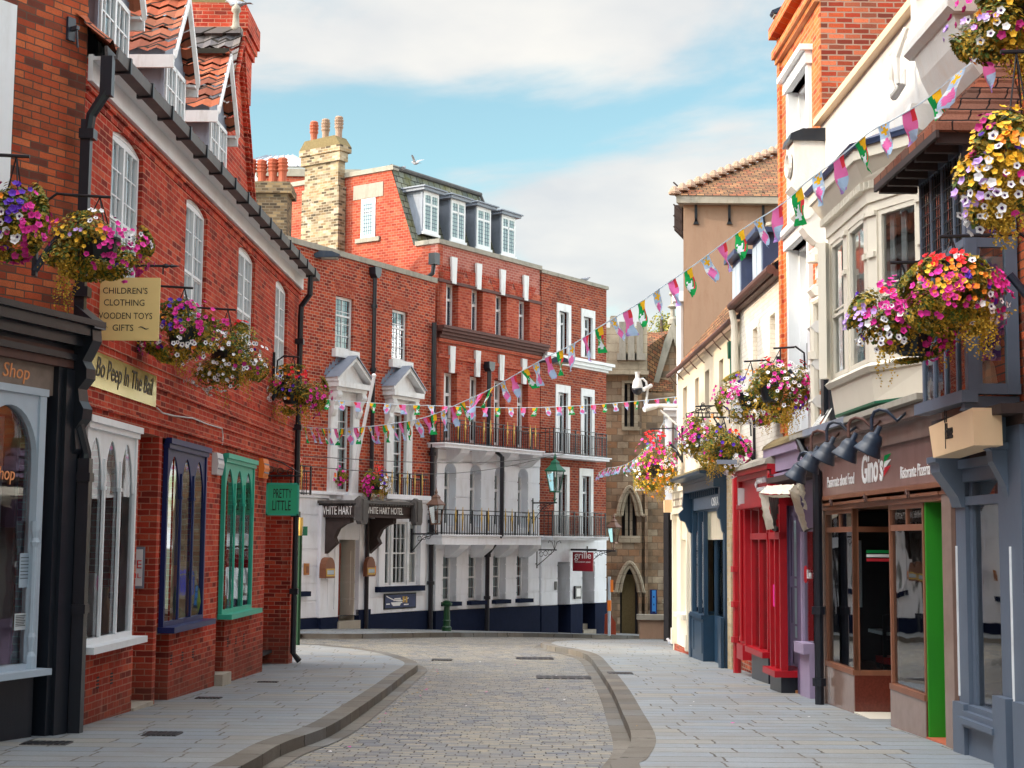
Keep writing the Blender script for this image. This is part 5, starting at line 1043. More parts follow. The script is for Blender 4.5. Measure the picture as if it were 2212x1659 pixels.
# ================================================================= stone church
YC_ = 57.; FC = Fac((2.5, YC_), (1, .0)); zc = lambda p, n=0: FC.hit(p, n)[1]; uc_ = lambda p, n=0: FC.hit(p, n)[0]
CU = FC.thing('stone_church', uc_((1350, 1370)), 0, FC.gz(1), 'weathered stone church tower with pointed doorway and window at the bend', 'church')
tw0, tw1 = uc_((1300, 900)), uc_(d2(410, 600)); ta = zc(d2(130, 215)); tb = zc(d2(200, 500)); zr = -3.2
dr = FC.q(d3(245, 1100), d3(245, 1470), d3(395, 1200)); drt = zc(d3(320, 940)); lw = FC.q(d3(258, 380), d3(258, 690), d3(382, 500)); lwt = zc(d3(320, 330)); rw = FC.q(d2(250, 580), d2(250, 895), d2(320, 700))
m = MB(); wall(m, tw0, uc_(d3(420, 900)), zr, tb, [(dr[0], dr[1], zr, drt, .0001), (lw[0], lw[1], lw[2], lwt, .0001), (rw[0], rw[1], rw[2], rw[3])], 0, .5)
m.box(tw0, tw0+.5, .51, 8, zr, tb); m.box(uc_(d3(420, 900)), uc_(d3(700, 900)), .35, 8, zr, zc(d2(450, 640)))
m.box(uc_(d3(445, 900)), uc_(d3(470, 900)), -.05, .34, zr, zc(d3(455, 340))); m.build('wall', 'stone_church', CU)
m = MB()
for (q, sp, tp) in ((dr, zc(d3(245, 1140)), drt), (lw, zc(d3(258, 520)), lwt)):
    P = archpts(q[0], q[1], sp, tp-sp, 16, True)
    for p, r in zip(P, P[1:]): m.quad((p[0], -.003, p[1]), (r[0], -.003, r[1]), (r[0], -.003, tp+.01), (p[0], -.003, tp+.01)); m.quad((p[0], 0, p[1]), (p[0], .5, p[1]), (r[0], .5, r[1]), (r[0], 0, r[1]))
m.build('arch_spandrel', 'stone_church', CU)
m = MB()
for (q, sp, tp) in ((dr, zc(d3(245, 1140)), drt), (lw, zc(d3(258, 520)), lwt)):
    for k, (e, n) in enumerate(((.16, .14), (.0, .05))):
        P = archpts(q[0]-e, q[1]+e, sp, tp-sp+e, 16, True); m.tube([(q[0]-e-.1, -n, sp-.02)]+[(p[0], -n, p[1]) for p in P]+[(q[1]+e+.1, -n, sp-.02)], .07, 6)
m.box(lw[0]-.12, lw[1]+.12, -.1, .4, lw[2]-.25, lw[2]); m.box(rw[0]-.1, rw[0], -.04, .2, rw[2], rw[3]); m.box(rw[1], rw[1]+.14, -.04, .2, rw[2], rw[3]); m.box(rw[0]-.1, rw[1]+.14, -.04, .2, rw[3], rw[3]+.1); m.box(rw[0]-.1, rw[1]+.2, -.1, .2, rw[2]-.14, rw[2])
m.build_each('hood_mould', 'stone_ashlar', CU)
m = MB(); m.box(tw0, tw1, .45, .5, zr, tb); m.build('interior_wall', 'interior_dark', CU)
m = MB()
for q in (lw, rw):
    for f_ in ((.5,) if q is rw else (.35, .65)): x = q[0]+(q[1]-q[0])*f_; m.box(x-.05, x+.05, .22, .3, q[2], q[3]+(.0 if q is rw else .9))
m.build_each('tracery', 'stone_ashlar', CU)
m = MB(); m.box(dr[0]+.1, dr[1]-.1, .42, .46, zr, drt-.3)
for i in range(6): x = dr[0]+.1+(dr[1]-dr[0]-.2)*i/6; m.box(x, x+.03, .40, .43, zr, drt-.6)
m.build('door', 'moss', CU)
pr = uc_(d2(410, 300)); m = MB(); m.box(tw0-.1, pr, -.35, 6, tb, ta+.15); m.box(tw0-.1, pr+.05, -.42, 6, tb-.12, tb+.02)
for i in range(6):
    x = tw0+(pr-tw0)*(i+.1)/6
    if i % 2: m.box(x, x+(pr-tw0)/7, -.35, .1, ta+.15, ta+.6)
m.build('parapet', 'stone_ashlar', CU)
m = MB()
for px in (235, 298, 362): q = FC.hit(d2(px, 270), .36); m.box(q[0]-.12, q[0]+.12, -.42, -.351, q[1]-.5, q[1]+.7); m.box(q[0]-.2, q[0]+.2, -.5, -.351, q[1]-.75, q[1]-.5)
m.build('carved_niche', 'coping_stone', CU)
# nave gable behind the tower
p1_, p2_, p3_ = FC.hit(d2(600, 190), -3), FC.hit(d2(425, 660), -3), FC.hit(d2(760, 660), -3)
m = MB(); m.prism([(p2_[0], zr), (p3_[0], zr), (p3_[0], p3_[1]), p1_, p2_], 3, 3.3); m.build('nave_gable', 'stone_church', CU)
m = MB(); e = .28
for s, q in ((-1, p2_), (1, p3_)): m.mesh([(q[0]+s*e, 2.8, q[1]), (p1_[0], 2.8, p1_[1]+.35), (p1_[0], 2.8, p1_[1]-.35), (q[0]-s*.15, 2.8, q[1]-.3), (q[0]+s*e, 3.4, q[1]), (p1_[0], 3.4, p1_[1]+.35)], [(0, 1, 2, 3), (0, 4, 5, 1)])
m.lathe((p1_[0], 3, p1_[1]+.2), [(.2, 0), (.2, .2), (.1, .3), (.08, .6), (.22, .7), (.08, .8), (.06, 1.1), (.16, 1.2), (.03, 1.4)], 8); m.build('gable_coping', 'coping_stone', CU)
m = MB(); m.quad((p2_[0]-2.5, .6, p2_[1]), (p2_[0]+.3, 3, p2_[1]), (p1_[0], 3.0, p1_[1]), (p1_[0]-3.4, 2.9, p1_[1]-.9)); m.quad((tw1-1.5, 2, zc(d2(410, 590))), (p1_[0], 2.6, zc(d2(410, 590))), (p1_[0], 5, zc(d2(410, 270))+1.0), (tw1-1.5, 5, zc(d2(410, 270))+1.0)); m.build('roof', 'clay_tile', CU)
a = FC.q(d3(605, 1000), d3(605, 1205), d3(668, 1100), -.3); m = MB(); m.prism([(a[0], a[2]), (a[1], a[2])]+[(p[0], p[1]) for p in reversed(archpts(a[0], a[1], a[3]-.25, .25, 8))], .28, .35); w_ = child_of(m.build('window', 'vivid_blue', CU)); w_.location = tuple(CU['_o'])
m = MB(); m.box((a[0]+a[1])/2-.02, (a[0]+a[1])/2+.02, .26, .28, a[2], a[3]-.05); m.box(a[0], a[1], .26, .279, a[2]+.7, a[2]+.75); m.box(a[0]-.1, a[1]+.1, .15, .3, a[2]-.14, a[2]-.0); m.build('frame', 'stone_ashlar', w_)
q = FC.q(d3(488, 1125), d3(488, 1325), d3(543, 1200), 0); o = FC.thing('notice_board', (q[0]+q[1])/2, 0, q[2], 'tall bright blue notice board on the dark church wall', 'notice board')
m = MB(); m.box(q[0], q[1], -.04, .03, q[2], q[3]); m.build('frame', 'navy_paint', o); m = MB(); m.box(q[0]+.07, q[1]-.04, -.05, -.041, q[2]+.05, q[3]-.03); m.build('panel', 'plastic_blue', o)
m = MB()
for i, w_ in enumerate((.3, .2, .7, .3, .6, .6, .5, .4)): z = q[3]-.3-i*.28; c = (q[0]+q[1])/2+.01; h = (q[1]-q[0])*.35*w_; m.box(c-h, c+h, -.055, -.0511, z, z+.06)
m.build('lettering', 'navy_paint', o)
lwq = [gp(d3(405, 1515)), gp(d3(690, 1522))]; FW = Fac((lwq[0].x, lwq[0].y), (1, -.02)); zt = FW.hit(d3(405, 1345))[1]; L_ = 3.2
o = FW.thing('low_wall', 1, 0, g(lwq[0].x+1, lwq[0].y), 'low tan rendered wall with stone coping before the church', 'wall'); m = MB(); m.box(0, L_, 0, .4, -2.4, zt-.1); m.build('wall', 'render_tan', o); m = MB(); m.box(-.08, L_, -.08, .48, zt-.1, zt+.06); m.build('coping', 'coping_stone', o)
# lane building beside the church
FQ = Fac((at((1437, 1300), 46).x, 46), (1, -.1)); o = FQ.thing('lane_building', .5, 0, -2, 'narrow white fronted building with black lower storey in the lane by the church', 'building')
zw = FQ.hit(d3(640, 415))[1]; zt = FQ.hit(d2(560, 780))[1]
m = MB(); m.box(0, 3, 0, 5, zw, zt); m.box(-.05, 3, -.25, 5, zt, zt+.2); m.box(-.02, 3, -.12, 0, zt-.18, zt); m.box(.08, .2, -.08, 0, zw, zt-.2); m.box(.75, 3, -.06, 0, zw, zt); m.build('upper_wall', 'white_paint', o)
m = MB(); m.box(0.02, 3, .1, 5, -3, zw); m.box(-.05, .1, -.1, .1, -3, zw-.1); m.build('lower_wall', 'interior_dark', o)
window(o, .22, .72, zw+.15, zt-.35, -.05, 1, 4, .05, .02, curtain=None, mat='interior_mid')
m = MB()
for i in range(7): m.tube([(.1+i*.1, -.03+.03*(i % 3), zw-.2-i*.3), (.3+i*.07, -.1, zw-.9-i*.2), (.2+.1*(i % 2), -.05, zw-2.1)], .025, 5)
m.lathe((.28, -.05, zw-1.6), [(.07, 0), (.04, .1), (.09, .5), (.04, .9), (.08, 1.2), (.03, 1.5), (.06, 1.7)], 8); m.build('twisted_column', 'dark_timber', o)
# ================================================================= tree behind the church
def leafcloud(m, c, R, n, s0, s1, r, mats, shell=.5):
    for i in range(n):
        while True:
            p = Vector((r.uniform(-1, 1), r.uniform(-1, 1), r.uniform(-1, 1)))
            if p.length < 1 and p.length > shell*r.random(): break
        q = Vector((c[0]+p.x*R[0], c[1]+p.y*R[1], c[2]+p.z*R[2])); a = Vector((r.gauss(0, 1), r.gauss(0, 1), r.gauss(0, 1))).normalized(); b = a.orthogonal().normalized(); s = r.uniform(s0, s1); cc = a.cross(b)
        m.cur = r.choice(mats); m.quad(q-b*s*.5, q+cc*s*.38, q+b*s*.6, q-cc*s*.38)
tq = at((1428, 712), 74); o = empty('tree', (tq.x, 74, -3), 0, 'yellow green tree crown rising behind the church roof', 'tree'); o['_o'] = (-tq.x, -74, 3)
m = MB(); rr = random.Random(4)
m2 = MB(); m2.tube([(tq.x, 74, -3), (tq.x+.2, 74, tq.z-2.5), (tq.x, 74, tq.z+.5)], [.4, .25, .06], 8)
for i in range(16):
    a = rr.uniform(0, 6.28); c = (tq.x+rr.uniform(-.9, 1.1), 74+rr.uniform(-.9, .9), tq.z+rr.uniform(-1.6, .5)); m2.tube([(tq.x+.1, 74, tq.z-2+rr.uniform(-.6, 1)), ((tq.x+c[0])/2, 74, (tq.z-1+c[2])/2), c], [.10, .05, .015], 5)
    leafcloud(m, c, (.7, .7, .55), 260, .07, .15, rr, [0, 0, 1])
m.build('crown', ['tree_leaf', 'tree_leaf_dark'], o); m2.build('trunk', 'bark', o)
# ================================================================= right side of the street
FR = Fac((3.852, 36), (.018, -1)); zr_ = lambda p, n=0: FR.hit(p, n)[1]; ur = lambda p, n=0: FR.hit(p, n)[0]
p1 = crop(.11736, 1574.9, 955.6); p2 = crop(.0853, 1442.2, 1008.7); p3 = crop(.21337, 1946.6, 796.3); p4 = crop(.3201, 1990.8, 88.5)
ZB = -2.2
uA0, uA1 = ur((1463, 1150)), ur((1599, 900)); uB0, uB1 = ur((1600, 900)), ur((1690, 800)); uC1 = ur((1777, 600)); uD1 = ur((2040, 600), 0)
# ---- cream corner building with tiled roof (over the cream and the blue shop)
RA = FR.thing('cream_corner_building', uA0, 0, FR.gz(uA0), 'cream rendered corner building with sagging tiled roof and four slit windows', 'building')
zeA = zr_(d4(120, 1560), .15)+.05
zA1 = zr_(d5(228, 325)); zA0 = zr_(d5(228, 862)); sl = [(ur(d5(l, 600)), ur(d5(r, 600))) for l, r in ((224, 256), (322, 352), (402, 437), (518, 552))]
zsh = zr_((1470, 1128))
m = MB(); wall(m, uA0+.12, uA1, zsh-.4, zeA, [(a, b, zA0, zA1) for a, b in sl], 0, .3); m.mesh([(uA0+.12, 0, zsh-.4), (uA0, .1, zsh-.4), (uA0-.02, .35, zsh-.4), (uA0+.12, 0, zeA), (uA0, .1, zeA), (uA0-.02, .35, zeA)], [(0, 3, 4, 1), (1, 4, 5, 2)])
m.box(uA0-.02, uA0+.2, .35, 6, ZB-.6, zeA); m.box(uA1-.2, uA1-.01, .31, 6, 0, zeA); m.box(uA0, uA1, 5.9, 6, ZB, zeA); m.build('wall', 'stucco_cream', RA)
m = MB(); m.box(uA0+.1, uA1-.1, .8, .85, ZB, zeA); m.build('interior_wall', 'interior_dark', RA)
for a, b in sl: window(RA, a, b, zA0, zA1, .16, 1, 3, .05, .02, 'verdigris' if False else 'dark_blue_paint', mid=0)
m = MB(); pantiles(m, uA0-.15, uA1+.1, -.14, zeA-.02, 3.2, zeA+4.1, step=.19, rows=28, amp=.018)
m.build('roof', 'clay_tile', RA)
m = MB(); m.tube([(uA0-.2, -.19, zeA-.02), (uA0+2, -.19, zeA-.05), (uA1+.1, -.19, zeA-.02)], .05, 8)
for i in range(8): x = uA0+.2+i*(uA1-uA0)/8; m.tube([(x, -.19, zeA-.06), (x, -.12, zeA-.16), (x, -.02, zeA-.26)], .012, 4)
m.build('gutter', 'rusty_iron', RA)
# ---- tan rendered building behind
Yt = 37.2; FTn = Fac((at((1477, 800), Yt).x, Yt), (1, 0)); RT = FTn.thing('tan_building', 2, 0, g(6, Yt), 'tall windowless tan rendered building with hipped tile roof behind the cream corner', 'building')
zT = FTn.hit((1500, 436))[1]; m = MB(); m.prism([(0, 0), (8, 0), (8, 7), (2.6, 7)], ZB, zT-.02, 'z'); m.build('wall', 'render_tan', RT)
m = MB(); m.prism([(-.2, -.25), (8, -.25), (8, -.001), (-.001, -.001), (2.5, 7), (2.2, 7)], zT-.08, zT+.10, 'z')
m.build('eaves_board', 'coping_stone', RT)
hp = FTn.hit((1690, 311), -1.8); m = MB(); zz = zT+.1; rise = (hp[1]-zz)/(hp[0]+.2)
# front slope in rows, hip at the left
m.mesh([(-.25, -.27, zz), (8, -.27, zz), (8, 5.2, zz+5.3*.62), (5.2, 5.2, zz+5.3*.62)], [(0, 1, 2, 3)]); m.mesh([(-.25, -.27, zz), (5.2, 5.2, zz+5.3*.62), (2.4, 8, zz)], [(0, 1, 2)])
m.build('roof', 'clay_tile', RT)
m = MB()
for i in range(24): t = i/24; m.lathe((-.25+5.4*t, -.27+5.4*t, zz+.02+3.3*t), [(.14, 0), (.15, .05), (.10, .14), (.05, .2)], 8)
m.build('hip_tiles', 'terracotta_grey', RT)
m = MB()
for px in (252, 460, 671):
    q = FTn.hit(d4(px, 530)); m.box(q[0]-.03, q[0]+.03, -.05, .0, q[1]-.35, q[1]+.4); m.box(q[0]-.15, q[0]+.15, -.05, .0, q[1]+.18, q[1]+.24); m.prism([(q[0]-.07, q[1]-.42), (q[0]+.07, q[1]-.42), (q[0], q[1]-.25)], -.05, 0)
m.build_each('wall_tie', 'black_iron', RT, 3)
q0 = FTn.hit(d4(125, 490)); q1 = FTn.hit(d4(125, 655)); m = MB(); m.prism([(q0[0], .3), (-.0, .3), (.5, 1.6), (q0[0]+.4, 1.6)], q1[1], q0[1]-.02, 'z')
for i in range(5): m.tube([(q0[0]-.02, .28, q1[1]+.1+i*.28), (-.0, .28, q1[1]-.1+i*.28)], .02, 4)
m.build('side_gallery', 'dark_timber', RT)
q = FTn.hit(d4(160, 1110)); q2 = FTn.hit(d4(160, 1500)); m = MB(); m.tube([(q[0], .2, q2[1]-1.5), (q[0], .2, q[1])], .09, 8); m.box(q[0]-.18, q[0]+.18, .02, .38, q[1], q[1]+.25); m.build('downpipe', 'old_white_paint', RT)
def quadtri(m, pts): m.mesh(pts, [tuple(range(len(pts)))])
# ---- white painted brick building with gutter and dark dormers
RB = FR.thing('painted_brick_building', (uB0+uB1)/2, 0, FR.gz(uB0), 'low building of cream painted brick with heavy gutter and two lead dormers', 'building')
zeB = zr_(d4(560, 1070), .12); zBf = zr_((1620, 1130)); m = MB()
bw_ = [(ur(d4(l, 1380)), ur(d4(r, 1380))) for l, r in ((606, 636), (714, 748))]; zb1_ = zr_(d4(606, 1290)); zb0_ = zr_(d4(606, 1510))
wall(m, uB0, uB1, 0, zeB-.05, [(a, b, zb0_-.4, zb1_) for a, b in bw_], 0, .2)
for a, b in bw_: m.quad((a, .2, zb0_-.4), (b, .2, zb0_-.4), (b, .2, zb1_), (a, .2, zb1_))
m.box(uB0, uB0+.2, .21, 6, 0, zeB-.05); m.box(uB0, uB1, 5.9, 6, ZB, zeB); m.build('wall', 'brick_painted', RB)
m = MB(); m.tube([(uB0+.02, -.16, zeB-.02), (uB1+.0, -.16, zeB-.02)], .075, 10); m.box(uB0, uB1, -.12, -.0, zeB-.12, zeB-.02); m.build('gutter', 'rusty_iron', RB)
m = MB(); pantiles(m, uB0-.02, uB1, -.12, zeB+.05, 3.2, zeB+3.3, step=.19, rows=20, amp=.015); m.build('roof', 'clay_tile', RB)
x = uB0+.12; pipe(RB, [(x, -.16, zeB-.1), (x, -.12, zeB-.35), (x, -.12, zBf)], .06, 'cream_paint', collars=[(x, -.12, zeB-1.6)])
for (l, r, t, b) in ((482, 510, 850, 1200), (608, 640, 722, 985)):
    yd = .25; a = FR.hit(d4(l, 1000), -yd)[0]; b_ = FR.hit(d4(r, 1000), -yd)[0]; b_ = max(b_, a+1.0); zt = FR.hit(d4(l+10, t+20), -yd)[1]; z0 = zeB+.1
    m = MB(); m.box(a, b_, yd, 2.6, z0, zt); m.box(a-.12, b_+.1, yd-.15, 2.7, zt, zt+.09)
    d_ = child_of(m.build('dormer', 'lead_dark', RB)); m = MB(); w_ = b_-a
    for p, q in ((a+.08, a+w_/2-.03), (a+w_/2+.03, b_-.08)): m.box(p, q, yd-.02, yd, z0+.25, zt-.12)
    m.build('window_pane', 'pale_blue_paint', d_)
m = MB(); q = FR.hit(d4(735, 680), -1.2); m.lathe((q[0], 1.2, q[1]-.6), [(.12, 0), (.12, .7), (.15, .72), (.15, .78), (.1, .78)], 10); m.build('vent_pipe', 'coping_stone', RB)
# green rainwater hopper on the painted strip
m = MB(); q = FR.hit(d4(452, 1400), .2); x, z = q; m.prism([(x-.09, z+.1), (x+.09, z+.1), (x+.07, z-.08), (x+.05, z-.2), (x-.05, z-.2), (x-.07, z-.08)], -.2, -.04); m.tube([(x, -.12, z-.2), (x, -.12, z-.7), (x+.12, -.12, z-1.0), (x+.3, -.12, z-1.15)], .05, 8); m.build('rainwater_head', 'verdigris', RA)
# ---- tall orange brick building
RC = FR.thing('tall_brick_building', (uB1+uC1)/2, 0, FR.gz(uB1), 'tall orange brick building with tall sash windows and sunlit front', 'building')
zC = zr_((1691, 58), .05)+.1; zC0 = zr_(d5(1130, 660)); wl = FR.q(d4(872, 860), d4(870, 1500), d4(975, 1100)); wu = FR.q(d7(108, 640), d7(100, 830), d7(225, 700)); wlq = (ur(d4(845, 1100)), ur(d4(985, 1100))); wuq = (ur(d7(80, 750)), ur(d7(228, 700)))
zl1 = zr_(d4(845, 800)); zl0 = zl1-2.9; zu1 = zr_(d7(80, 640)); zu0 = zu1-2.1
cu = 36-20.0
m = MB(); wall(m, uB1, uC1, zC0-.5, zC, [(wlq[0]+.08, wlq[1]-.1, zl0, zl1), (wuq[0]+.08, wuq[1]-.1, zu0, zu1)], 0, .25); m.box(uB1, uB1+.25, .26, 7, 1, zC); m.build('wall', 'brick_orange', RC)
m = MB(); m.box(uC1-.25, uC1+.004, .02, 7, 1, zC+.02); m.box(uB1+.25, uC1-.25, 6.7, 7, 1, zC); m.box(uB1+.25, uC1-.25, .26, 6.7, zC-.3, zC-.25); m.build('flank_wall', 'brick_dark', RC)
m = MB(); m.box(uB1+.3, uC1-.3, .7, .75, 1, zC); m.build('interior_wall', 'interior_dark', RC)
m = MB(); zq = zr_(d7(22, 375)); m.box(uB1-.03, uC1+.02, -.12, .0, zq-.02, zq+.10); m.box(uB1-.02, uC1+.01, -.07, .0, zq-.10, zq-.02); m.box(uB1-.04, uC1+.03, -.16, .0, zC-.12, zC+.05); m.box(uB1-.01, uB1+.15, -.04, 0, zC0, zC-.12); m.build('cornice', 'brick_orange', RC)
for (q, z0, z1, nm) in ((wlq, zl0, zl1, ''), (wuq, zu0, zu1, '')):
    a, b = q; m = MB(); m.box(a, a+.12, -.06, .1, z0, z1); m.box(b-.14, b, -.06, .1, z0, z1); m.box(a-.04, b+.04, -.10, .1, z1, z1+.18); m.box(a-.08, b+.08, -.18, .05, z1+.18, z1+.26); m.box(a+.12, a+.16, .1, .25, z0, z1); m.box(b-.16, b-.14, .1, .25, z0, z1); m.box(a+.1, b-.1, .1, .25, z1-.03, z1); m.build('window_surround', 'white_paint', RC)
    window(RC, a+.16, b-.16, z0, z1-.03, .2, 1, 2, .07, .02, mid=.5, curtain=('curtain', 'side'), sill=(.1, .25, .12))
# ---- white stucco building with oriel, restaurant below
RD = FR.thing('stucco_building', (uC1+uD1)/2, 0, FR.gz(uC1), 'white stucco building with cream oriel window over a brown restaurant front', 'building')
zD = zr_((1767, 276), .02); zcn = CAMZ+1.42
# plan of the oriel in wall coordinates
L_far, L_near, O_ = 36-18.1, 36-16.2, -.38
ob = [(36-18.6, 0), (L_far, O_), (L_near, O_), (36-15.3, 0)]
zo0, zos, zow, zoc = CAMZ+1.52, CAMZ+1.93, CAMZ+3.55, CAMZ+4.2
m = MB(); wall(m, uC1+.01, uD1, zcn-.3, zD, [(ob[0][0]+.25, ob[3][0]-.2, zos, zow)], 0, .25); m.box(uD1-.25, uD1-.02, .26, 7, zcn, zD); m.box(uC1+.02, uD1, 6.8, 7, ZB, zD); m.box(uC1+.3, uD1-.3, .3, 6.8, zD-.6, zD-.55)
m.build('wall', 'stucco_grey' if False else 'stucco_warm', RD)
m = MB(); m.box(uC1-.01, uD1, -.10, .3, zD, zD+.09); m.build('coping', 'sign_peach', RD)
m = MB(); m.box(uC1+.3, uD1-.3, 1.0, 1.05, zcn, zD-.7); m.build('interior_wall', 'interior_dark', RD)
# white pier at the top with broken scroll bracket
pu0, pu1 = ur((1968, 60), .3), ur((1968, 60), .3)+1.3; zpb = zr_((1975, 190), .3)
m = MB(); m.box(pu0, pu1, -.3, .4, zr_((1968, 118), .3), zD+3.5); m.prism([(-.36, zr_((1968, 100), .3)), (-.36, zr_((1968, 118), .3)), (-.3, zr_((1968, 128), .3)), (0, zr_((1968, 128), .3)), (0, zr_((1968, 100), .3))], pu0-.08, pu1+.08, 'x')
m.prism([(-.28, zr_((1968, 128), .3)), (-.22, zpb+.1), (-.1, zpb-.15), (0, zpb-.3), (0, zr_((1968, 128), .3))], pu0+.02, pu1-.02, 'x'); m.build('pier', 'stucco_warm', RD)
m = MB(); q = FR.hit((1943, 160), .2)
m.tube([(q[0]+.1, -.15, q[1]+.38), (q[0]-.05, -.28, q[1]+.2), (q[0]+.02, -.3, q[1]-.1), (q[0]+.15, -.3, q[1]-.28), (q[0]+.3, -.25, q[1]-.2), (q[0]+.2, -.2, q[1]-.02)], [.02, .045, .04, .05, .035, .015], 8); m.tube([(q[0]+.28, -.2, q[1]+.4), (q[0]+.2, -.3, q[1]+.1), (q[0]+.3, -.3, q[1]-.2)], [.03, .05, .02], 8)
q = FR.hit((1985, 255), .2); m.prism([(-.30, q[1]+.12), (-.34, q[1]), (-.22, q[1]-.14), (-.0, q[1]-.2), (0, q[1]+.12)], q[0]-.08, q[0]+.1, 'x'); m.build('broken_scroll', 'stucco_warm', RD)
# ornate party pilaster: cap, ringed block, scroll console, chain of blocks
cuu = uC1-.04; zc_ = lambda y: zr_((1745, y), .25); m = MB()
m.box(cuu-.12, cuu+.28, -.42, .0, zc_(388), zc_(300)); m.prism([(-.42, zc_(388)), (-.46, zc_(400)), (-.34, zc_(418)), (-.2, zc_(430)), (0, zc_(430)), (0, zc_(388))], cuu-.12, cuu+.28, 'x')
m.prism([(0, zc_(430)), (-.38, zc_(430)), (-.42, zc_(448)), (-.34, zc_(466)), (-.24, zc_(476)), (-.3, zc_(488)), (-.22, zc_(505)), (-.12, zc_(520)), (0, zc_(525))], cuu-.06, cuu+.22, 'x'); m.lathe((cuu-.08, -.28, zc_(448)), [(.14, 0), (.14, .32)], 12, 'x')
z = zc_(522); zend = zC0+.1; n = 9; h = (z-zend)/n
for i in range(n):
    za_, zb__ = z-h*i-.02, z-h*(i+1)+.02
    if i % 2 == 0: m.prism([(0, za_), (-.14, za_-.03), (-.2, (za_+zb__)/2), (-.14, zb__+.03), (0, zb__)], cuu-.04, cuu+.2, 'x')
    else: m.prism([(0, za_), (-.09, za_-.02), (-.09, zb__+.02), (0, zb__)], cuu+.0, cuu+.17, 'x')
pl_ = child_of(m.build('ornate_pilaster', 'stucco_warm', RD)); pl_.location = tuple(RD['_o'])
m = MB(); m.lathe((cuu+.08, -.44, (zc_(388)+zc_(300))/2-.02), [(.13, 0), (.145, -.035), (.165, -.035), (.175, 0)], 16, 'y'); m.build('ring_ornament', 'stucco_warm', pl_)
m = MB(); m.prism([(-.48, zc_(300)), (-.46, zc_(285)), (-.3, zc_(274)), (.1, zc_(272)), (.1, zc_(300))], cuu-.2, cuu+.32, 'x'); m.build('cap', 'black_paint', pl_)
# oriel
def plan(m, pts, z0, z1, grow=0., g1=None):
    c = sum(p[0] for p in pts)/len(pts); g1 = grow if g1 is None else g1
    def G(k): 
        out = []
        for i, (x, y) in enumerate(pts):
            sx = -1 if x < c else 1; out.append((x+sx*k*(.9 if y < 0 else 1.3), y-(k if y < 0 else 0)))
        return out
    A, B = G(grow), G(g1); n = len(pts); m.mesh([(x, y, z0) for x, y in A]+[(x, y, z1) for x, y in B], [tuple(range(n-1, -1, -1)), tuple(range(n, 2*n))]+[(i, (i+1) % n, n+(i+1) % n, n+i) for i in range(n)])
m = MB(); plan(m, ob, zo0, zos-.10, -.04, 0); plan(m, ob, zos-.10, zos-.05, .03, .06); plan(m, ob, zos-.05, zos, .06, .01)
plan(m, ob, zow, zow+.10, .01); plan(m, ob, zow+.10, zow+.32, .03); plan(m, ob, zow+.32, zow+.36, .06, .08); plan(m, ob, zow+.36, zoc-.12, .08, .18); plan(m, ob, zoc-.12, zoc, .2)
ORI = child_of(m.build('oriel', 'cream_paint', RD)); ORI.location = tuple(RD['_o'])
m = MB(); plan(m, ob, zo0-.03, zo0-.002, -.04); m.build('oriel_underside', 'verdigris', ORI)
m = MB(); plan(m, ob, zoc, zoc+.05, .23, .25); plan(m, ob, zoc+.05, zoc+.16, .2, .05); m.build('oriel_roof', 'lead_dark', ORI)
m = MB()
P_ = [(a[0]+(b[0]-a[0])*i/n_, a[1]+(b[1]-a[1])*i/n_) for a, b, n_ in ((ob[1], ob[2], 24), (ob[2], ob[3], 12)) for i in range(n_)]
for x, y in P_: m.box(x-.02, x+.02, y-.10, y-.02, zow+.24, zow+.32)
m.build('dentils', 'cream_paint', ORI)
def facewin(root, A, B, **k):
    """window on a slanted face from A to B (plan points in the wall's own coordinates)"""
    L = math.hypot(B[0]-A[0], B[1]-A[1]); an = math.atan2(B[1]-A[1], B[0]-A[0]); M = Matrix.Translation((A[0], A[1], 0)) @ Matrix.Rotation(an, 4, 'Z')
    f = window(root, k.pop('u0'), k.pop('u1') if 'u1' in k else L, k.pop('z0'), k.pop('z1'), k.pop('y', 0), **k)
    for o in [f]+list(f.children): o.data.transform(M)
    return f
Lc = math.hypot(ob[3][0]-ob[2][0], ob[3][1]-ob[2][1])
m = MB()
def facebox(m, A, B, u0, u1, y0, y1, z0, z1):
    an = math.atan2(B[1]-A[1], B[0]-A[0]); c, s = math.cos(an), math.sin(an); k = MB(); k.box(u0, u1, y0, y1, z0, z1)
    m.mesh([(A[0]+x*c-y*s, A[1]+x*s+y*c, z) for x, y, z in k.v], k.f)
for A, B, U in ((ob[2], ob[3], [(0, .16), (Lc-.16, Lc)]), (ob[1], ob[2], [(0, .12), (.80, .98), (1.75, 1.90)]), (ob[0], ob[1], [(0, .1), (.8, .9)])):
    for a, b in U: facebox(m, A, B, a, b, -.02, .08, zos, zow); facebox(m, A, B, a+.02, b-.02, -.05, -.02, zow-.5, zow-.44); facebox(m, A, B, a-.0, b+.0, -.05, -.02, zow-.05, zow)
m.build('pilaster', 'cream_paint', ORI)
m = MB(); plan(m, [(ob[0][0]+.3, .28), (ob[1][0]+.25, O_+.35), (ob[2][0]-.25, O_+.35), (ob[3][0]-.3, .28)], zos, zow, 0); m.build('oriel_interior', 'interior_mid', ORI)
facewin(RD, ob[2], ob[3], u0=.16, u1=Lc-.16, z0=zos, z1=zow, cols=1, rows=2, fw=.055, mat='cream_paint', mid=.42, curtain=('curtain', 'side'), cside=(0, .5))
facewin(RD, ob[1], ob[2], u0=.98, u1=1.75, z0=zos, z1=zow, cols=1, rows=2, fw=.05, mat='cream_paint', mid=.45, curtain=('curtain_teal', 'side'))
facewin(RD, ob[1], ob[2], u0=.12, u1=.80, z0=zos, z1=zow, cols=1, rows=2, fw=.05, mat='cream_paint', mid=.45, curtain=('curtain_teal', 'side'))
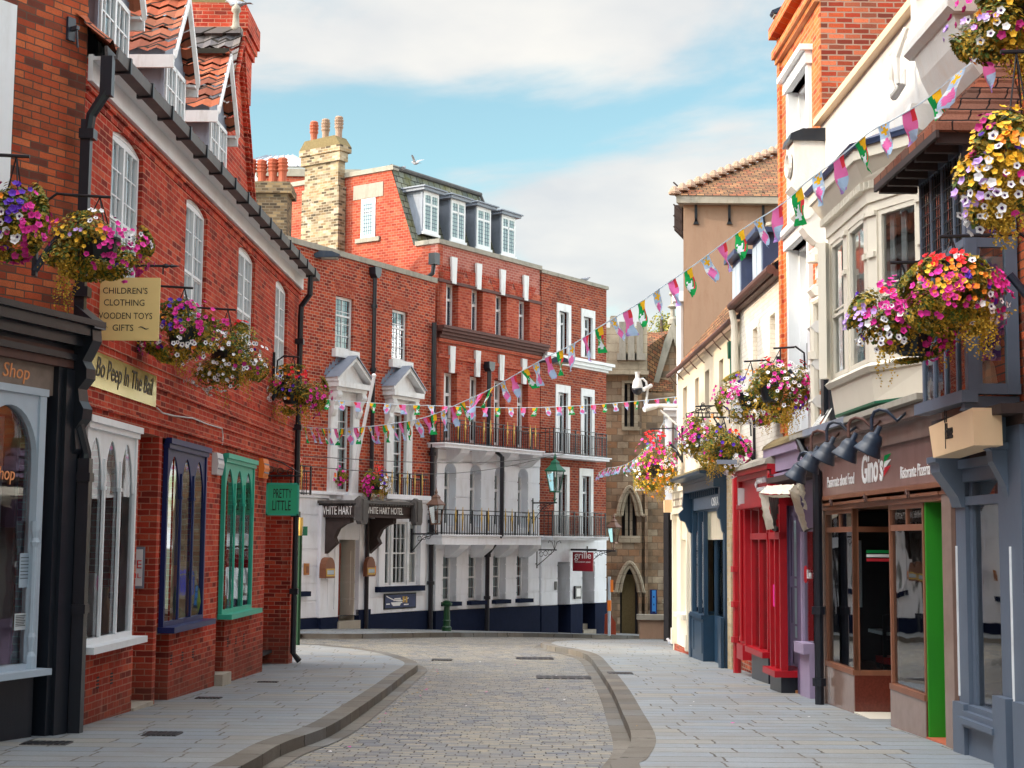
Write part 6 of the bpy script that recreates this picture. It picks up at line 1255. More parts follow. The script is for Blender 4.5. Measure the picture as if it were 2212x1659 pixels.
# cream downpipe beside the pilaster, with black elbow to the shop roof
x = ur((1760, 800), .14); pipe(RD, [(x+.2, -.05, zr_((1775, 640), .1)), (x+.02, -.14, zr_((1765, 652), .12)), (x, -.14, zr_((1760, 680), .14)), (x, -.14, zcn-.1)], .06, 'cream_paint', collars=[(x, -.14, zcn+1.0), (x, -.14, zcn+2.3)])
m = MB(); m.box(x+.25, x+.42, -.12, .0, zcn+.2, zcn+.75); m.box(x+.5, x+.6, -.08, .0, zcn+.15, zcn+.7); m.build_each('meter_box', 'black_paint', RD)
m = MB(); rr = random.Random(2)
for i in range(14): a = x+.1+rr.random()*.5; m.tube([(a, -.06, zcn+.3), (a+rr.uniform(-.2, .2), -.2, zcn+.1), (a+rr.uniform(-.3, .3), -.3, zcn-.03)], .008, 4)
m.build('cable', 'wire_white', RD)
# ================================================================= shops
def cornice(m, a, b, z0, z1, n0, n1, steps=4):
    for i in range(steps): f0 = i/steps; m.box(a-(n0+(n1-n0)*(i+1)/steps)*.0, b, -(n0+(n1-n0)*(i+1)/steps), .0, z0+(z1-z0)*f0, z0+(z1-z0)*(i+1)/steps)
# cream shop
s0, s1 = uA0+.05, ur(d6(238, 700)); zf = zr_(p2(250, 640), .1); zfb = zr_(p2(250, 1190), .1); zps = zr_(d6(110, 1245), .1)
SC = FR.thing('cream_shopfront', (s0+s1)/2, 0, FR.gz(s0), 'narrow cream shopfront with pierced lettering panel and barred window', 'shopfront')
cw = (ur(d6(133, 600)), ur(d6(200, 600))); cz1, cz0 = zr_(d6(135, 310)), zr_(d6(133, 1000))
m = MB(); wall(m, s0, s1, zps, zfb, [(cw[0], cw[1], cz0, cz1)], -.04, .25); m.box(s0-.05, s1, -.12, .2, zfb, zf); m.box(s0-.08, s1, -.18, .2, zf, zf+.1); m.box(s0-.06, s1, -.15, -.12, zfb, zfb+.06)
for x in (s0+.0, cw[1]+.05, s1-.16): m.box(x, x+.14, -.13, -.04, zps+.35, zfb-.12); m.box(x-.03, x+.17, -.16, -.04, zfb-.12, zfb-.0); m.box(x-.03, x+.17, -.16, -.04, zps, zps+.35)
m.box(cw[0]-.05, cw[1]+.05, -.2, -.04, cz0-.1, cz0); m.build('frame', 'cream_paint', SC)
m = MB(); m.box(s0, s1, -.08, .2, ZB-.5, zps); m.build('plinth', 'brick_left', SC)
f_ = window(SC, cw[0], cw[1], cz0, cz1, .06, 5, 6, .05, .025, 'cream_paint', mid=0, curtain=('curtain', 'full'))
m = MB(); rr = random.Random(11); zz0, zz1 = zfb+.14, zf-.14
n = 12
for i in range(n):
    x = s0+.12+(s1-s0-.3)*i/n; w_ = (s1-s0-.3)/n*.7
    for j in (0, 1): zz = zz1-.05 if j == 0 else zz0; m.box(x, x+w_, -.126, -.12, zz, zz+.045)
    if i % 3 != 1: m.box(x, x+.03, -.126, -.12, zz0+.05, zz1-.06)
m.build('pierced_panel', 'interior_mid', SC)
m = MB(); m.box(s0-.2, s0-.05, -.3, -.1, zfb+.05, zf-.15); m.build('side_box', 'sign_peach', SC)
m = MB(); m.tube([(s0-.12, .0, ZB), (s0-.12, -.02, zfb)], .05, 8); m.box(s0-.2, s0-.04, -.08, .06, ZB, zfb-1.4) ; m.build('downpipe', 'cream_paint', SC)
# blue shop
s2_, s3_ = s1+.0, ur(d6(474, 700)); SO = FR.thing('blue_shopfront', (s2_+s3_)/2, 0, FR.gz(s2_), 'dark blue shopfront with heavy dentilled cornice lettered OSKA', 'shopfront')
N = .5; zo1 = zr_(p2(440, 390), N); zo2 = zr_(p2(600, 630), .3); ot1 = zr_(p2(900, 720), .1); ot0 = zr_(p2(900, 1080), .1); os0, os1 = ur(p2(900, 900), .1), ur(p2(1490, 900), .1)
zo1 = max(zo1, zo2+.3)
m = MB(); m.box(s2_, s3_, -.30, .1, zo2, zo2+.16); m.box(s2_-.02, s3_, -.34, .1, zo2+.16, zo2+.22); m.prism([(-.34, zo2+.22), (-.55, zo1-.05), (-.56, zo1), (.1, zo1), (.1, zo2+.22)], s2_-.06, s3_, 'x')
m.box(s2_, s2_+.22, -.12, .1, ZB-.4, zo2); m.box(s3_-.2, s3_, -.10, .1, ZB-.4, zo2); m.box(s2_-.03, s2_+.26, -.18, -.12, ZB-.4, FR.gz(s2_)+.9); m.box(s3_-.3, s3_+.02, -.18, -.12, ZB-.4, FR.gz(s3_)+.9)
m.box(s2_+.22, s3_-.26, -.05, .1, ot0-.05, zo2)
for i in range(14): x = s2_+.3+(s3_-s2_-.6)*i/14; m.box(x, x+.05, -.2, -.05, zo2-.11, zo2)
for x, q in ((s2_+.02, 1), (s3_-.16, .42)): m.prism([(-.1, zo2), (-.1-.20*q, zo2), (-.1-.22*q, zo2-.25), (-.1-.20*q, zo2-.32), (-.1-.30*q, zo2-.42), (-.1-.26*q, zo2-.56), (-.1-.16*q, zo2-.6), (-.1-.08*q, zo2-.8), (-.1, zo2-.85)], x, x+.16, 'x')
f_ = child_of(m.build('frame', 'dark_blue_paint', SO))
f_.location = tuple(SO['_o']); m = MB(); m.box(s2_+.22, s3_-.2, -.10, -.051, ot0, zo2-.05); m.build('fascia_board', 'slate_blue_paint', f_)
text(SO, 'OSKA', ur(p2(1120, 880), .1), ur(p2(1290, 880), .1), zr_(p2(1200, 985), .1), zr_(p2(1200, 760), .1), -.106, 'lettering_white')
m = MB(); m.prism([(-.52, zo1), (-.5, zo1+.06), (-.2, zo1+.16), (0, zo1+.2), (0, zo1)], s2_, s3_-.5, 'x'); m.build('moss_growth', 'moss', SO)
zr0 = FR.gz(s2_)+.95
# bowed display: posts and panes set at an angle
ds, de = s2_+.30, s3_-.32; mid_ = ds+(de-ds)*.45
m = MB(); m.box(ds, mid_, -.16, .3, ZB-.4, zr0); m.box(ds-.02, mid_+.02, -.2, -.16, zr0-.08, zr0); m.box(mid_+.1, de, .05, .3, ZB-.4, zr0)
for x in (ds, ds+(mid_-ds)*.5, mid_-.05): m.box(x, x+.06, -.14, -.06, zr0, ot0-.04)
for x in (mid_+.1, de-.06): m.box(x, x+.06, .05, .12, zr0, ot0-.04)
m.box(mid_+.16, de-.06, .07, .11, zr0+(ot0-zr0)*.72, zr0+(ot0-zr0)*.72+.06)
for a, b in ((ds+.08, ds+.4), (ds+.5, mid_-.1)): m.box(a, b, -.175, -.161, FR.gz(s2_)+.2, zr0-.15)
m.build('window_frame', 'dark_blue_paint', SO)
m = MB(); m.box(ds, mid_, -.10, -.09, zr0, ot0-.04); m.box(mid_+.16, de-.06, .085, .09, zr0, ot0-.04); m.build_each('pane', 'shop_glass', SO)
m = MB(); m.box(ds, de, .5, .55, zr0, ot0); m.box(mid_+.1, de, .3, .32, zr0+.2, ot0-.3); m.build('display_panel', 'curtain', SO)
# yellow brick pier, red pipe
pA, pB = s3_+.01, ur(d6(503, 700)); SP = FR.thing('yellow_brick_pier', (pA+pB)/2, 0, FR.gz(pA), 'thin pier of yellow brick between the blue and the red shopfronts', 'pier'); m = MB(); m.box(pA, pB, -.06, .3, ZB-.3, zo2+.6); m.build('wall', 'brick_yellow', SP); m = MB(); m.box(pB, ur(d6(575, 700)), .12, .3, ZB-.3, 1.5); m.build('return_wall', 'brick_dark', SP)
# red shop
r0, r1 = ur(d6(540, 700)), ur(d6(832, 900)); SR = FR.thing('red_shopfront', (r0+r1)/2, 0, FR.gz(r0), 'glossy red shopfront with white sign letters and red drainpipe', 'shopfront')
x = ur(d6(520, 700), .12); zrf1 = zr_(p1(230, 500), .3); zrf0 = zr_(p1(230, 1130), .3)
pipe(SR, [(x, -.12, FR.gz(x)), (x, -.12, zr_(p1(125, 440), .12))], .07, 'red_paint', collars=[(x, -.12, z) for z in (-.2, 1, .4)])
m = MB(); rc0 = ur(p1(215, 900), .2); rc1 = ur(p1(850, 600), .2)
m.box(rc0, rc1, -.2, .1, zrf0, zrf1-.18); m.box(rc0-.02, rc1, -.26, .1, zrf1-.18, zrf1-.1); m.box(rc0-.03, rc1, -.32, .1, zrf1-.1, zrf1-.02); m.box(rc0, rc1, -.28, .1, zrf0-.08, zrf0); m.box(rc0, rc0+.12, -.26, -.2, zrf0, zrf1-.18)
m.box(rc1-.2, rc1-.02, -.28, -.2, zrf0, zrf1-.2)
for zz in (.3, .5, .7): m.lathe((rc1-.1, -.3, zrf0+(zrf1-zrf0)*zz), [(.06, 0), (.08, .02)], 8, 'y')
m.build('fascia', 'red_paint', SR)
m = MB(); m.prism([(-.36, zrf1-.02), (-.34, zrf1+.05), (-.1, zrf1+.16), (0.0, zrf1+.18), (0, zrf1-.02)], rc0-.05, rc1, 'x'); m.build('lead_flashing', 'coping_stone', SR)
m = MB(); la, lb = ur(p1(515, 640), .23), ur(p1(665, 640), .23); lz0, lz1 = zr_(p1(540, 760), .23), zr_(p1(540, 545), .23)
text(SR, 'NOON', la, lb, lz0, lz1, -.205, 'lettering_white', ex=.04); m.box(la, lb, -.24, -.2, lz0-.12, lz0-.06); m.lathe((la-.12, -.2, (lz0+lz1)/2-.1), [(.04, 0), (.06, -.03), (.01, -.05)], 8, 'y'); m.box(rc0+.30, rc0+.36, -.30, -.2, lz0-.3, lz0-.02); m.build_each('sign_fitting', 'plastic_white', SR)
gz_ = FR.gz(r0); zsr = zr_(d6(630, 1240), .1)
ra_ = (ur(d6(560, 700), .1), ur(d6(598, 700), .1)); rb_ = (ur(d6(630, 700), .1), ur(d6(748, 700), .1)); rc_ = (ur(d6(752, 800), .3), ur(d6(830, 900), .3))
m = MB(); m.box(ra_[0], ra_[1], -.14, .1, gz_+.5, zrf0-.08); m.box(ra_[0]-.03, ra_[1]+.03, -.2, .1, gz_+.3, gz_+.55); m.lathe(((ra_[0]+ra_[1])/2, -.16, gz_+.6), [(.05, 0), (.035, .1), (.035, 2.2), (.05, 2.25)], 8)
ztr = zr_(d6(640, 465), .1)
for a, b, n_ in ((rb_[0], rb_[1], .1), (rc_[0], rc_[1], .28)):
    wmid = (a+b)/2; z0_ = zsr-(.12 if n_ > .2 else 0)
    for x in (a, wmid-.03, b-.07): m.box(x, x+.07, -n_-.02, -n_+.08, z0_, zrf0-.08)
    m.box(a, b, -n_-.03, -n_+.08, ztr-.05, ztr+.05); m.box(a-.05, b+.05, -n_-.12, .1, z0_-.09, z0_); m.box(a+.07, wmid-.03, -n_, -n_+.05, ztr+.42, ztr+.45); m.box(wmid+.04, b-.07, -n_, -n_+.05, ztr+.42, ztr+.45)
m.build('window_frame', 'red_paint', SR)
m = MB(); m.box(rb_[0], rb_[1], -.06, -.05, zsr, zrf0-.1); m.box(rc_[0], rc_[1], -.24, -.23, zsr-.12, zrf0-.1); m.build_each('pane', 'shop_glass', SR)
m = MB(); m.box(ra_[1], rb_[0], -.02, .1, gz_, zrf0); m.build('grey_panel', 'stucco_grey', SR)
m = MB(); m.box(rb_[0], rb_[1], -.12, .1, gz_-.2, zsr-.09); m.box(rc_[0], rc_[1], -.3, .1, gz_-.2, zsr-.21); m.build_each('stall_riser', 'black_paint', SR)
m = MB(); m.box(rb_[0], rc_[1], .3, .33, gz_, zrf0); m.box(rb_[0]+.1, rb_[1]-.3, .05, .07, zsr, zrf0-.6); m.box(rc_[0]+.1, rc_[1]-.2, .05, .1, zsr+.3, zrf0-.3); m.build('display_panel', 'curtain_teal', SR)
m = MB(); m.lathe((rc_[0]+.12, -.26, zsr+.9), [(.16, 0), (.16, .01)], 16, 'y'); m.build('window_sticker', 'petal_pink', SR)
# purple shop
v0, v1 = r1+.02, ur(d6(1095, 900)); SV = FR.thing('purple_shopfront', (v0+v1)/2, 0, FR.gz(v0), 'purple shopfront with panelled door and lilac window below a lilac cornice', 'shopfront')
gv = FR.gz(v0); dva, dvb = ur(d6(868, 800)), ur(d6(988, 900)); wva, wvb = ur(d6(1000, 800), .05), ur(d6(1098, 800), .05); zv1 = zr_(p1(800, 110), .22); zvb = zr_(p1(1000, 640), .25); dtop = zr_(p1(950, 1000))
zvs = zr_(d6(1000, 1215), .1)
m = MB(); m.box(v0, dva, -.1, .3, gv-.1, zvb); m.box(dvb, wva, -.08, .3, gv-.2, zvb); m.box(wva, v1, -.05, .3, zr_(d6(1030, 430), .05), zvb); m.box(dva, dvb, .1, .3, dtop, zvb); m.build('wall', 'purple_paint', SV)
m = MB(); m.box(dva, dvb, .06, .12, gv+.2, dtop)
w_ = dvb-dva
for (a, b, c, d) in ((.12, .88, .28, .50), (.12, .88, .54, .90), (.2, .8, .06, .2)):
    x0_, x1_, z0_, z1_ = dva+w_*a, dva+w_*b, gv+.2+(dtop-gv-.2)*c, gv+.2+(dtop-gv-.2)*d
    m.box(x0_, x1_, .045, .06, z0_, z0_+.03); m.box(x0_, x1_, .045, .06, z1_-.03, z1_); m.box(x0_, x0_+.03, .045, .06, z0_+.03, z1_-.03); m.box(x1_-.03, x1_, .045, .06, z0_+.03, z1_-.03)
m.build('door', 'purple_paint', SV)
m = MB(); m.box(dva, dvb, -.1, .3, gv-.2, gv+.08); m.box(dva+.05, dvb, -.0, .3, gv+.08, gv+.2); m.build('door_step', 'wood_orange', SV)
m = MB(); m.box(wva, v1, -.12, .2, gv-.3, zvs); m.box(wva-.02, v1, -.2, -.12, zvs-.14, zvs); m.box(wva, wva+.07, -.1, .0, zvs, zr_(d6(1030, 430), .05)); m.box(v0-.0, v0+.1, -.16, -.1, gv, zvb)
m.box(v0-.08, v1+.02, -.22, .2, zvb, zvb+.08); m.box(v0, v1, -.10, .2, zvb+.08, zv1-.35); m.box(v0-.04, v1, -.14, .2, zvb+.34, zvb+.40); m.box(v0+.1, v1, -.20, .2, zv1-.35, zv1-.12); m.box(v0+.05, v1, -.26, .2, zv1-.12, zv1)
for x in (v0+.08, v0+.22): m.prism([(-.1, zvb), (-.14, zvb), (-.16, zvb+.5), (-.25, zv1-.1), (-.1, zv1-.1)], x, x+.1, 'x')
m.build('lilac_frame', 'lilac_paint', SV)
m = MB(); m.box(wva+.07, v1, -.06, -.05, zvs, zr_(d6(1030, 430), .05)); m.build('pane', 'shop_glass', SV)
m = MB(); m.box(wva+.05, v1, .3, .33, zvs, zvb); m.box(wva+.2, wva+.5, .1, .13, zvs+.5, zvb-.4); m.build('display_panel', 'curtain', SV)
t = text(SV, 'Lin', wva+.25, wva+.5, zr_(d6(1090, 770), .05), zr_(d6(1090, 705), .05), -.062, 'lettering_white'); m = MB(); m.lathe((wva+.15, -.066, zr_(d6(1070, 740), .05)), [(.09, 0), (.12, .0), (.12, .006), (.09, .006)], 14, 'y'); m.build('logo_ring', 'flag_red', SV)
m = MB(); m.prism([(-.28, zv1), (-.25, zv1+.06), (-.1, zv1+.16), (0, zv1+.18), (0, zv1)], v0+.02, v1, 'x'); m.build('moss_growth', 'moss', SV)
x = ur(d6(1102, 900), .2); pipe(SV, [(x, -.2, FR.gz(x)), (x, -.2, zcn-.5), (x-.05, -.35, zcn-.25), (x-.15, -.4, zcn-.1), (x-.15, -.2, zcn+.05)], .06, collars=[(x, -.2, z) for z in (-1.4, .6, -.3)])
# awning over the purple door
AW = FR.thing('canvas_awning', (v0+dvb)/2, -.3, dtop, 'torn off white canvas awning sagging over the purple door', 'awning')
q = lambda p, n: (lambda h: (h[0], -n, h[1]))(FR.hit(p, n))
m = MB(); a, b = q(p1(665, 770), .35), q(p1(1350, 690), .35); m.box(a[0]+.14, b[0], -.36, .0, a[2]-.0, a[2]+.08); m.build('board', 'dark_timber', AW)
def cloth(m, A, B, C, D, nx=10, nz=8, wob=.02, seed=1):
    r = random.Random(seed); V = []
    for j in range(nz+1):
        for i in range(nx+1):
            s, t = i/nx, j/nz; p = [A[k]*(1-s)*(1-t)+B[k]*s*(1-t)+C[k]*s*t+D[k]*(1-s)*t for k in range(3)]; V.append((p[0]+r.uniform(-wob, wob)*t*.5, p[1]+wob*math.sin(s*17+t*3)+r.uniform(-wob, wob)*.5, p[2]+r.uniform(-wob, wob)*.4))
    m.mesh(V, [(j*(nx+1)+i, j*(nx+1)+i+1, (j+1)*(nx+1)+i+1, (j+1)*(nx+1)+i) for j in range(nz) for i in range(nx)])
m = MB(); cloth(m, q(p1(690, 800), .40), q(p1(1240, 760), .40), q(p1(1090, 960), .75), q(p1(535, 930), .75), wob=.02)
cloth(m, q(p1(535, 930), .75), q(p1(720, 985), .55), q(p1(815, 1600), .35), q(p1(690, 1610), .42), 6, 12, .02, 2)
cloth(m, q(p1(1090, 880), .75), q(p1(1260, 760), .42), q(p1(1430, 1600), .25), q(p1(1360, 1650), .3), 6, 14, .02, 3)
cloth(m, q(p1(1260, 760), .42), q(p1(1370, 750), .2), q(p1(1400, 1250), .15), q(p1(1330, 1000), .3), 5, 10, .03, 4)
cloth(m, q(p1(640, 980), .72), q(p1(1090, 960), .72), q(p1(1120, 1010), .6), q(p1(800, 1020), .6), 8, 3, .01, 5); m.build('canvas', 'awning_cloth', AW)
m = MB()
for i in range(5): a, b = q(p1(740+40*i, 1000), .5-.05*i), q(p1(830+15*i, 1590), .33-.03*i); m.tube([a, b], .014, 5); 
m.tube([q(p1(830, 1590), .34), q(p1(960, 1560), .1)], .04, 6); m.tube([q(p1(1400, 1640), .28), q(p1(1500, 1590), .15), q(p1(1640, 1580), .1)], .012, 5); m.build('folding_frame', 'gutter_grey', AW)
# ---- restaurant front
g0_, g1_ = ur(e2(148, 600), .05), ur(e2(1030, 900), .05); SG = FR.thing('restaurant_shopfront', (g0_+g1_)/2, 0, FR.gz(g0_), 'brown wood and granite restaurant front with white script lettering and green side wall', 'shopfront')
n = .06; a0, a1 = ur(e2(185, 800), n), ur(e2(364, 800), n); b0, b1 = ur(e2(600, 800), n), ur(e2(826, 800), n); c0_, c1_ = ur(e2(970, 900), n), ur(e2(1032, 900), n)
zst = zr_(e2(190, 962), n); zst2 = zr_(e2(600, 1108), n); zst = (zst+zst2)/2; zfb = zr_(e1(220, 968), .14); zft = zr_(e1(205, 655), .14); zhb = zr_(e1(230, 1095), .1); ztrb = zr_(e1(265, 1290), n); ztrt = zr_(e1(265, 1245), n); gg = FR.gz(g0_)
m = MB(); m.box(g0_, a0, -.1, .3, gg-.3, zfb); m.box(c0_, c1_, -.1, .3, gg-.3, zfb); m.build_each('granite_pier', 'granite_pale', SG)
m = MB(); m.box(c1_, c1_+.1, -.06, .3, gg-.3, zfb); m.box(g0_-.06, g0_, -.06, .3, gg-.3, zfb); m.build('granite_trim', 'granite_brown', SG)
m = MB()
for (a, b) in ((a0, a1), (b0, b1)): m.box(a, b, -.08, .5, gg-.3, zst-.06)
m.build_each('stall_riser', 'granite_pale', SG)
m = MB(); m.box(a1, a1+.012, -.07, 1.2, gg-.3, zst-.061); m.box(b1, b1+.012, -.07, 1.2, gg-.3, zst-.061); m.box(a0, a0+.3, .5, 1.2, gg-.3, zst-.1); m.build_each('granite_return', 'granite_brown', SG)
for (a, b) in ((a0, a1), (b0, b1)):
    m = MB()
    for x in (a, b-.05): m.box(x, x+.05, -.07, .0, zst, zhb)
    m.box(a, b, -.09, .5, zst-.06, zst); m.box(a+.05, b-.05, -.065, .0, ztrb, ztrt)
    m.box((a+b)/2-.015, (a+b)/2+.015, -.06, -.01, ztrt, zhb); m.box(a+.05, b-.05, -.07, .0, zhb-.05, zhb); m.build('window_frame', 'brown_wood', SG)
m = MB()
for y in (-.07, .62, 1.15): m.box(a1-.05 if y > 0 else a1-.049, a1, y, y+.05, zst, zhb)
m.box(a1-.05, a1-.001, .0, 1.15, ztrb, ztrt); m.box(a1-.06, a1+.015, .0, 1.2, zst-.06, zst-.001)
m.build('side_window_frame', 'brown_wood', SG)
m = MB(); m.box(a0, c0_, -.10, .3, zhb, zhb+.06); x3 = [a0-.02, a0+(c0_-a0)*.33, a0+(c0_-a0)*.66, c0_]
for i in range(3): o_ = (.13, .16, .13)[i]; m.box(x3[i]+.01, x3[i+1]-.01, -o_, .3, zhb+.09, zfb-.12)
m.box(a0-.03, c1_, -.15, .3, zfb-.05, zfb); m.box(a0-.03, c1_, -.12, .3, zhb+.0601, zhb+.0899); m.build('shutter_box', 'brown_wood', SG)
m = MB()
for i in range(3): x = (x3[i]+x3[i+1])/2; z = (zhb+zfb)/2; m.tube([(x-.06, -.19, z), (x-.02, -.19, z+.04), (x+.02, -.19, z-.03), (x+.08, -.19, z+.02), (x+.08, -.19, z-.04)], .01, 5)
m.build_each('scroll_handle', 'rusty_iron', SG)
m = MB(); m.box(g0_, c1_+.05, -.14, .2, zfb, zft); m.build('fascia', 'brown_panel', SG)
zk = zcn
m = MB(); m.box(g0_-.05, c1_+.1, -.20, .2, zft, zk-.18); m.box(g0_-.05, c1_+.1, -.34, .2, zk-.18, zk-.06); m.build('cornice', 'rusty_iron' if False else 'lilac_paint', SG); COL.objects[-1].data.materials[0] = MATS['granite_pale']
m = MB(); m.box(g0_-.08, c1_+.12, -.44, .2, zk-.06, zk); m.build('lead_cap', 'coping_stone', SG)
m = MB(); m.box(g0_+.8, g0_+3.0, -.446, -.40, zk-.07, zk+.012); m.build('lead_flashing', 'lead', SG)
tz = lambda p: zr_(p, .145); tu = lambda p: ur(p, .145)
text(SG, 'Passionate about Food', tu(e1(255, 850)), tu(e1(497, 800)), tz(e1(375, 885))+.02, tz(e1(375, 770)), -.142, 'lettering_white', .1)
text(SG, "Gino's", tu(e1(565, 700)), tu(e1(755, 700)), tz(e1(600, 850)), tz(e1(600, 580)), -.142, 'lettering_white', .1, off=.02)
text(SG, 'Ristorante Pizzeria Italiano', tu(e1(912, 750)), tu(e1(1302, 700)), tz(e1(1100, 780)), tz(e1(1100, 665)), -.142, 'lettering_white', .1)
for i, mt in enumerate(('flag_green', 'lettering_white', 'flag_red')):
    a = (tu(e1(762, 640+52*i)), tz(e1(762, 640+54*i))); b = (tu(e1(832, 575+52*i)), tz(e1(832, 575+54*i))); m = MB(); m.mesh([(a[0], -.146, a[1]-.05), (b[0], -.146, b[1]), (a[0]+.04, -.146, a[1]+.05)], [(0, 1, 2)]); m.build('stripe', mt, SG)
m = MB(); m.box(a0+.05, a1-.05, -.04, -.03, zst, zhb); m.box(b0+.05, b1-.05, -.04, -.03, zst, zhb); m.box(a1-.035, a1-.03, .0, 1.15, zst, zhb); m.build_each('pane', 'shop_glass', SG)
m = MB(); gw_ = b1+.014; m.box(gw_, gw_+.04, -.06, 1.5, gg-.2, zhb); m.build('green_wall', 'bright_green', SG)
m = MB(); m.box(c0_-.02, c0_, .3, 1.5, gg-.2, zhb); m.box(c0_-.02, c0_, .0, .3, gg-.2, zhb); m.box(b1, c0_, 1.5, 1.55, gg-.2, zhb); m.build('green_alcove', 'bright_green', SG)
q_ = gp(e2(480, 1290)); m = MB(); m.box(a1, b0, -.08, 1.4, gg-.4, FR.gz(a1, .5)+.02); m.build('entrance_tiles', 'cream_paint', SG); m = MB(); m.box(b1, c0_, -.08, 1.5, gg-.4, FR.gz(b1, .5)+.02); m.build('red_threshold', 'terracotta', SG)
m = MB(); m.box(g0_, c1_, 2.6, 2.65, gg-.3, zk); m.box(g0_, c1_, .35, 2.6, zhb+.02, zhb+.05); m.box(a0-.02, a0, .3, 2.6, gg-.2, zhb); m.box(a1, b0, 1.2, 1.25, gg-.3, zhb); m.box(b0-.02, b0, .1, 1.2, gg, zhb) ; m.build('interior_wall', 'interior_dark', SG)
m = MB(); m.box(a0+.2, a0+1.0, .9, 1.0, zst, zhb); m.build('interior_brick', 'brick_dark', SG)
for (a, b) in ((a0+.08, a0+.5), (b0+.1, b0+.9)):
    m = MB(); pts = [(a+(b-a)*i/20, .25+.04*math.sin(i*1.7)) for i in range(21)]
    for p, r_ in zip(pts, pts[1:]): m.quad((p[0], p[1], zst+.7), (r_[0], r_[1], zst+.7), (r_[0], r_[1], ztrb-.1), (p[0], p[1], ztrb-.1))
    m.build('net_curtain', 'curtain', SG, smooth=True)
for (a, b) in ((a0+.06, a1-.06), (b0+.06, b1-.06)):
    for i, mt in enumerate(('flag_green', 'lettering_white', 'flag_red')): m = MB(); m.box(a, b, -.029, -.027, ztrb-.25-.05*i, ztrb-.215-.05*i); m.build('window_stripe', mt, SG)
for i, mt in enumerate(('flag_green', 'lettering_white', 'flag_red')): m = MB(); m.box(a1-.029, a1-.027, .1, 1.0, ztrb-.25-.05*i, ztrb-.215-.05*i); m.build('window_stripe', mt, SG)
TB = FR.thing('restaurant_table', a1-.6, .7, gg, 'pale table seen through the restaurant side window', 'table'); m = MB(); m.box(a1-1.0, a1-.25, .35, 1.1, gg+.95, gg+.99); m.build('tabletop', 'curtain', TB); m = MB(); m.tube([(a1-.6, .7, gg), (a1-.6, .7, gg+.95)], .03, 6); m.build('pedestal', 'black_iron', TB)
CHR = FR.thing('restaurant_chair', a1-.3, .5, gg, 'black chair with red seat behind the restaurant side window', 'chair'); m = MB(); m.box(a1-.45, a1-.08, .3, .8, gg+.62, gg+.70); m.build('seat', 'red_seat', CHR); m = MB()
for x, y in ((a1-.43, .32), (a1-.1, .32), (a1-.43, .78), (a1-.1, .78)): m.box(x-.02, x+.02, y-.02, y+.02, gg, gg+.62)
m.build_each('leg', 'black_iron', CHR); m = MB()
for y in (.32, .78): m.box(a1-.12, a1-.08, y-.02, y+.02, gg+.7, gg+1.2)
for z in (.85, 1.0, 1.15): m.box(a1-.115, a1-.085, .34, .76, gg+z, gg+z+.06)
m.build('backrest', 'black_iron', CHR)
# plaque on the green wall (perpendicular)
PQ = FR.thing('bank_plaque', gw_, .9, gg+1.5, 'white plaque with black lettering half hidden on the green wall', 'wall plate')
def perp(p, u):
    d = ray(p); nn = FR.u; c = Vector((0, 0, CAMZ)); t = (FR.o+FR.u*u-c).dot(nn)/d.dot(nn); w = c+d*t-FR.o; return (w.dot(FR.w), w.z)
ya, za = perp(e2(915, 380), gw_); yb, zb_ = perp(e2(985, 448), gw_); m = MB(); ya, yb = min(ya, yb), max(ya, yb); m.box(gw_-.012, gw_, ya, yb, zb_, za); m.build('plate', 'plastic_white', PQ); m = MB(); m.box(gw_-.016, gw_-.0121, ya+.03, yb-.02, zb_+(za-zb_)*.35, za-.03); m.build('dark_field', 'lettering_black', PQ)
m = MB(); zz = zb_+(za-zb_)*.42
for (y0_, y1_, z0_, z1_) in ((.06, .075, 0, .09), (.06, .10, .0, .012), (.06, .10, .04, .052), (.06, .10, .08, .092), (.095, .11, 0, .045), (.095, .11, .05, .09)): m.box(gw_-.019, gw_-.0161, yb-y1_-.0 if False else ya+y0_, ya+y1_, zz+z0_, zz+z1_)
m.build('lettering', 'lettering_white', PQ)
# gooseneck lamps over the restaurant
for i, (sx, sy, ax, ay, bx, by) in enumerate(((0, 735, -25, 590, 30, 520), (115, 640, 85, 400, 190, 400), (255, 560, 238, 320, 375, 380), (450, 530, 425, 285, 590, 350), (660, 480, 630, 215, 800, 290))):
    c = at(e1(sx, sy), 0) if False else None; n_ = .62; U, Z = FR.hit(e1(sx, sy), n_)
    o = FR.thing('gooseneck_lamp', U, -n_, Z, ('farthest', 'second', 'third', 'fourth', 'nearest')[i]+' of the blue black gooseneck lamps above the restaurant sign, counted from the drainpipe', 'lamp', 'gooseneck lamps over the restaurant sign')
    zt = FR.hit(e1(ax, ay), n_)[1]; m = MB(); pts = [(U, -n_, Z+.12), (U, -n_, zt-.06), (U+.03, -n_+.02, zt), (U+.08, -n_+.06, zt+.02), (U+.14, -n_+.12, zt), (U+.2, -.42, zt-.1), (U+.22, -.3, zk-.1), (U+.22, -.2, zk-.12)]
    m.tube(pts, .018, 7); m.build('arm', 'rusty_iron' if i % 2 else 'lamp_metal', o)
    m = MB(); m.lathe((U, -n_, Z-.12), [(.145, 0), (.142, .015), (.105, .09), (.098, .10), (.096, .15), (.07, .205), (.03, .22), (.025, .30)], 18); s_ = m.build('shade', 'lamp_metal', o, smooth=True)
    M_ = Matrix.Translation((U, -n_, Z)) @ Matrix.Rotation(math.radians(-24), 4, 'X') @ Matrix.Rotation(math.radians(14), 4, 'Y') @ Matrix.Translation((-U, n_, -Z)); s_.data.transform(M_)
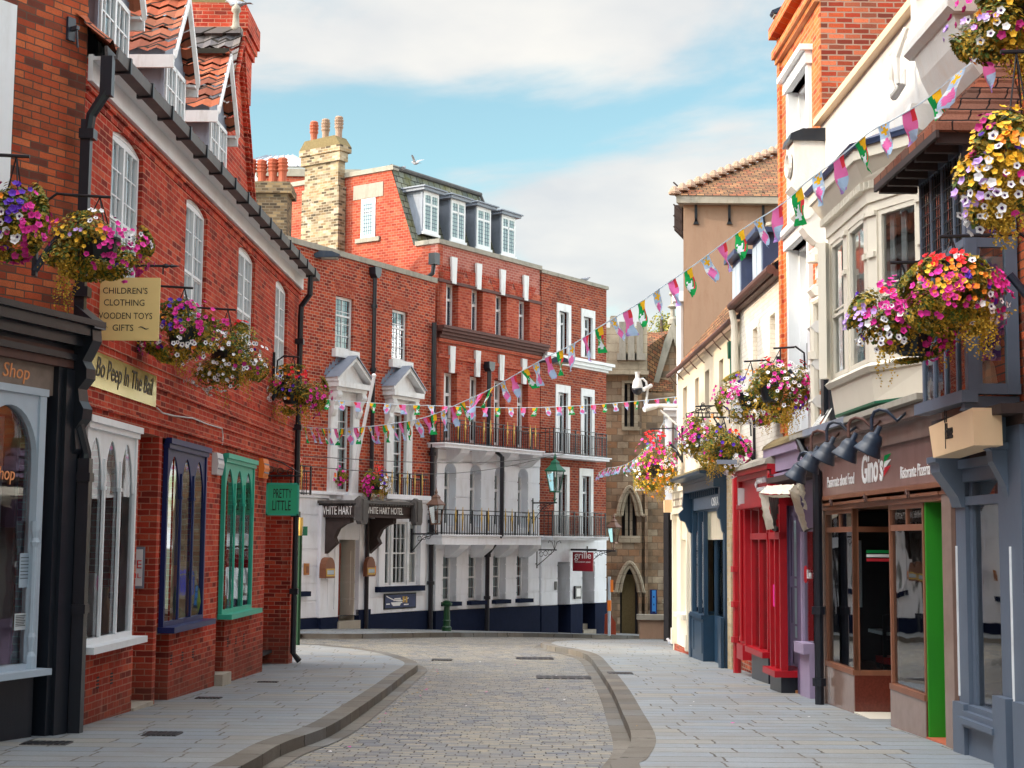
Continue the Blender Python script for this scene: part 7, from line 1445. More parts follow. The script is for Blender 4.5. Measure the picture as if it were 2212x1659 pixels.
# ================================================================= nearest right building: leaded bay above the grey shop
h0 = c1_+.11; RE = FR.thing('bay_window_building', h0+1.2, 0, FR.gz(h0+1), 'red brick building with grey leaded bay window and blue grey shopfront', 'building')
h1 = 36-4.; zH = CAMZ+5.4
byc = -.42; bu1 = 36-12.75; bu0 = 36-14.1; bz0 = zr_((2060, 860), .45); bz1 = CAMZ+3.42; bzm = CAMZ+2.55
m = MB(); wall(m, h0+.02, h1, 1.6, zH, [], 0.02, .3); m.box(h0+.02, h0+.25, .33, 6, ZB, zH); m.box(h1-.2, h1, .33, 6, ZB, zH); m.box(h0, h1, 5.9, 6, ZB, zH); m.build('wall', 'brick_dark' if False else 'brick_corner', RE)
m = MB(); pantiles(m, h0-.1, h1, -.3, zH+.05, 3, zH+3, rows=14); m.build('roof', 'clay_tile_red', RE)
m = MB(); m.tube([(h0-.2, -.36, zH), (h1, -.36, zH)], .075, 8); m.build('gutter', 'gutter_grey', RE)
# bay
m = MB(); nf = 4; wf_ = (bu1-bu0)/nf
for i in range(nf+1): x = bu0+wf_*i; m.box(x-.022, x+.022, byc-.012, byc+.015, bz0, bz1)
m.box(bu1-.09, bu1+.0, byc-.02, byc+.1, bz0, bz1); m.box(bu0, bu1, byc-.035, byc+.05, bzm-.035, bzm+.035); m.box(bu0, bu1, byc-.03, byc+.05, bz1-.07, bz1); m.box(bu0-.04, bu1+.03, byc-.09, byc+.05, bz0-.07, bz0+.03)
# camera-facing return
for y in (byc+.02, -.06): m.box(bu1-.05, bu1+.02, y-.05, y+.05, bz0, bz1)
m.box(bu1-.05, bu1+.012, byc, .0, bz0-.0, bz0+.09); m.box(bu1-.05, bu1+.012, byc, .0, bzm-.04, bzm+.04); m.box(bu1-.05, bu1+.012, byc, .0, bz1-.09, bz1); m.build('bay_frame', 'slate_blue_paint', RE)
BF = child_of(COL.objects[-1])
m = MB(); m.box(bu0, bu1-.05, byc+.005, byc+.01, bz0, bz1); m.box(bu1-.02, bu1-.015, byc, 0, bz0, bz1); m.build('pane', 'window_glass', BF)
m = MB()
for i in range(nf*5): x = bu0+wf_*i/5; m.box(x-.004, x+.004, byc-.012, byc-.006, bzm, bz1)
for i in range(9): z = bzm+(bz1-bzm)*i/9; m.box(bu0, bu1, byc-.011, byc-.007, z-.004, z+.004)
for i in range(1, 4): y = byc*(1-i/4); m.box(bu1+.0, bu1+.004, y-.005, y+.005, bzm, bz1)
for i in range(1, 6): z = bzm+(bz1-bzm)*i/6; m.box(bu1+.0, bu1+.004, byc, 0, z-.005, z+.005)
m.build('glazing_lead', 'black_iron', BF)
m = MB(); m.box(bu0, bu1-.1, .3, .33, bz0, bz1); m.box(bu0+.2, bu1-.4, byc+.15, byc+.2, bz0+.2, bzm-.3); m.build('bay_interior', 'interior_mid', BF)
m = MB(); mats = ['curtain', 'petal_lilac', 'petal_violet', 'sign_peach']; rr = random.Random(5)
pz = bz0+.12
m.cur = 0; m.box(bu1-.12, bu1-.10, byc+.06, -.08, pz+.45, bzm-.1)
for i in range(45): y, z = rr.uniform(byc+.08, -.10), rr.uniform(pz+.2, bzm-.15); m.cur = 1 if z > pz+.5 else rr.choice([1, 2, 2, 0]); m.lathe((bu1-.10, y, z), [(rr.uniform(.02, .045), 0), (.01, .006+.0001*i)], 7, 'x')
m.cur = 3; m.lathe((bu1-.2, -.2, pz-.1), [(.09, 0), (.05, .25), (.02, .3)], 8)
m.cur = 2; m.box(bu1-.14, bu1-.125, byc+.1, -.12, pz+.18, pz+.46); m.build('dress_display', mats, BF)
# tiled canopy over the bay
ez = bz1+.06; eo = .34
m = MB()
A = (bu0-.4, byc-eo, ez-.02); B = (bu1+.28, byc-eo, ez-.02); C = (bu1+.28, .0, ez-.02); T1 = (bu0-.0, 0, ez+.75); T2 = (bu1-.12, 0, ez+.75)
R_ = 7
def hipf(t): return (bu1+.28-.40*t, (byc-eo)*(1-t), ez+.77*t)
for i in range(R_):
    t0, t1 = i/R_, (i+1)/R_; p, q = hipf(t0), hipf(t1); m.quad((p[0], p[1], p[2]+.03), (p[0], .0, p[2]+.03), (q[0], 0, q[2]+.005), (q[0], q[1], q[2]+.005)); m.quad((p[0], p[1], p[2]), (p[0], .0, p[2]), (p[0], 0, p[2]+.03), (p[0], p[1], p[2]+.03))
    m.quad((A[0], p[1], p[2]+.03), (p[0], p[1], p[2]+.03), (q[0], q[1], q[2]+.005), (A[0], q[1], q[2]+.005)); m.quad((A[0], p[1], p[2]), (p[0], p[1], p[2]), (p[0], p[1], p[2]+.03), (A[0], p[1], p[2]+.03))
m.box(A[0], B[0], byc-eo, 0, ez-.035, ez-.0)
cr_ = m.build('bay_roof', 'clay_tile_red', RE); brick('tile_patch', [(.20, .09, .06), (.36, .11, .06), (.12, .07, .055), (.28, .12, .08)], (.02, .015, .015), bw=.24, rh=.112, mort=.008, stain=.3); cr_.data.materials[0] = MATS['tile_patch']
m = MB()
for i in range(7): x = A[0]+.1+i*(B[0]-A[0]-.2)/6; m.box(x-.03, x+.03, byc-eo+.03, byc+.05, ez-.13, ez-.036)
m.box(A[0], B[0], byc-eo, byc-eo+.03, ez-.1, ez-.036); m.box(bu0, bu1+.03, byc-.05, byc+.05, bz1, ez-.036); m.box(bu1-.06, bu1+.03, byc, 0, bz1, ez-.036); m.build('rafters', 'dark_timber', RE)
m = MB(); m.tube([(hipf(1)[0]-.05, -.02, ez+.72), (hipf(1)[0]-.7, -.02, ez+1.5)], .08, 7); m.build('ridge_tile', 'terracotta', RE)
# grey shopfront
zg1 = bz0-.07; k0 = ur(e2(1035, 900), .1); k1 = ur(e2(1098, 900), .1); k2 = ur(e2(1330, 900), .1); k3 = ur(e2(1400, 900), .1); ggs = FR.gz(k1); zks = zr_(e2(1065, 1240), .12)
SS = FR.thing('grey_shopfront', k2, 0, FR.gz(k2), 'blue grey shopfront with big curved consoles and flower filled window', 'shopfront')
m = MB(); m.box(k0, k1, -.1, .2, ggs-.3, zg1-.2); m.box(k0-.02, k1+.02, -.16, -.1, ggs-.3, ggs+.45); m.box(k2, k3+.3, -.12, .2, ggs-.3, zg1-.2); m.box(k2-.03, k3+.03, -.2, -.12, ggs-.3, ggs+.62); m.box(k3+.3, h1, -.05, .2, ggs-.3, zg1-.2); m.box(k3+.2, k3+.5, -.2, -.12, ggs-.3, ggs+.62)
zh_ = zr_(p3(700, 1330), .15)
m.box(k1, k2, -.10, .1, zh_-.04, zh_+.04); m.box(k1, k1+.08, -.06, .05, zks, zg1-.5); m.box(k2-.10, k2, -.08, .05, zks, zg1-.5); m.box(k1, k2, -.12, .1, zg1-.62, zg1-.5); m.box(k1, k2, -.16, .1, zg1-.5, zg1-.42)
for i, (nn, hh) in enumerate(((.12, .0), (.17, .05), (.22, .10), (.17, .14))): m.box(k1, k2, -nn, .1, zks-.05-hh, zks-hh)
m.box(k1, k2, -.12, .1, ggs-.3, zks-.19)
m.build('frame', 'slate_blue_paint', SS)
m = MB(); m.box(k0+.02, k0+.035, -.115, -.1, ggs+.5, zg1-1.2); m.box(k3+.02, k3+.035, -.135, -.12, ggs+.6, zg1-1.2); m.build('white_strip', 'white_paint', SS)
m = MB(); y_ = lambda px: -(1240-px)*.21337/256
prof = lambda pts: [(y_(x)+.0, CAMZ+(1180-(796.3+y*.21337))*12.85/3300) for x, y in pts]
kb = ur((2206, 1000), .0)
m.prism(prof([(1240, 300), (690, 300), (682, 420), (700, 460), (760, 540), (860, 600), (930, 680), (955, 760), (1240, 760)]), kb-.1, kb+.0, 'x'); m.prism(prof([(1240, 770), (905, 770), (905, 830), (935, 850), (945, 960), (1010, 1080), (1070, 1200), (1110, 1385), (1240, 1385)]), kb-.12, kb+.02, 'x')
m.prism(prof([(1240, 770), (905, 770), (905, 810), (935, 835), (1240, 835)]), kb-.16, kb+.05, 'x'); m.prism(prof([(1240, 420), (675, 420), (675, 440), (1240, 440)]), kb-.12, kb+.03, 'x'); m.build('near_console', 'slate_blue_paint', SS)
m = MB(); zz = lambda y: CAMZ+(1177-(796.3+y*.21337))*14.6/3300; yy = lambda px: -.34+(px-440)*.0016
m.prism([(yy(650), zz(930)), (yy(425), zz(930)), (yy(425), zz(985)), (yy(445), zz(1000)), (yy(450), zz(1080)), (yy(500), zz(1200)), (yy(550), zz(1320)), (yy(570), zz(1420)), (yy(650), zz(1420))], k0-.0, k1, 'x'); m.build('far_console', 'slate_blue_paint', SS)
m = MB(); m.box(k1, k2, -.03, -.02, zks, zg1-.62); m.build('pane', 'shop_glass', SS)
m = MB(); m.box(h0, k3+.4, -.12, .2, zg1-.2, zg1-.02); m.box(k1, k2, -.05, .2, zg1-.42, zg1-.2); m.box(h0, k3+.4, -.30, -.12, zg1-.12, zg1-.04); m.build('fascia', 'dark_timber', SS)
m = MB(); rr = random.Random(9); mats = ['interior_dark', 'interior_mid', 'petal_pink', 'petal_lilac', 'curtain_teal', 'plastic_white', 'leaf_green']
m.cur = 0; m.box(k1, k2+.2, .9, .95, ggs, zg1-.4); m.box(k1-.1, k1, .1, .9, ggs, zg1-.4); m.cur = 1; m.box(k1, k2, .05, .9, zks-.2, zks-.02)
for i in range(330): z = rr.uniform(zks+.5, zh_-.1); x = k1+.25+.07*math.sin(z*5)+rr.gauss(0, .05); m.cur = 2 if rr.random() < .6 else 3; m.lathe((x, .2+rr.gauss(0, .04), z), [(.004, 0), (.022, .012), (.004, .02)], 5)
m.cur = 4
for i in range(4): x = k1+.55+i*.16; m.prism([(x-.06, zks+1.25), (x+.06, zks+1.25), (x+.02, zks+1.75), (x-.02, zks+1.75)], .35, .38)
m.cur = 5; m.box(k1+.4, k1+.7, .3, .5, zks, zks+.3); m.cur = 6
for i in range(60): m.lathe((rr.uniform(k1+.1, k2-.2), rr.uniform(.1, .4), zks+rr.uniform(0, .12)), [(.03, 0), (.001, .06)], 4)
m.build('window_display', mats, SS)
BX = FR.thing('box_sign', ur(p3(500, 650), .45), -.35, zr_(p3(500, 650), .45), 'peach box sign lettered in black hanging askew on the grey shop cornice', 'sign')
qa, qb, qc, qd = [FR.hit(p, .46) for p in (p3(280, 590), p3(722, 395), p3(738, 775), p3(325, 905))]
qb = (qa[0]+(qb[0]-qa[0]), qb[1])
m = MB(); m.mesh([(qd[0], -.46, qd[1]), (qc[0], -.46, qc[1]), (qb[0], -.46, qb[1]), (qa[0], -.46, qa[1]), (qd[0], -.22, qd[1]), (qc[0], -.22, qc[1]+.0), (qb[0], -.22, qb[1]), (qa[0], -.22, qa[1])], [(0, 1, 2, 3), (1, 5, 6, 2), (4, 7, 6, 5), (0, 3, 7, 4), (3, 2, 6, 7), (0, 4, 5, 1)]); m.build('case', 'sign_peach', BX)
a, b = FR.hit(p3(452, 740), .465), FR.hit(p3(520, 650), .465); text(BX, 'House', a[0], b[0], a[1]+.02, a[1]+.16, -.464, 'lettering_black'); text(BX, 'H', a[0]-.03, a[0]+.03, a[1]+.17, a[1]+.27, -.464, 'lettering_black'); m = MB(); m.box(a[0]-.02, a[0]-.012, -.466, -.461, a[1]-.06, a[1]+.28); m.build('stroke', 'lettering_black', BX)
# ================================================================= hanging baskets
def blossom(m, c, nrm, r, col, heart=None, k=5):
    nrm = nrm.normalized(); a = nrm.orthogonal().normalized(); b = nrm.cross(a); t0 = rnd.random()*6.28; n = k*2; m.cur = col
    P = [c+(a*math.cos(t0+6.283*i/n)+b*math.sin(t0+6.283*i/n))*r*(1.0 if i % 2 else .78)+nrm*r*(.30 if i % 2 else .15) for i in range(n)]
    m.mesh([c-nrm*r*.15]+P, [(0, i+1, (i+1) % n+1) for i in range(n)])
    if heart is not None: m.cur = heart; q = c+nrm*r*.16; m.mesh([q+(a*math.cos(6.283*i/5)+b*math.sin(6.283*i/5))*r*.36 for i in range(5)], [(0, 1, 2, 3, 4)])
PCOL = ['petal_pink', 'petal_magenta', 'petal_white', 'petal_violet', 'petal_orange', 'petal_red', 'petal_lilac', 'petal_heart', 'petal_yellow']
PK = dict(p=0, m=1, w=2, v=3, o=4, r=5, l=6, y=8)
def leaf(m, c, d, s, r):
    a = d.orthogonal().normalized(); b = d.cross(a); t = r.random()*6.28; u = a*math.cos(t)+b*math.sin(t); w = d.cross(u)
    m.mesh([c-u*s*.5, c+w*s*.34+d*s*.12, c+u*s*.55, c-w*s*.34+d*s*.12], [(0, 1, 2), (0, 2, 3)])
def basket(p, Y, hw, hh, patches, label, group, seed, trail=(), wall='R', short='', dens=1.0, potc=(0, -.1), potr=.2, hook=None, fs=1.0):
    C = at(p, Y); s = Y/3300; A, H = hw*s, hh*s; r = random.Random(seed); o = empty('hanging_basket', (C.x, C.y, C.z), 0, label, 'flower basket', group)
    m = MB(); pr = min(potr, A*.42); m.lathe((potc[0]*A, 0, potc[1]*H-pr*.75), [(pr*.62, 0), (pr*.75, .02), (pr, pr*1.15), (pr*1.08, pr*1.18), (pr*1.08, pr*1.3), (pr*.9, pr*1.3)], 16); m.build('pot', 'pot_black', o, smooth=False)
    m = MB(); n = int(5200*dens)
    cl = [(Vector((r.gauss(0, .52), r.gauss(0, .5), r.gauss(0, .5))), r.uniform(.3, .5)) for _ in range(20)]
    for i in range(n):
        c, q = r.choice(cl); d = Vector((r.gauss(0, 1), r.gauss(0, 1), r.gauss(0, 1))).normalized(); v = c+d*q*r.uniform(.5, 1.0)
        v.z -= .22*max(0, v.x*v.x+v.y*v.y-.3)
        if v.length > 1.10: v *= 1.10/v.length
        P = Vector((v.x*A, v.y*A*.85, v.z*H)); yel = r.random()
        m.cur = 1 if yel < .28 else 2 if yel < .42 else 3 if (yel > .78 or (v.z < -.2 and yel > .62)) else 0
        leaf(m, P, (d+Vector((0, -.3, .6))).normalized(), r.uniform(.028, .052), r)
    m.build('foliage', ['leaf_olive', 'leaf_green', 'leaf_dark', 'leaf_yellow'], o)
    m = MB()
    for (k, cx, cz, rad, cnt) in patches:
        for i in range(cnt):
            a = r.random()*6.283; q = math.sqrt(r.random())*rad; x, z = cx+q*math.cos(a), cz+q*math.sin(a); l = math.hypot(x, z)
            if l > 1.08: x, z = x/l*1.05, z/l*1.05; l = 1.05
            y = -math.sqrt(max(0.02, 1.1-min(1.1, l*l)))*.92*(1 if r.random() < .86 else -.9)
            nn = Vector((x*.9, y*1.25, z*.7+.15)); rr_ = r.uniform(.023, .035)*fs*(.8 if k in 'oy' else 1)
            blossom(m, Vector((x*A, y*A*.9, (z-.18*max(0, x*x-.3))*H))*1.13, nn+Vector((r.gauss(0, .3), r.gauss(0, .2), r.gauss(0, .3))), rr_, PK[k], 7 if k in 'w' and r.random() < .75 else (1 if k == 'p' and r.random() < .5 else None))
    for i in range(int(26*dens)):
        k = r.choice('ppmwvo'); d = Vector((r.gauss(0, 1), r.gauss(0, 1), r.gauss(0, .8))).normalized(); blossom(m, Vector((d.x*A, d.y*A*.9, d.z*H)), d, r.uniform(.022, .032)*fs, PK[k], 7 if k == 'w' else None)
    m.build('blossoms', PCOL, o)
    m = MB(); trail = tuple(trail)+tuple((-.9+.3*i, -.45-.25*(1-abs(i-3)/3), r.uniform(.3, .7), 3) for i in range(7))
    for (tx, tz, L, cnt) in trail:
        for j in range(cnt):
            x0 = (tx+r.uniform(-.14, .14))*A; y0 = -.5*A+r.uniform(-.2, .35)*A; z0 = tz*H; l_ = L*H*r.uniform(.6, 1.05); n = int(l_/.022)
            for i in range(max(n, 2)):
                t = i/max(n, 2); P = Vector((x0+.03*math.sin(t*5+j)+r.gauss(0, .012), y0+r.gauss(0, .012), z0-l_*t)); m.cur = 0 if r.random() < .75 else 1
                leaf(m, P, Vector((r.gauss(0, .5), -1, r.gauss(0, .5))).normalized(), r.uniform(.026, .042)*(1-.4*t), r)
    if trail: m.build('trailing_foliage', ['leaf_yellow', 'leaf_olive'], o)
    # chain and wall bracket
    hk = hook if hook else (0, H+.14*1.2); top = Vector((C.x+hk[0], C.y, C.z+hk[1]))
    m = MB()
    for dx, dy in ((-1, 0), (.6, .8), (.6, -.8)): m.tube([(potc[0]*A+dx*pr, dy*pr, potc[1]*H+.05), (hk[0], 0, hk[1])], .006, 4)
    m.build('chain', 'black_iron', o)
    if wall: bracket(top, wall, SHORT.get(seed, label), Y)
    return o
def bracket(top, wall, label, Y):
    sx = 1 if wall == 'R' else -1
    xw = (4.5-.018*Y-.02) if wall == 'R' else (-4.88+.03*Y+.02)
    if wall == 'H': return
    o = empty('basket_bracket', (xw, Y, top.z), 0, 'black iron bracket holding the '+label, 'bracket', 'wall brackets of the flower baskets'); L = abs(xw-top.x); s = -sx
    m = MB(); m.tube([(s*(L+.1), 0, .0), (s*L*.5, 0, .02), (s*.18, 0, .03), (s*.06, 0, -.06), (s*.05, 0, -.3)], .014, 6); m.box(-.02, .02, -.03, .03, -.75, .08); m.build('arm', 'black_iron', o)
    m = MB(); m.tube([(0, 0, -.7), (s*.12, 0, -.5), (s*.28, 0, -.3)], .035, 8); m.build('strut', 'lamp_metal', o)
SHORT = {1: 'basket cut by the left picture edge', 2: 'basket above the yellow hanging sign', 3: 'violet and pink basket on the left wall', 4: 'mostly white basket on the left wall', 5: 'basket at the downpipe corner of the left building',
    8: 'basket before the painted brick wall', 9: 'basket with two red geranium tops', 10: 'basket over the cream shop', 11: 'basket over the blue shop cornice', 12: 'tall red capped basket at the street end', 13: 'magenta basket before the cream oriel', 14: 'orange basket before the leaded bay',
    15: 'basket cut by the top right corner', 16: 'basket with big pot at the right edge'}
GB = 'hanging flower baskets along the street'
basket((30, 470), 11.3, 68, 88, [('o', -.5, .1, .5, 26), ('v', .35, .35, .35, 14), ('v', -.1, -.2, .3, 8), ('p', .8, -.1, .4, 26), ('m', .3, -.75, .4, 14), ('w', .1, -.35, .4, 9), ('p', -.3, -.6, .3, 8)], 'flower basket of orange, violet and pink blooms cut by the left picture edge', GB, 1, wall='L', dens=.9)
basket((212, 532), 14.0, 108, 70, [('o', -.6, .45, .2, 5), ('p', -.75, .5, .25, 8), ('p', .62, .1, .35, 22), ('m', .7, -.5, .4, 20), ('p', .3, -.6, .45, 14), ('w', .85, 0, .3, 10), ('w', 0, .7, .25, 6), ('y', -.1, .2, .5, 16), ('l', -.25, .25, .2, 4)], 'basket above the yellow hanging sign with long stems at its left', GB, 2, trail=((-.55, -.5, 1.7, 14), (.1, -.7, .5, 5)), wall='L', dens=1.2)
basket((396, 718), 17.6, 84, 66, [('v', -.1, .4, .5, 18), ('p', .35, .45, .45, 30), ('o', -.6, .4, .4, 14), ('w', -.6, -.1, .4, 12), ('m', -.7, -.5, .35, 14), ('w', .3, -.5, .5, 14), ('p', .3, 0, .3, 10)], 'violet and pink basket on the left wall touching a white one', GB, 3, trail=((.1, -.5, 1.1, 6),), wall='L')
basket((490, 770), 19.5, 90, 74, [('w', -.2, -.2, .8, 70), ('w', .6, 0, .4, 18), ('r', .35, .85, .18, 7), ('p', -.2, .6, .4, 16), ('w', -.3, -.75, .4, 14), ('m', .5, -.3, .3, 5)], 'mostly white basket on the left wall hanging beside a violet and pink one', GB, 4, trail=((.0, -.6, 1.0, 6), (.6, -.5, .9, 5)), wall='L')
basket((632, 848), 26., 72, 56, [('o', -.4, .6, .4, 14), ('r', .2, .6, .3, 12), ('p', .85, -.1, .4, 24), ('w', -.75, -.2, .35, 22), ('v', .0, .2, .5, 5), ('m', .6, -.6, .3, 12)], 'basket at the downpipe corner of the left building with orange and red tops', GB, 5, trail=((-.2, -.6, .9, 8), (.4, -.6, .9, 8)), wall='L', fs=1.15)
basket((716, 1028), 41.5, 33, 25, [('r', -.1, .8, .4, 14), ('p', .0, .0, .9, 30), ('m', -.5, 0, .4, 10), ('o', 0, .1, .6, 8)], 'small basket with red top left of the white flagpole on the hotel', GB, 6, trail=((.1, -.6, .8, 4),), wall='H', fs=1.5, dens=.7)
basket((813, 1046), 42.3, 29, 34, [('r', .2, .85, .4, 14), ('p', -.5, 0, .5, 34), ('w', .7, 0, .4, 16), ('m', -.5, -.6, .4, 12), ('v', .4, .2, .3, 5)], 'small basket over the canopy corner with pink flowers at its left side', GB, 7, trail=((.5, -.4, .9, 8),), wall='H', fs=1.5, dens=.7)
basket((1622, 860), 23.2, 72, 56, [('w', 0, 0, .7, 50), ('p', -.75, .2, .4, 28), ('v', -.4, .7, .2, 6), ('o', 0, .7, .3, 8), ('m', .2, -.7, .4, 14), ('w', -.2, -.6, .5, 18)], 'white and pink basket before the painted brick wall', GB, 8, trail=((.4, -.5, 1.0, 8),))
basket((1687, 842), 21., 66, 64, [('r', -.5, .9, .2, 7), ('r', .75, .95, .2, 7), ('p', -.2, .4, .5, 22), ('w', .1, .1, .7, 34), ('m', .6, -.2, .4, 18), ('p', .8, .3, .3, 16), ('v', .4, -.4, .3, 4), ('p', .9, -.5, .3, 9)], 'basket with two red geranium tops on the tall brick building', GB, 9, trail=((.1, -.7, .9, 14), (.35, -.5, 1.0, 8)), potc=(-.3, -.1))
basket((1514, 946), 27.5, 52, 48, [('p', -.3, .4, .6, 34), ('o', .4, .8, .25, 8), ('w', -.5, -.4, .5, 24), ('w', 0, 0, .5, 10), ('v', .2, -.3, .5, 6), ('m', -.8, 0, .3, 10)], 'pink and white basket over the cream shop with an orange patch on top', GB, 10, trail=((.3, -.5, .9, 6),), fs=1.1)
basket((1564, 974), 25.3, 54, 50, [('w', .4, -.7, .5, 40), ('p', .8, .2, .35, 18), ('v', 0, .4, .6, 8), ('r', .3, .7, .2, 4), ('m', .7, -.2, .3, 8), ('o', .4, .6, .2, 4)], 'basket over the blue shop cornice with white petunias hanging low', GB, 11, trail=((-.6, -.3, 1.2, 10), (-.2, -.5, .7, 8)), fs=1.1)
basket((1413, 1005), 34.5, 49, 62, [('r', .0, .9, .45, 48), ('p', -.2, .3, .6, 24), ('p', .5, .3, .4, 10), ('y', 0, -.3, .8, 50), ('m', -.3, 0, .5, 16), ('w', .6, -.2, .5, 30), ('w', -.8, -.1, .3, 10), ('o', 0, -.4, .6, 20)], 'tall oval basket with red cap at the end of the street', GB, 12, trail=((-.3, -.4, .7, 16), (.2, -.4, .9, 18), (.5, -.3, .5, 8)), fs=1.25, dens=1.4)
basket((1950, 692), 12.9, 108, 84, [('p', -.1, .5, .6, 44), ('m', 0, .1, .4, 18), ('l', -.85, .1, .3, 18), ('w', -.4, -.3, .5, 24), ('r', -.45, .55, .12, 4), ('p', -.3, .1, .5, 22), ('m', .6, -.6, .4, 18), ('p', .7, -.8, .35, 14), ('v', -.9, .7, .1, 3)], 'big magenta basket in front of the cream oriel window', GB, 13, trail=((-.5, -.5, 1.3, 6), (.75, -.7, .8, 3), (.1, -.2, .6, 6)), dens=1.5, potc=(.2, -.5))
basket((2058, 640), 12.1, 106, 86, [('r', -.45, .75, .22, 14), ('r', -.05, .78, .18, 10), ('o', -.1, .2, .5, 34), ('y', -.3, .3, .4, 18), ('p', -.5, -.1, .5, 26), ('m', .2, .1, .5, 12), ('w', .6, -.3, .35, 20), ('p', .8, .3, .3, 26), ('p', -.2, .1, .3, 8), ('v', .0, .35, .12, 3), ('p', -.3, -.1, .2, 4), ('w', .1, .6, .3, 6), ('m', .8, -.4, .25, 6)], 'orange and red topped basket before the grey leaded bay', GB, 14, trail=((.2, -.2, 1.3, 20), (.55, -.3, 1.4, 26), (-.3, -.3, .8, 10)), dens=1.6)
basket((2178, 45), 9.9, 120, 110, [('p', -.75, .4, .3, 8), ('l', -.8, .1, .5, 14), ('w', -.6, -.2, .4, 8), ('m', -.1, -.5, .25, 5), ('y', .3, -.2, .8, 60), ('p', .5, -.4, .3, 4)], 'basket cut by the top right picture corner with long golden stems', GB, 15, trail=((.3, -.3, 2.0, 60), (.6, -.3, 2.2, 60), (0, -.5, .9, 24)), dens=1.8, hook=(0, .6))
basket((2168, 380), 9.4, 98, 130, [('y', -.5, .2, .5, 40), ('o', -.15, .45, .16, 7), ('m', -.45, .7, .2, 6), ('w', -.5, -.4, .5, 20), ('l', -.7, -.2, .4, 14), ('y', .2, .6, .6, 50), ('p', .3, -.1, .2, 4), ('w', -.2, .0, .6, 14)], 'basket with big black pot at the right picture edge below the tiled canopy', GB, 16, trail=((-.45, .2, 1.2, 60), (-.15, 0, 1.3, 60), (0.1, .3, .9, 30)), dens=1.7, potc=(.4, -.2), potr=.24, hook=(.1, .8))
# ================================================================= bunting
FM = ['flag_green', 'flag_pink', 'flag_blue', 'flag_yellow', 'flag_white', 'flag_red', 'flag_violet']
paint('flag_violet', (.50, .30, .75), .7, .03, bump=0)
def star(u, v, cu, cv, R, asp=1.6):
    dx, dy = (u-cu), (v-cv)*asp; d = math.hypot(dx, dy); a = math.atan2(dy, dx); return d < R*(.62+.38*math.cos(5*(a-1.57)))
def pattern(kind, u, v):
    if kind == 0: return 4 if star(u, v, .62, .62, .42) else 3 if math.hypot(u-.2, (v-.1)*1.4) < .38 else 5 if abs(u-.15-(v-.5)*.4) < .09 and .35 < v < .75 else 0
    if kind == 1: return 2 if v > .55 and math.hypot(u-.4, (v-.75)*1.5) < .42 else 5 if (u < .35 and v < .35) else 6 if v > .8 else 1
    return 1 if math.hypot(u-.5, (v-.68)*1.5) < .34 else 3 if star(u, v, .5, .17, .36) else 4 if abs(v-.42-.1*u) < .06 else 2
def flag(root, P, T, kind, w, h, r, wind):
    T = Vector((T.x, T.y, T.z)).normalized(); N = T.cross(Vector((0, 0, 1))).normalized(); m = MB(); nx, ny = 8, 12; V = []; o0 = P
    tw = r.uniform(-.5, .5)*wind; sw = r.uniform(.1, .7)*wind*(1 if r.random() < .8 else -1); ph = r.random()*6; sk = r.uniform(-.2, .45)*wind; sq = 1-.35*wind*r.random()
    for j in range(ny+1):
        v = j/ny
        for i in range(nx+1):
            u = i/nx-.5; ww = w*(1-.28*v)*(1-(1-sq)*v); q = T*u*ww; an = tw*v*1.4; q = T*(u*ww*math.cos(an))+N*(u*ww*math.sin(an))
            q = q+Vector((0, 0, -h*v*math.cos(sw*.8)))+N*(h*v*math.sin(sw)*.8+.025*math.sin(v*7+ph+u*4)*(v+.1))+T*(sk*h*v); V.append(q)
    for j in range(ny):
        for i in range(nx): m.cur = pattern(kind, (i+.5)/nx, (j+.5)/ny); a = j*(nx+1)+i; m.quad(V[a], V[a+1], V[a+nx+2], V[a+nx+1])
    f = m.build('flag', FM, root); f.location = P-root.location; return f
def bunting(name, pts, label, spacing, w, h, seed, wind=1., kinds=(0, 1, 2)):
    r = random.Random(seed); S_ = smoothline([tuple(p) for p in pts], 8); S_ = [Vector(p) for p in S_]; base = S_[0]; o = empty(name, base, 0, label, 'bunting')
    m = MB(); m.tube([p-base for p in S_], .007, 5); m.build('cord', 'flag_white', o); d = .1; acc = 0; k = 0
    for a, b in zip(S_, S_[1:]):
        L = (b-a).length
        while acc+L > d: t = (d-acc)/L; flag(o, a.lerp(b, t), b-a, kinds[k % len(kinds)], w, h, r, wind); k += 1; d += spacing
        acc += L
    return o
PA, PB = (4.15, 12.0), (-3.95, 28.6)
L1 = [(2150, 100), (2068, 158), (2000, 215), (1930, 258), (1880, 285), (1800, 350), (1740, 395), (1690, 440), (1600, 498), (1500, 572), (1430, 620), (1380, 655), (1300, 703), (1240, 742), (1180, 772), (1130, 800), (1050, 845), (1000, 868), (950, 890), (905, 905), (850, 915), (790, 922), (720, 926), (650, 922)]
bunting('bunting', [at_plan(p, PA, PB) for p in L1], 'long bunting swooping from the upper right bay down to the left building corner', .34, .17, .30, 5, 1.0, (1, 2, 0))
PC, PD = (-3.95, 28.8), (3.7, 37)
bunting('bunting', [at_plan(p, PC, PD) for p in [(660, 858), (740, 866), (850, 873), (985, 878), (1100, 881), (1200, 879), (1300, 873), (1400, 864), (1462, 857)]], 'thin level bunting crossing the street in front of the hotels', .40, .18, .20, 8, .45, (1, 0, 2))
PE, PF = (2.9, 51), (3.95, 36.5)
bunting('bunting', [at_plan(p, PE, PF) for p in [(1292, 1022), (1310, 1012), (1345, 1006), (1375, 988), (1400, 962), (1420, 935), (1436, 908)]], 'short crowded bunting drooping beside the church above the red topped basket', .30, .2, .26, 9, 1.2, (1, 2, 2, 0))
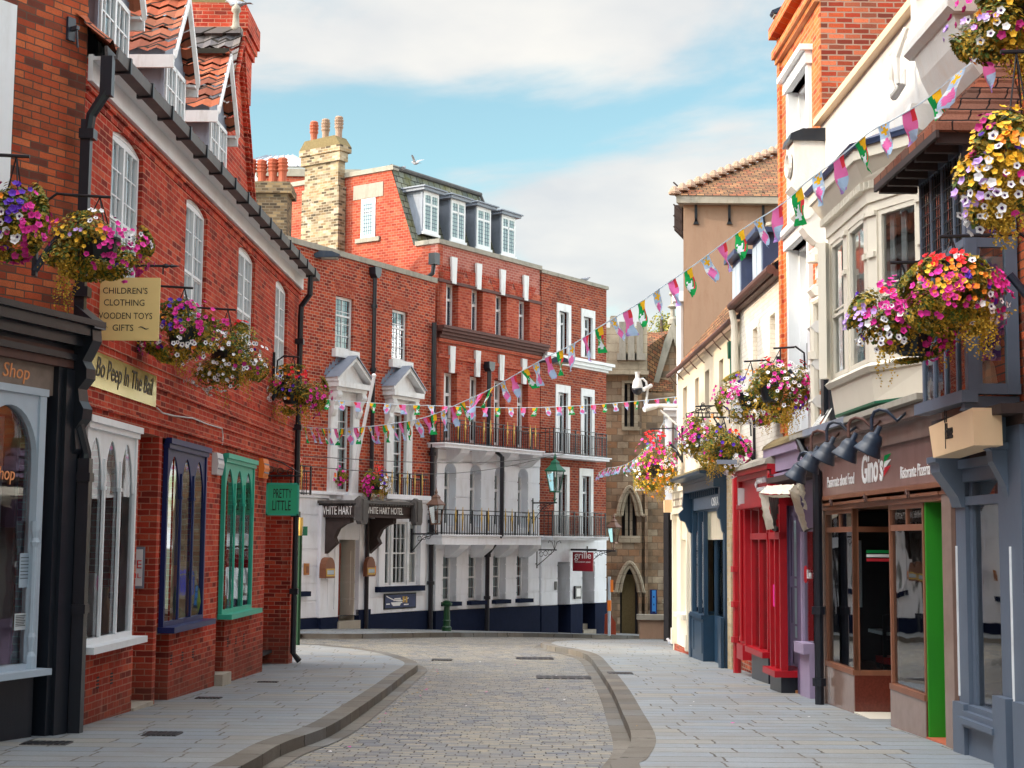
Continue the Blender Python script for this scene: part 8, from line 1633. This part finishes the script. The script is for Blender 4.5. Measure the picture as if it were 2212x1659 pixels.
# ================================================================= hanging signs and wall signs on the left
def facing(p, Y):  # local frame facing the camera side of the street (normal -Y)
    return at(p, Y)
YS = 16.1; a, b = at((199, 599), YS), at((342, 736), YS); HS = empty('hanging_sign', (a.x, YS, a.z), math.radians(1), 'yellow hanging sign lettered CHILDREN\'S CLOTHING WOODEN TOYS GIFTS', 'sign'); w, h = b.x-a.x, a.z-b.z
m = MB(); m.box(0, w, -.012, .012, -h, 0); m.build('board', 'sign_cream', HS)
for s, (x0, x1), (z0, z1) in (('CHILDREN\'S', (.17, .82), (.62+.12, .84)), ('CLOTHING', (.19, .78), (.42+.13, .65)), ('WOODEN TOYS', (.07, .90), (.26+.08, .44)), ('GIFTS', (.33, .63), (.15, .25))):
    text(HS, s, w*x0, w*x1, -h*(1-z0), -h*(1-z1), -.013, 'lettering_black', ex=.002)
m = MB()
for s in (-1, 1):
    c = w*(.48+s*.30); pts = [(c+s*.08*w*(t-.5)*2, -.016, -h*.80+.012*math.sin(t*6.28)) for t in [i/8 for i in range(9)]]; m.tube(pts, [.001, .003, .005, .006, .006, .006, .005, .003, .001], 4)
m.build('flourish', 'lettering_black', HS)
SB = empty('sign_bracket', (-4.88+.03*YS, YS+.03, at((300, 573), YS).z), 0, 'black arrow tipped iron bracket above the yellow hanging sign', 'bracket'); e = at((377, 573), YS).x-(-4.88+.03*YS)
m = MB(); m.tube([(0, 0, 0), (e-.1, 0, 0)], .014, 6); m.lathe((e-.14, 0, 0), [(.01, 0), (.03, .04), (.012, .08), (.022, .1), (.001, .2)], 6, 'x'); m.tube([(0, 0, -.3), (.15, 0, -.1), (.3, 0, -.0)], .01, 5)
m.tube([(.2, 0, 0), (.2, 0, -.09)], .008, 4); m.tube([(w*.9, 0, 0), (w*.9, 0, -.09)], .008, 4); m.build('arm', 'black_iron', SB)
q = FL.q(c2(622, 975), c2(622, 1222), c2(1060, 1200), .04); BP = FL.thing('brass_sign_panel', q[0], -.03, q[2], 'polished brass panel lettered Bo Peep In The Bail on the red wall', 'sign'); m = MB(); m.box(q[0], q[1], -.035, -.001, q[2], q[3]); m.build('panel', 'brass_panel', BP)
text(BP, 'Bo Peep In The Bail', q[0]+(q[1]-q[0])*.06, q[1]-(q[1]-q[0])*.06, q[2]+(q[3]-q[2])*.14, q[3]-(q[3]-q[2])*.12, -.037, 'lettering_black', .25, ex=.003)
Y2 = 25.4; a, b = at((576, 1043), Y2), at((645, 1114), Y2); GS = empty('hanging_sign', (a.x, Y2, a.z), 0, 'green framed hanging sign lettered PRETTY LITTLE at the building corner', 'sign'); w, h = b.x-a.x, a.z-b.z
m = MB(); m.box(0, w, -.02, .02, -h, 0); m.build('board', 'sign_green', GS); m = MB()
for (x0, x1, z0, z1) in ((0, w, -.03, 0), (0, w, -h, -h+.03), (0, .03, -h, 0), (w-.03, w, -h, 0)): m.box(x0, x1, -.032, -.0201, z0, z1)
m.build('frame', 'green_paint', GS); text(GS, 'PRETTY', w*.22, w*.78, -h*.46, -h*.18, -.022, 'lettering_black', ex=.002); text(GS, 'LITTLE', w*.2, w*.76, -h*.84, -h*.54, -.022, 'lettering_black', ex=.002)
GSB = empty('sign_bracket', (-4.88+.03*Y2, Y2+.02, a.z+.12), 0, 'black scrolled iron bracket above the green hanging sign', 'bracket'); L = b.x+.02-(-4.88+.03*Y2); m = MB(); m.tube([(0, 0, 0), (L, 0, 0)], .014, 6); m.tube([(.05, 0, .3), (.3, 0, .22), (L, 0, .03)], .010, 5)
for i in range(3): m.tube([(.12+.16*i+.05*math.cos(t), 0, .10-.02*i+.05*math.sin(t)) for t in [k*.7 for k in range(10)]], .007, 4)
for f_ in (.3, .9): m.tube([(L-w*f_, 0, 0), (L-w*f_, 0, -.12)], .007, 4)
m.build('scrollwork', 'black_iron', GSB)
# alarm boxes
def alarm(q3, mat, label, kind='alarm_box'):
    q = FL.q(*q3); o = FL.thing(kind, q[0], 0, q[2], label, 'alarm box'); m = MB(); m.prism([(-.001, q[2]), (-.07, q[2]), (-.10, (q[2]+q[3])/2), (-.07, q[3]), (-.001, q[3])], q[0], q[1], 'x'); m.build('case', mat, o); m = MB()
    for i in range(3): z = q[2]+(q[3]-q[2])*(.25+.22*i); m.box(q[0]+.03, q[1]-.03, -.095, -.08, z, z+.02)
    m.build('louvre', 'lead', o)
alarm((c3(980, 198), c3(980, 300), c3(1008, 250)), 'plastic_white', 'white alarm box between the navy and the green window'); alarm((c3(1197, 225), c3(1197, 315), c3(1222, 270)), 'plastic_orange', 'orange alarm box beside the green window')
# sale notice on the brick return
yn = A1[1]; m = MB(); nu = FL.w3(A1[1]-.001, 0, 0)
def perpL(p, u):
    d = ray(p); nn = FL.u; c = Vector((0, 0, CAMZ)); t = (FL.o+FL.u*u-c).dot(nn)/d.dot(nn); w_ = c+d*t-FL.o; return (w_.dot(FL.w), w_.z)
ya, za = perpL((283, 1181), A1[1]); yb, zb_ = perpL((312, 1271), A1[1]); lo_, hi_ = min(ya, yb), max(ya, yb); SN = FL.thing('sale_poster', A1[1]-.02, lo_, zb_, 'silver framed white poster with red lettering in the brick recess beside the white window', 'poster')
m = MB(); m.box(A1[1]-.045, A1[1]-.021, lo_, hi_+.1, zb_, za); m.build('frame', 'lead', SN); m = MB(); m.box(A1[1]-.049, A1[1]-.0451, lo_+.02, hi_+.1, zb_+.03, za-.03); m.build('sheet', 'lettering_white', SN)
tM = Matrix.Translation((A1[1]-.051+SN['_o'][0], 0, 0))
for s, z0, z1 in (('SALE', .48, .68), ('EMAIL', .25, .36)):
    t = text(SN, s, 0, .30, 0, (za-zb_)*(z1-z0), 0, 'lettering_red', ex=.001); t.matrix_local = Matrix.Translation((A1[1]-.052+SN['_o'][0], lo_+.33+SN['_o'][1], zb_+(za-zb_)*z0+SN['_o'][2])) @ Matrix.Rotation(math.radians(-90), 4, 'Z')
# loose white cable
CB = FL.thing('wall_cable', FL.hit(c2(1060, 1370))[0], 0, zb1, 'thin white cable looping along the brick band below the brass sign', 'cable'); m = MB(); m.tube([(FL.hit(c2(x, y), .04)[0], -.04, FL.hit(c2(x, y), .04)[1]) for x, y in ((1060, 1370), (1100, 1405), (1180, 1425), (1300, 1440), (1400, 1480), (1500, 1510), (1505, 1560), (1500, 1620))], .009, 4); m.build('cable', 'wire_white', CB)
# ================================================================= street furniture
def worldthing(name, p, label, cat, group=None): return empty(name, p, 0, label, cat, group)
b = gp(d1(180, 1040)); h = (1040-790)*.248*b.y/3300
BO = worldthing('bollard', b, 'dark green cast iron bollard on the far pavement before the mansard hotel', 'bollard'); m = MB(); m.lathe((0, 0, 0), [(.14, 0), (.14, .12), (.10, .16), (.10, h*.35), (.12, h*.37), (.095, h*.40), (.085, h*.85), (.13, h*.88), (.15, h*.93), (.15, h*.97), (.1, h)], 14); m.build('post', 'bollard_green', BO, smooth=False)
m = MB(); m.lathe((0, 0, h), [(.1, 0), (.12, .02), (.05, .05)], 12); m.build('cap', 'bollard_green', BO)
b = gp((639, 1402)); YP = b.y+1.2; q0 = at((643, 1395), YP); PO = worldthing('fingerpost', (q0.x, YP, g(q0.x, YP)), 'slim green signpost with small direction panel behind the building corner pipe', 'signpost')
zp = at(c6(75, 545), YP).z-g(q0.x, YP); m = MB(); m.tube([(0, 0, 0), (0, 0, zp)], .05, 8); m.build('post', 'bollard_green', PO); m = MB(); m.lathe((0, 0, zp*.86), [(.055, 0), (.07, .1), (.055, .4)], 8); m.build('band', 'gold_paint', PO)
pa, pb = at(c6(68, 615), YP), at(c6(168, 690), YP); m = MB(); m.box(pa.x-q0.x, pb.x-q0.x, -.03, .0, pb.z-g(q0.x, YP), pa.z-g(q0.x, YP)); m.build('sign_panel', 'verdigris', PO)
for i, s in enumerate(('Cathedral', 'Castle & Magna Carta', 'Steep Hill & City Centre', 'Visitor Information')):
    zz = pb.z-g(q0.x, YP)+(pa.z-pb.z)*(.78-.23*i); ln = len(s)*.0245; text(PO, s, pb.x-q0.x-.1-ln, pb.x-q0.x-.1, zz, zz+.07, -.033, 'lettering_white', ex=.001)
c = at(c5(95, 1560), YP+.6); NE = worldthing('no_entry_sign', c, 'red round no entry sign half hidden behind the black corner pipe', 'road sign'); rr_ = at(c5(130, 1560), YP+.6).x-c.x
m = MB(); m.lathe((0, 0, 0), [(rr_, 0), (rr_, .01)], 24, 'y'); m.build('rim', 'lettering_white', NE); m = MB(); m.lathe((0, -.012, 0), [(rr_*.93, 0), (rr_*.93, .01)], 24, 'y'); m.build('disc', 'lettering_red', NE); m = MB(); m.box(-rr_*.7, rr_*.7, -.016, -.0125, -.07, .07); m.build('bar', 'lettering_white', NE)
m = MB(); m.tube([(0, .04, -1), (0, .04, .3)], .03, 6); m.build('post', 'gutter_grey', NE)
def lantern(F, pix, n, scale, label, mat, roofmat, arm_from, group=None, frost=False):
    U, Z = F.hit(pix, n); o = F.thing('street_lantern', U, -n, Z, label, 'street lamp', group); s = scale
    m = MB()
    for i in range(4):
        a0 = math.pi/4+i*math.pi/2; m.tube([(U+.13*s*math.cos(a0), -n+.13*s*math.sin(a0), Z), (U+.24*s*math.cos(a0), -n+.24*s*math.sin(a0), Z+.52*s)], .014*s, 5)
    m.lathe((U, -n, Z-.03*s), [(.15*s, 0), (.15*s, .04*s)], 4, a0=math.pi/4); m.tube([(U, -n, Z-.3*s), (U, -n, Z)], .02*s, 6); m.build('frame', mat, o)
    m = MB(); m.lathe((U, -n, Z+.52*s), [(.28*s, 0), (.29*s, .03*s), (.15*s, .16*s), (.12*s, .2*s), (.13*s, .24*s), (.07*s, .3*s), (.03*s, .33*s), (.05*s, .38*s), (.02*s, .44*s), (.004*s, .52*s)], 4, a0=math.pi/4); m.build('roof', roofmat, o)
    m = MB(); m.lathe((U, -n, Z+.01*s), [(.125*s, 0), (.232*s, .5*s)], 4, a0=math.pi/4); m.build('glass', 'lantern_glass', o); m = MB(); m.lathe((U, -n, Z+.1*s), [(.02*s, 0), (.03*s, .1*s), (.05*s, .2*s), (.02*s, .28*s)], 8); m.build('bulb', 'coping_stone' if s > 1.2 else 'copper_lamp', o)
    az = Z-.3*s if arm_from is None else arm_from
    m = MB(); m.tube([(U, -n-.08, az), (U, 0, az)], .022, 6); m.box(U-.03, U+.03, -.05, .0, az-.55*s, az+.15); m.tube([(U, -n*.9, az-.02), (U, -n*.5, az-.12*s), (U, -.04, az-.5*s)], .014, 5)
    for k in range(3): m.tube([(U, -n*(.35+.18*k)+.07*s*math.cos(t), az-.13*s+.03*k+.07*s*math.sin(t)) for t in [q*.8 for q in range(8)]], .009, 4)
    m.tube([(U-.1*s, -n, Z-.18*s), (U-.02*s, -n, Z-.26*s), (U+.1*s, -n, Z-.18*s)], .012, 5); m.build('bracket', 'black_iron', o); return o
lantern(F1, c6(1208, 592), .85, 1.0, 'copper topped lantern on a bracket beside the pipe between the two hotels', 'copper_lamp', 'copper_lamp', None)
lantern(F3, c8(1045, 1160), .9, 1.22, 'green roofed lantern with clear glass in front of the plum brick wing', 'verdigris', 'verdigris', None)
lantern(F3, d1(1637, 265), 1.1, .95, 'copper topped lantern on the far end of the plum brick wing', 'copper_lamp', 'copper_lamp', None)
U, Z = F3.hit(d1(1050, 330), .6); o = F3.thing('lamp_bracket', U-.0, 0, Z, 'black scrolled lamp bracket without lantern left of the red grille sign', 'bracket'); m = MB(); q = F3.hit(d1(960, 330), 0); m.tube([(q[0], 0, Z), (q[0], -.8, Z)], .022, 6); m.box(q[0]-.03, q[0]+.03, -.04, 0, Z-.6, Z+.2)
for k in range(3): m.tube([(q[0], -.2-.17*k+.08*math.cos(t), Z-.14+.03*k+.08*math.sin(t)) for t in [j*.8 for j in range(8)]], .01, 4)
for s in (-1, 0, 1): m.tube([(q[0], -.72, Z), (q[0]+.05*s, -.72-.06*s, Z+.25), (q[0]+.12*s, -.72-.13*s, Z+.30), (q[0]+.13*s, -.72-.16*s, Z+.22)], .01, 4)
m.tube([(q[0], 0, Z-.55), (q[0], -.35, Z-.3), (q[0], -.7, Z-.03)], .014, 5); m.build('scrollwork', 'black_iron', o)
# maroon grille sign facing the street end
dd = .75; qa = F3.hit(d1(1317, 345), .0); U = F3.hit(d1(1365, 430), .5)[0]; za = F3.hit(d1(1365, 350), .5)[1]; zb_ = F3.hit(d1(1365, 516), .5)[1]
o = F3.thing('hanging_sign', U, -.5, zb_, 'maroon hanging sign lettered grille over the hotel porch', 'sign'); m = MB(); m.box(U-.025, U+.025, -.92, -.12, zb_, za); m.build('board', 'sign_maroon', o)
t = text(o, 'grille', 0, .66, 0, .30, 0, 'lettering_white', ex=.002); t.matrix_local = Matrix.Translation((-.029, .5-.19, (za-zb_)*.55)) @ Matrix.Rotation(math.radians(-90), 4, 'Z')
t = text(o, 'RESTAURANT & BAR', 0, .62, 0, .045, 0, 'lettering_white', ex=.002); t.matrix_local = Matrix.Translation((-.029, .5-.21, (za-zb_)*.45)) @ Matrix.Rotation(math.radians(-90), 4, 'Z')
m = MB(); m.tube([(U, 0, za+.08), (U, -1.05, za+.08)], .035, 6); m.build('bar', 'black_iron', o)
q = F3.q(d1(1280, 645), d1(1280, 757), d1(1333, 700)); 
def menub(o, q, y, th):
    m = MB(); m.box(q[0], q[1], y-th, y, q[2], q[3]); m.build('case', 'black_paint', o); m = MB(); m.box(q[0]+.06, q[1]-.06, y-th-.008, y-th-.001, q[2]+.08, q[3]-.08); m.build('menu_sheet', 'lettering_white', o)
wallbox('menu_case', F3, q, -.035, .07, 'black framed menu case between the two hotel porches', 'menu case', menub)
q = F3.q(d1(1112, 605), d1(1112, 678), d1(1130, 640)); wallbox('wall_plate', F3, q, -.035, .03, 'small grey metal plate left of the hotel porch', 'wall plate', plate); 
for c_ in COL.objects[-2:]: c_.data.materials[0] = MATS['gutter_grey']
# church side post with orange band, brown board
pz = gp((1316, 1373)); o = worldthing('sign_pole', pz, 'thin white pole with orange bands at the end of the hotel', 'pole'); zt = at(d3(142, 1022), pz.y).z-pz.z; m = MB(); m.tube([(0, 0, 0), (0, 0, zt)], .05, 6); m.build('pole', 'pale_blue_paint', o); m = MB(); m.box(.03, .13, -.03, .0, zt-.5, zt-.1); m.lathe((0, 0, zt*.42), [(.07, 0), (.07, .35)], 8); m.build('orange_plate', 'plastic_orange', o)
b = gp(d3(165, 1492)); o = worldthing('leaning_board', b, 'narrow brown wooden board leaning by the church corner', 'board'); h = at(d3(160, 1308), b.y).z-b.z; m = MB(); m.prism([(-.2, 0), (.2, 0), (.19, h*.55), (.08, h*.75), (.0, h), (-.18, h*.9)], 0, .06); m.build('board', 'door_red', o)
# street lights on walls
def floodlight(P, dx, label, s=1.0):
    o = worldthing('street_light', P, label, 'street light'); m = MB(); w = .62*s
    m.prism([(0, .02*s), (w*.25, .11*s), (w*.7, .10*s), (w, .02*s), (w*.95, -.03*s), (.05*s, -.06*s)], -.14*s, .14*s); h_ = m.build('housing', 'lamp_metal', o)
    m = MB(); m.box(w*.3, w*.92, -.11*s, .11*s, -.075*s, -.045*s); m.build('lens', 'lantern_glass', o); COL.objects[-1].data.materials[0] = MATS['coping_stone']; m = MB(); m.tube([(.05*s, 0, 0), (-.12*s, .0, .0), (-.3*s, .1, -.02)], .035*s, 6); m.build('arm', 'black_iron', o); o.rotation_euler = (0, 0, math.radians(dx)); return o
floodlight(at((678, 553), 40.5), 0, 'dark street light head on the parapet of the hotel with pediments', 1.15)
floodlight(at(c7(1180, 1452), 49.7), 0, 'dark street light head under the white cornice of the plum brick wing', 1.1)
floodlight(at((1735, 30), 23.2), 180, 'grey street light head sticking out from the top of the tall brick building', .82)
# CCTV on its bracket
Yc = 35.6; o = worldthing('security_camera', at(d2(405, 740), Yc), 'white dome and bullet security cameras on a long white wall arm', 'camera'); O_b = at(d2(405, 740), Yc); L_ = lambda x, y: at(d2(x, y), Yc)-O_b
m = MB(); m.tube([L_(640, 745), L_(520, 742), L_(395, 745)], .045, 6); m.tube([L_(630, 880), L_(510, 775)], .025, 5); m.build('arm', 'old_white_paint', o)
m = MB(); m.tube([L_(412, 740), L_(412, 690), L_(418, 620), L_(408, 570), L_(385, 548), L_(350, 552)], .028, 8); c = L_(345, 605); m.lathe((c.x, 0, c.z-.05), [(.12, 0), (.125, .06), (.10, .18), (.05, .26), (.05, .34), (.07, .40)], 14); m.build('housing', 'plastic_white', o)
m = MB(); m.lathe((c.x, 0, c.z-.19), [(.03, 0), (.09, .03), (.13, .10), (.135, .15)], 14); m.build('dome', 'black_paint', o, smooth=True); m = MB(); a = L_(385, 630); m.tube([(a.x, -.1, a.z), (a.x+.2, .1, a.z+.12)], .05, 8); a = L_(390, 775); m.tube([(a.x, -.15, a.z), (a.x+.3, .05, a.z+.1)], .06, 8); m.build_each('bullet_camera', 'plastic_white', o)
# pharmacy sign behind the red topped basket
Yp = 35.2; a, b = at(d2(330, 1265), Yp), at(d2(515, 1358), Yp); o = worldthing('pharmacy_sign', (a.x, Yp, b.z), 'white sign board with a green cross behind the red topped basket', 'sign'); m = MB(); m.box(0, b.x-a.x, -.05, .05, 0, a.z-b.z); m.build('board', 'plastic_white', o)
m = MB(); c = at(d2(428, 1315), Yp).x-a.x; h = a.z-b.z; m.box(c-.07, c+.07, -.06, -.0501, h*.05, h*.95); m.box(c-.2, c+.2, -.061, -.0602, h*.35, h*.65); m.build('cross', 'flag_green', o); m = MB(); m.tube([(b.x-a.x, 0, h*.5), (b.x-a.x+.9, 0, h*.5)], .03, 6); m.build('arm', 'black_iron', o)
# wall sign over the cream shop bracket (scrolled)
Yw = 28.2; o = worldthing('sign_bracket', at(d5(560, 600), Yw), 'ornate black scrollwork sign bracket on the cream corner building', 'bracket'); Ob = at(d5(560, 600), Yw); LL = lambda x, y: at(d5(x, y), Yw)-Ob
m = MB(); m.tube([LL(565, 560), LL(250, 560)], .016, 5); m.tube([LL(565, 525), LL(270, 525)], .012, 5); m.tube([LL(565, 440), LL(400, 490), LL(290, 520)], .01, 5); m.tube([LL(565, 600), LL(520, 640), LL(470, 560)], .016, 5)
for i in range(9): x = 290+i*30; m.tube([LL(x, 525), LL(x, 560)], .008, 4)
for cx, cy, r_ in ((385, 480, 24), (340, 505, 16), (430, 500, 16), (262, 540, 14), (385, 455, 12)): cc = LL(cx, cy); rad = r_*.2667*Yw/3300; m.tube([(cc.x+rad*math.cos(t), 0, cc.z+rad*math.sin(t)) for t in [k*.7 for k in range(9)]], .009, 4)
m.build('scrollwork', 'black_iron', o)
m = MB(); xw = 4.5-.018*24.5; c = at(d5(600, 915), 24.5); o2 = worldthing('hanging_sign', c, 'small white sign board under the low basket beside the red pipe', 'sign'); m.box(-.2, .12, -.02, .02, -.05, .02); m.build('board', 'lead', o2); text(o2, 'BATES & MOORE', -.45, .55, -.05, .06, -.022, 'lettering_black', ex=.001) if False else None
for k, (p, q, Ya, Yb_) in enumerate((((640, 1004), (1190, 985), 29, 48), ((655, 985), (1320, 960), 29, 53))):
    a, b = at(p, Ya), at(q, Yb_); o = worldthing('overhead_wire', a, ('thin wire sagging across the hotel fronts below the bunting', 'thin wire running from the corner pipe to the end of the plum wing')[k], 'wire'); m = MB(); m.tube([(b-a)*t-Vector((0, 0, .35*math.sin(math.pi*t))) for t in [i/12 for i in range(13)]], .008, 4); m.build('cable', 'wire', o)
# ================================================================= birds
def bird(P, yaw, label, flying=False, s=1.0, white=True):
    o = empty('pigeon' if not white else 'gull', P, yaw, label, 'bird'); m = MB()
    prof = [(-.17, .012, .0), (-.12, .03, .0), (-.05, .055, .0), (.02, .06, .01), (.08, .045, .03), (.11, .03, .06), (.135, .032, .075), (.16, .022, .075), (.172, .008, .07), (.195, .003, .066)]
    m.tube([(x*s, 0, (z+.09)*s) for x, r, z in prof], [r*s for x, r, z in prof], 10); m.mesh([(-.15*s, -.03*s, .09*s), (-.15*s, .03*s, .09*s), (-.27*s, .045*s, .075*s), (-.27*s, -.045*s, .075*s), (-.15*s, 0, .1*s)], [(0, 1, 2, 3), (0, 3, 4), (1, 4, 2)])
    if not flying: m.tube([(.0, .02*s, 0), (.0, .02*s, .06*s)], .005*s, 4); m.tube([(.01, -.02*s, 0), (.0, -.02*s, .06*s)], .005*s, 4)
    m.build('body', 'feather_grey', o, smooth=True); m = MB()
    for sd_ in (-1, 1):
        if flying: V = [(.06, .04, .12), (-.06, .04, .11), (-.10, .18, .22), (.03, .17, .25), (-.15, .36, .30), (-.04, .34, .32), (-.14, .44, .33)]; F_ = [(0, 1, 2, 3), (3, 2, 4, 5), (5, 4, 6)]
        else: V = [(.07, .055, .12), (.06, .06, .07), (-.06, .06, .075), (-.08, .045, .115), (-.20, .02, .085), (-.18, .03, .1)]; F_ = [(0, 1, 2, 3), (3, 2, 4, 5)]
        m.mesh([(x*s, y*sd_*s, z*s) for x, y, z in V], F_)
    m.build('wing', 'feather_grey', o) if flying else m.build('wing', 'lead', o); return o
bird(at((897, 358), 44), 2.6, 'gull with raised wings just above the mansard roof edge', True, .75)
bird(at((872, 367), 46.3), 1.2, 'small grey bird sitting on the mansard roof edge', False, .75, False)
q = F3.hit(c7(1465, 868)); v = F3.w3(q[0], .1, ZP3); bird(v, .4, 'pale gull sitting on the parapet of the plum brick wing', False, 1.0)
v = at((510, 22), 26.9); bird(v, 2.8, 'gull perched beside the corbelled chimney at the top left', False, 1.2)
v = gp(d3(665, 1592)); bird(v, 2.2, 'dark pigeon walking on the pavement by the cream shop', False, 1.1, False)
# fallen petals and leaves in the gutters
m = MB(); rr = random.Random(3)
for i in range(70):
    s = rr.random(); y = 11.5+20*s; x = (interp(LKx[:9], y)+.25+rr.random()*.25) if rr.random() < .6 else rr.uniform(-1.5, 4); z = g(x, y)+(-.10 if x < interp(RKx, y) else .008); w = rr.uniform(.012, .03); a = rr.random()*3; m.cur = rr.choice([0, 0, 1, 2, 3]); c, s_ = math.cos(a)*w, math.sin(a)*w
    m.quad((x-c, y-s_, z), (x+s_, y-c, z+.006), (x+c, y+s_, z), (x-s_, y+c, z+.004))
tag(m.build('fallen_petals', ['leaf_yellow', 'petal_pink', 'moss', 'petal_white']), 'scattered petals and leaf litter along the kerb and setts', 'leaf litter', kind='stuff')
# buildings continuing the left side towards and behind the camera (they cast the street's shade)
o = empty('street_building', (-6, 6, 0), 0, 'brick building continuing the left side of the street past the black shopfront', 'building'); o['_o'] = (6, -6, 0)
m = MB(); m.box(-14, -6.2, -8, 13.4, -1, 9.8); m.prism([(-14.2, 9.8), (-6.0, 9.8), (-10, 12.6)], -8, 13.4); m.build('wall', 'brick_corner', o)
# tidy helper properties
for ob_ in COL.objects:
    if '_o' in ob_: del ob_['_o']
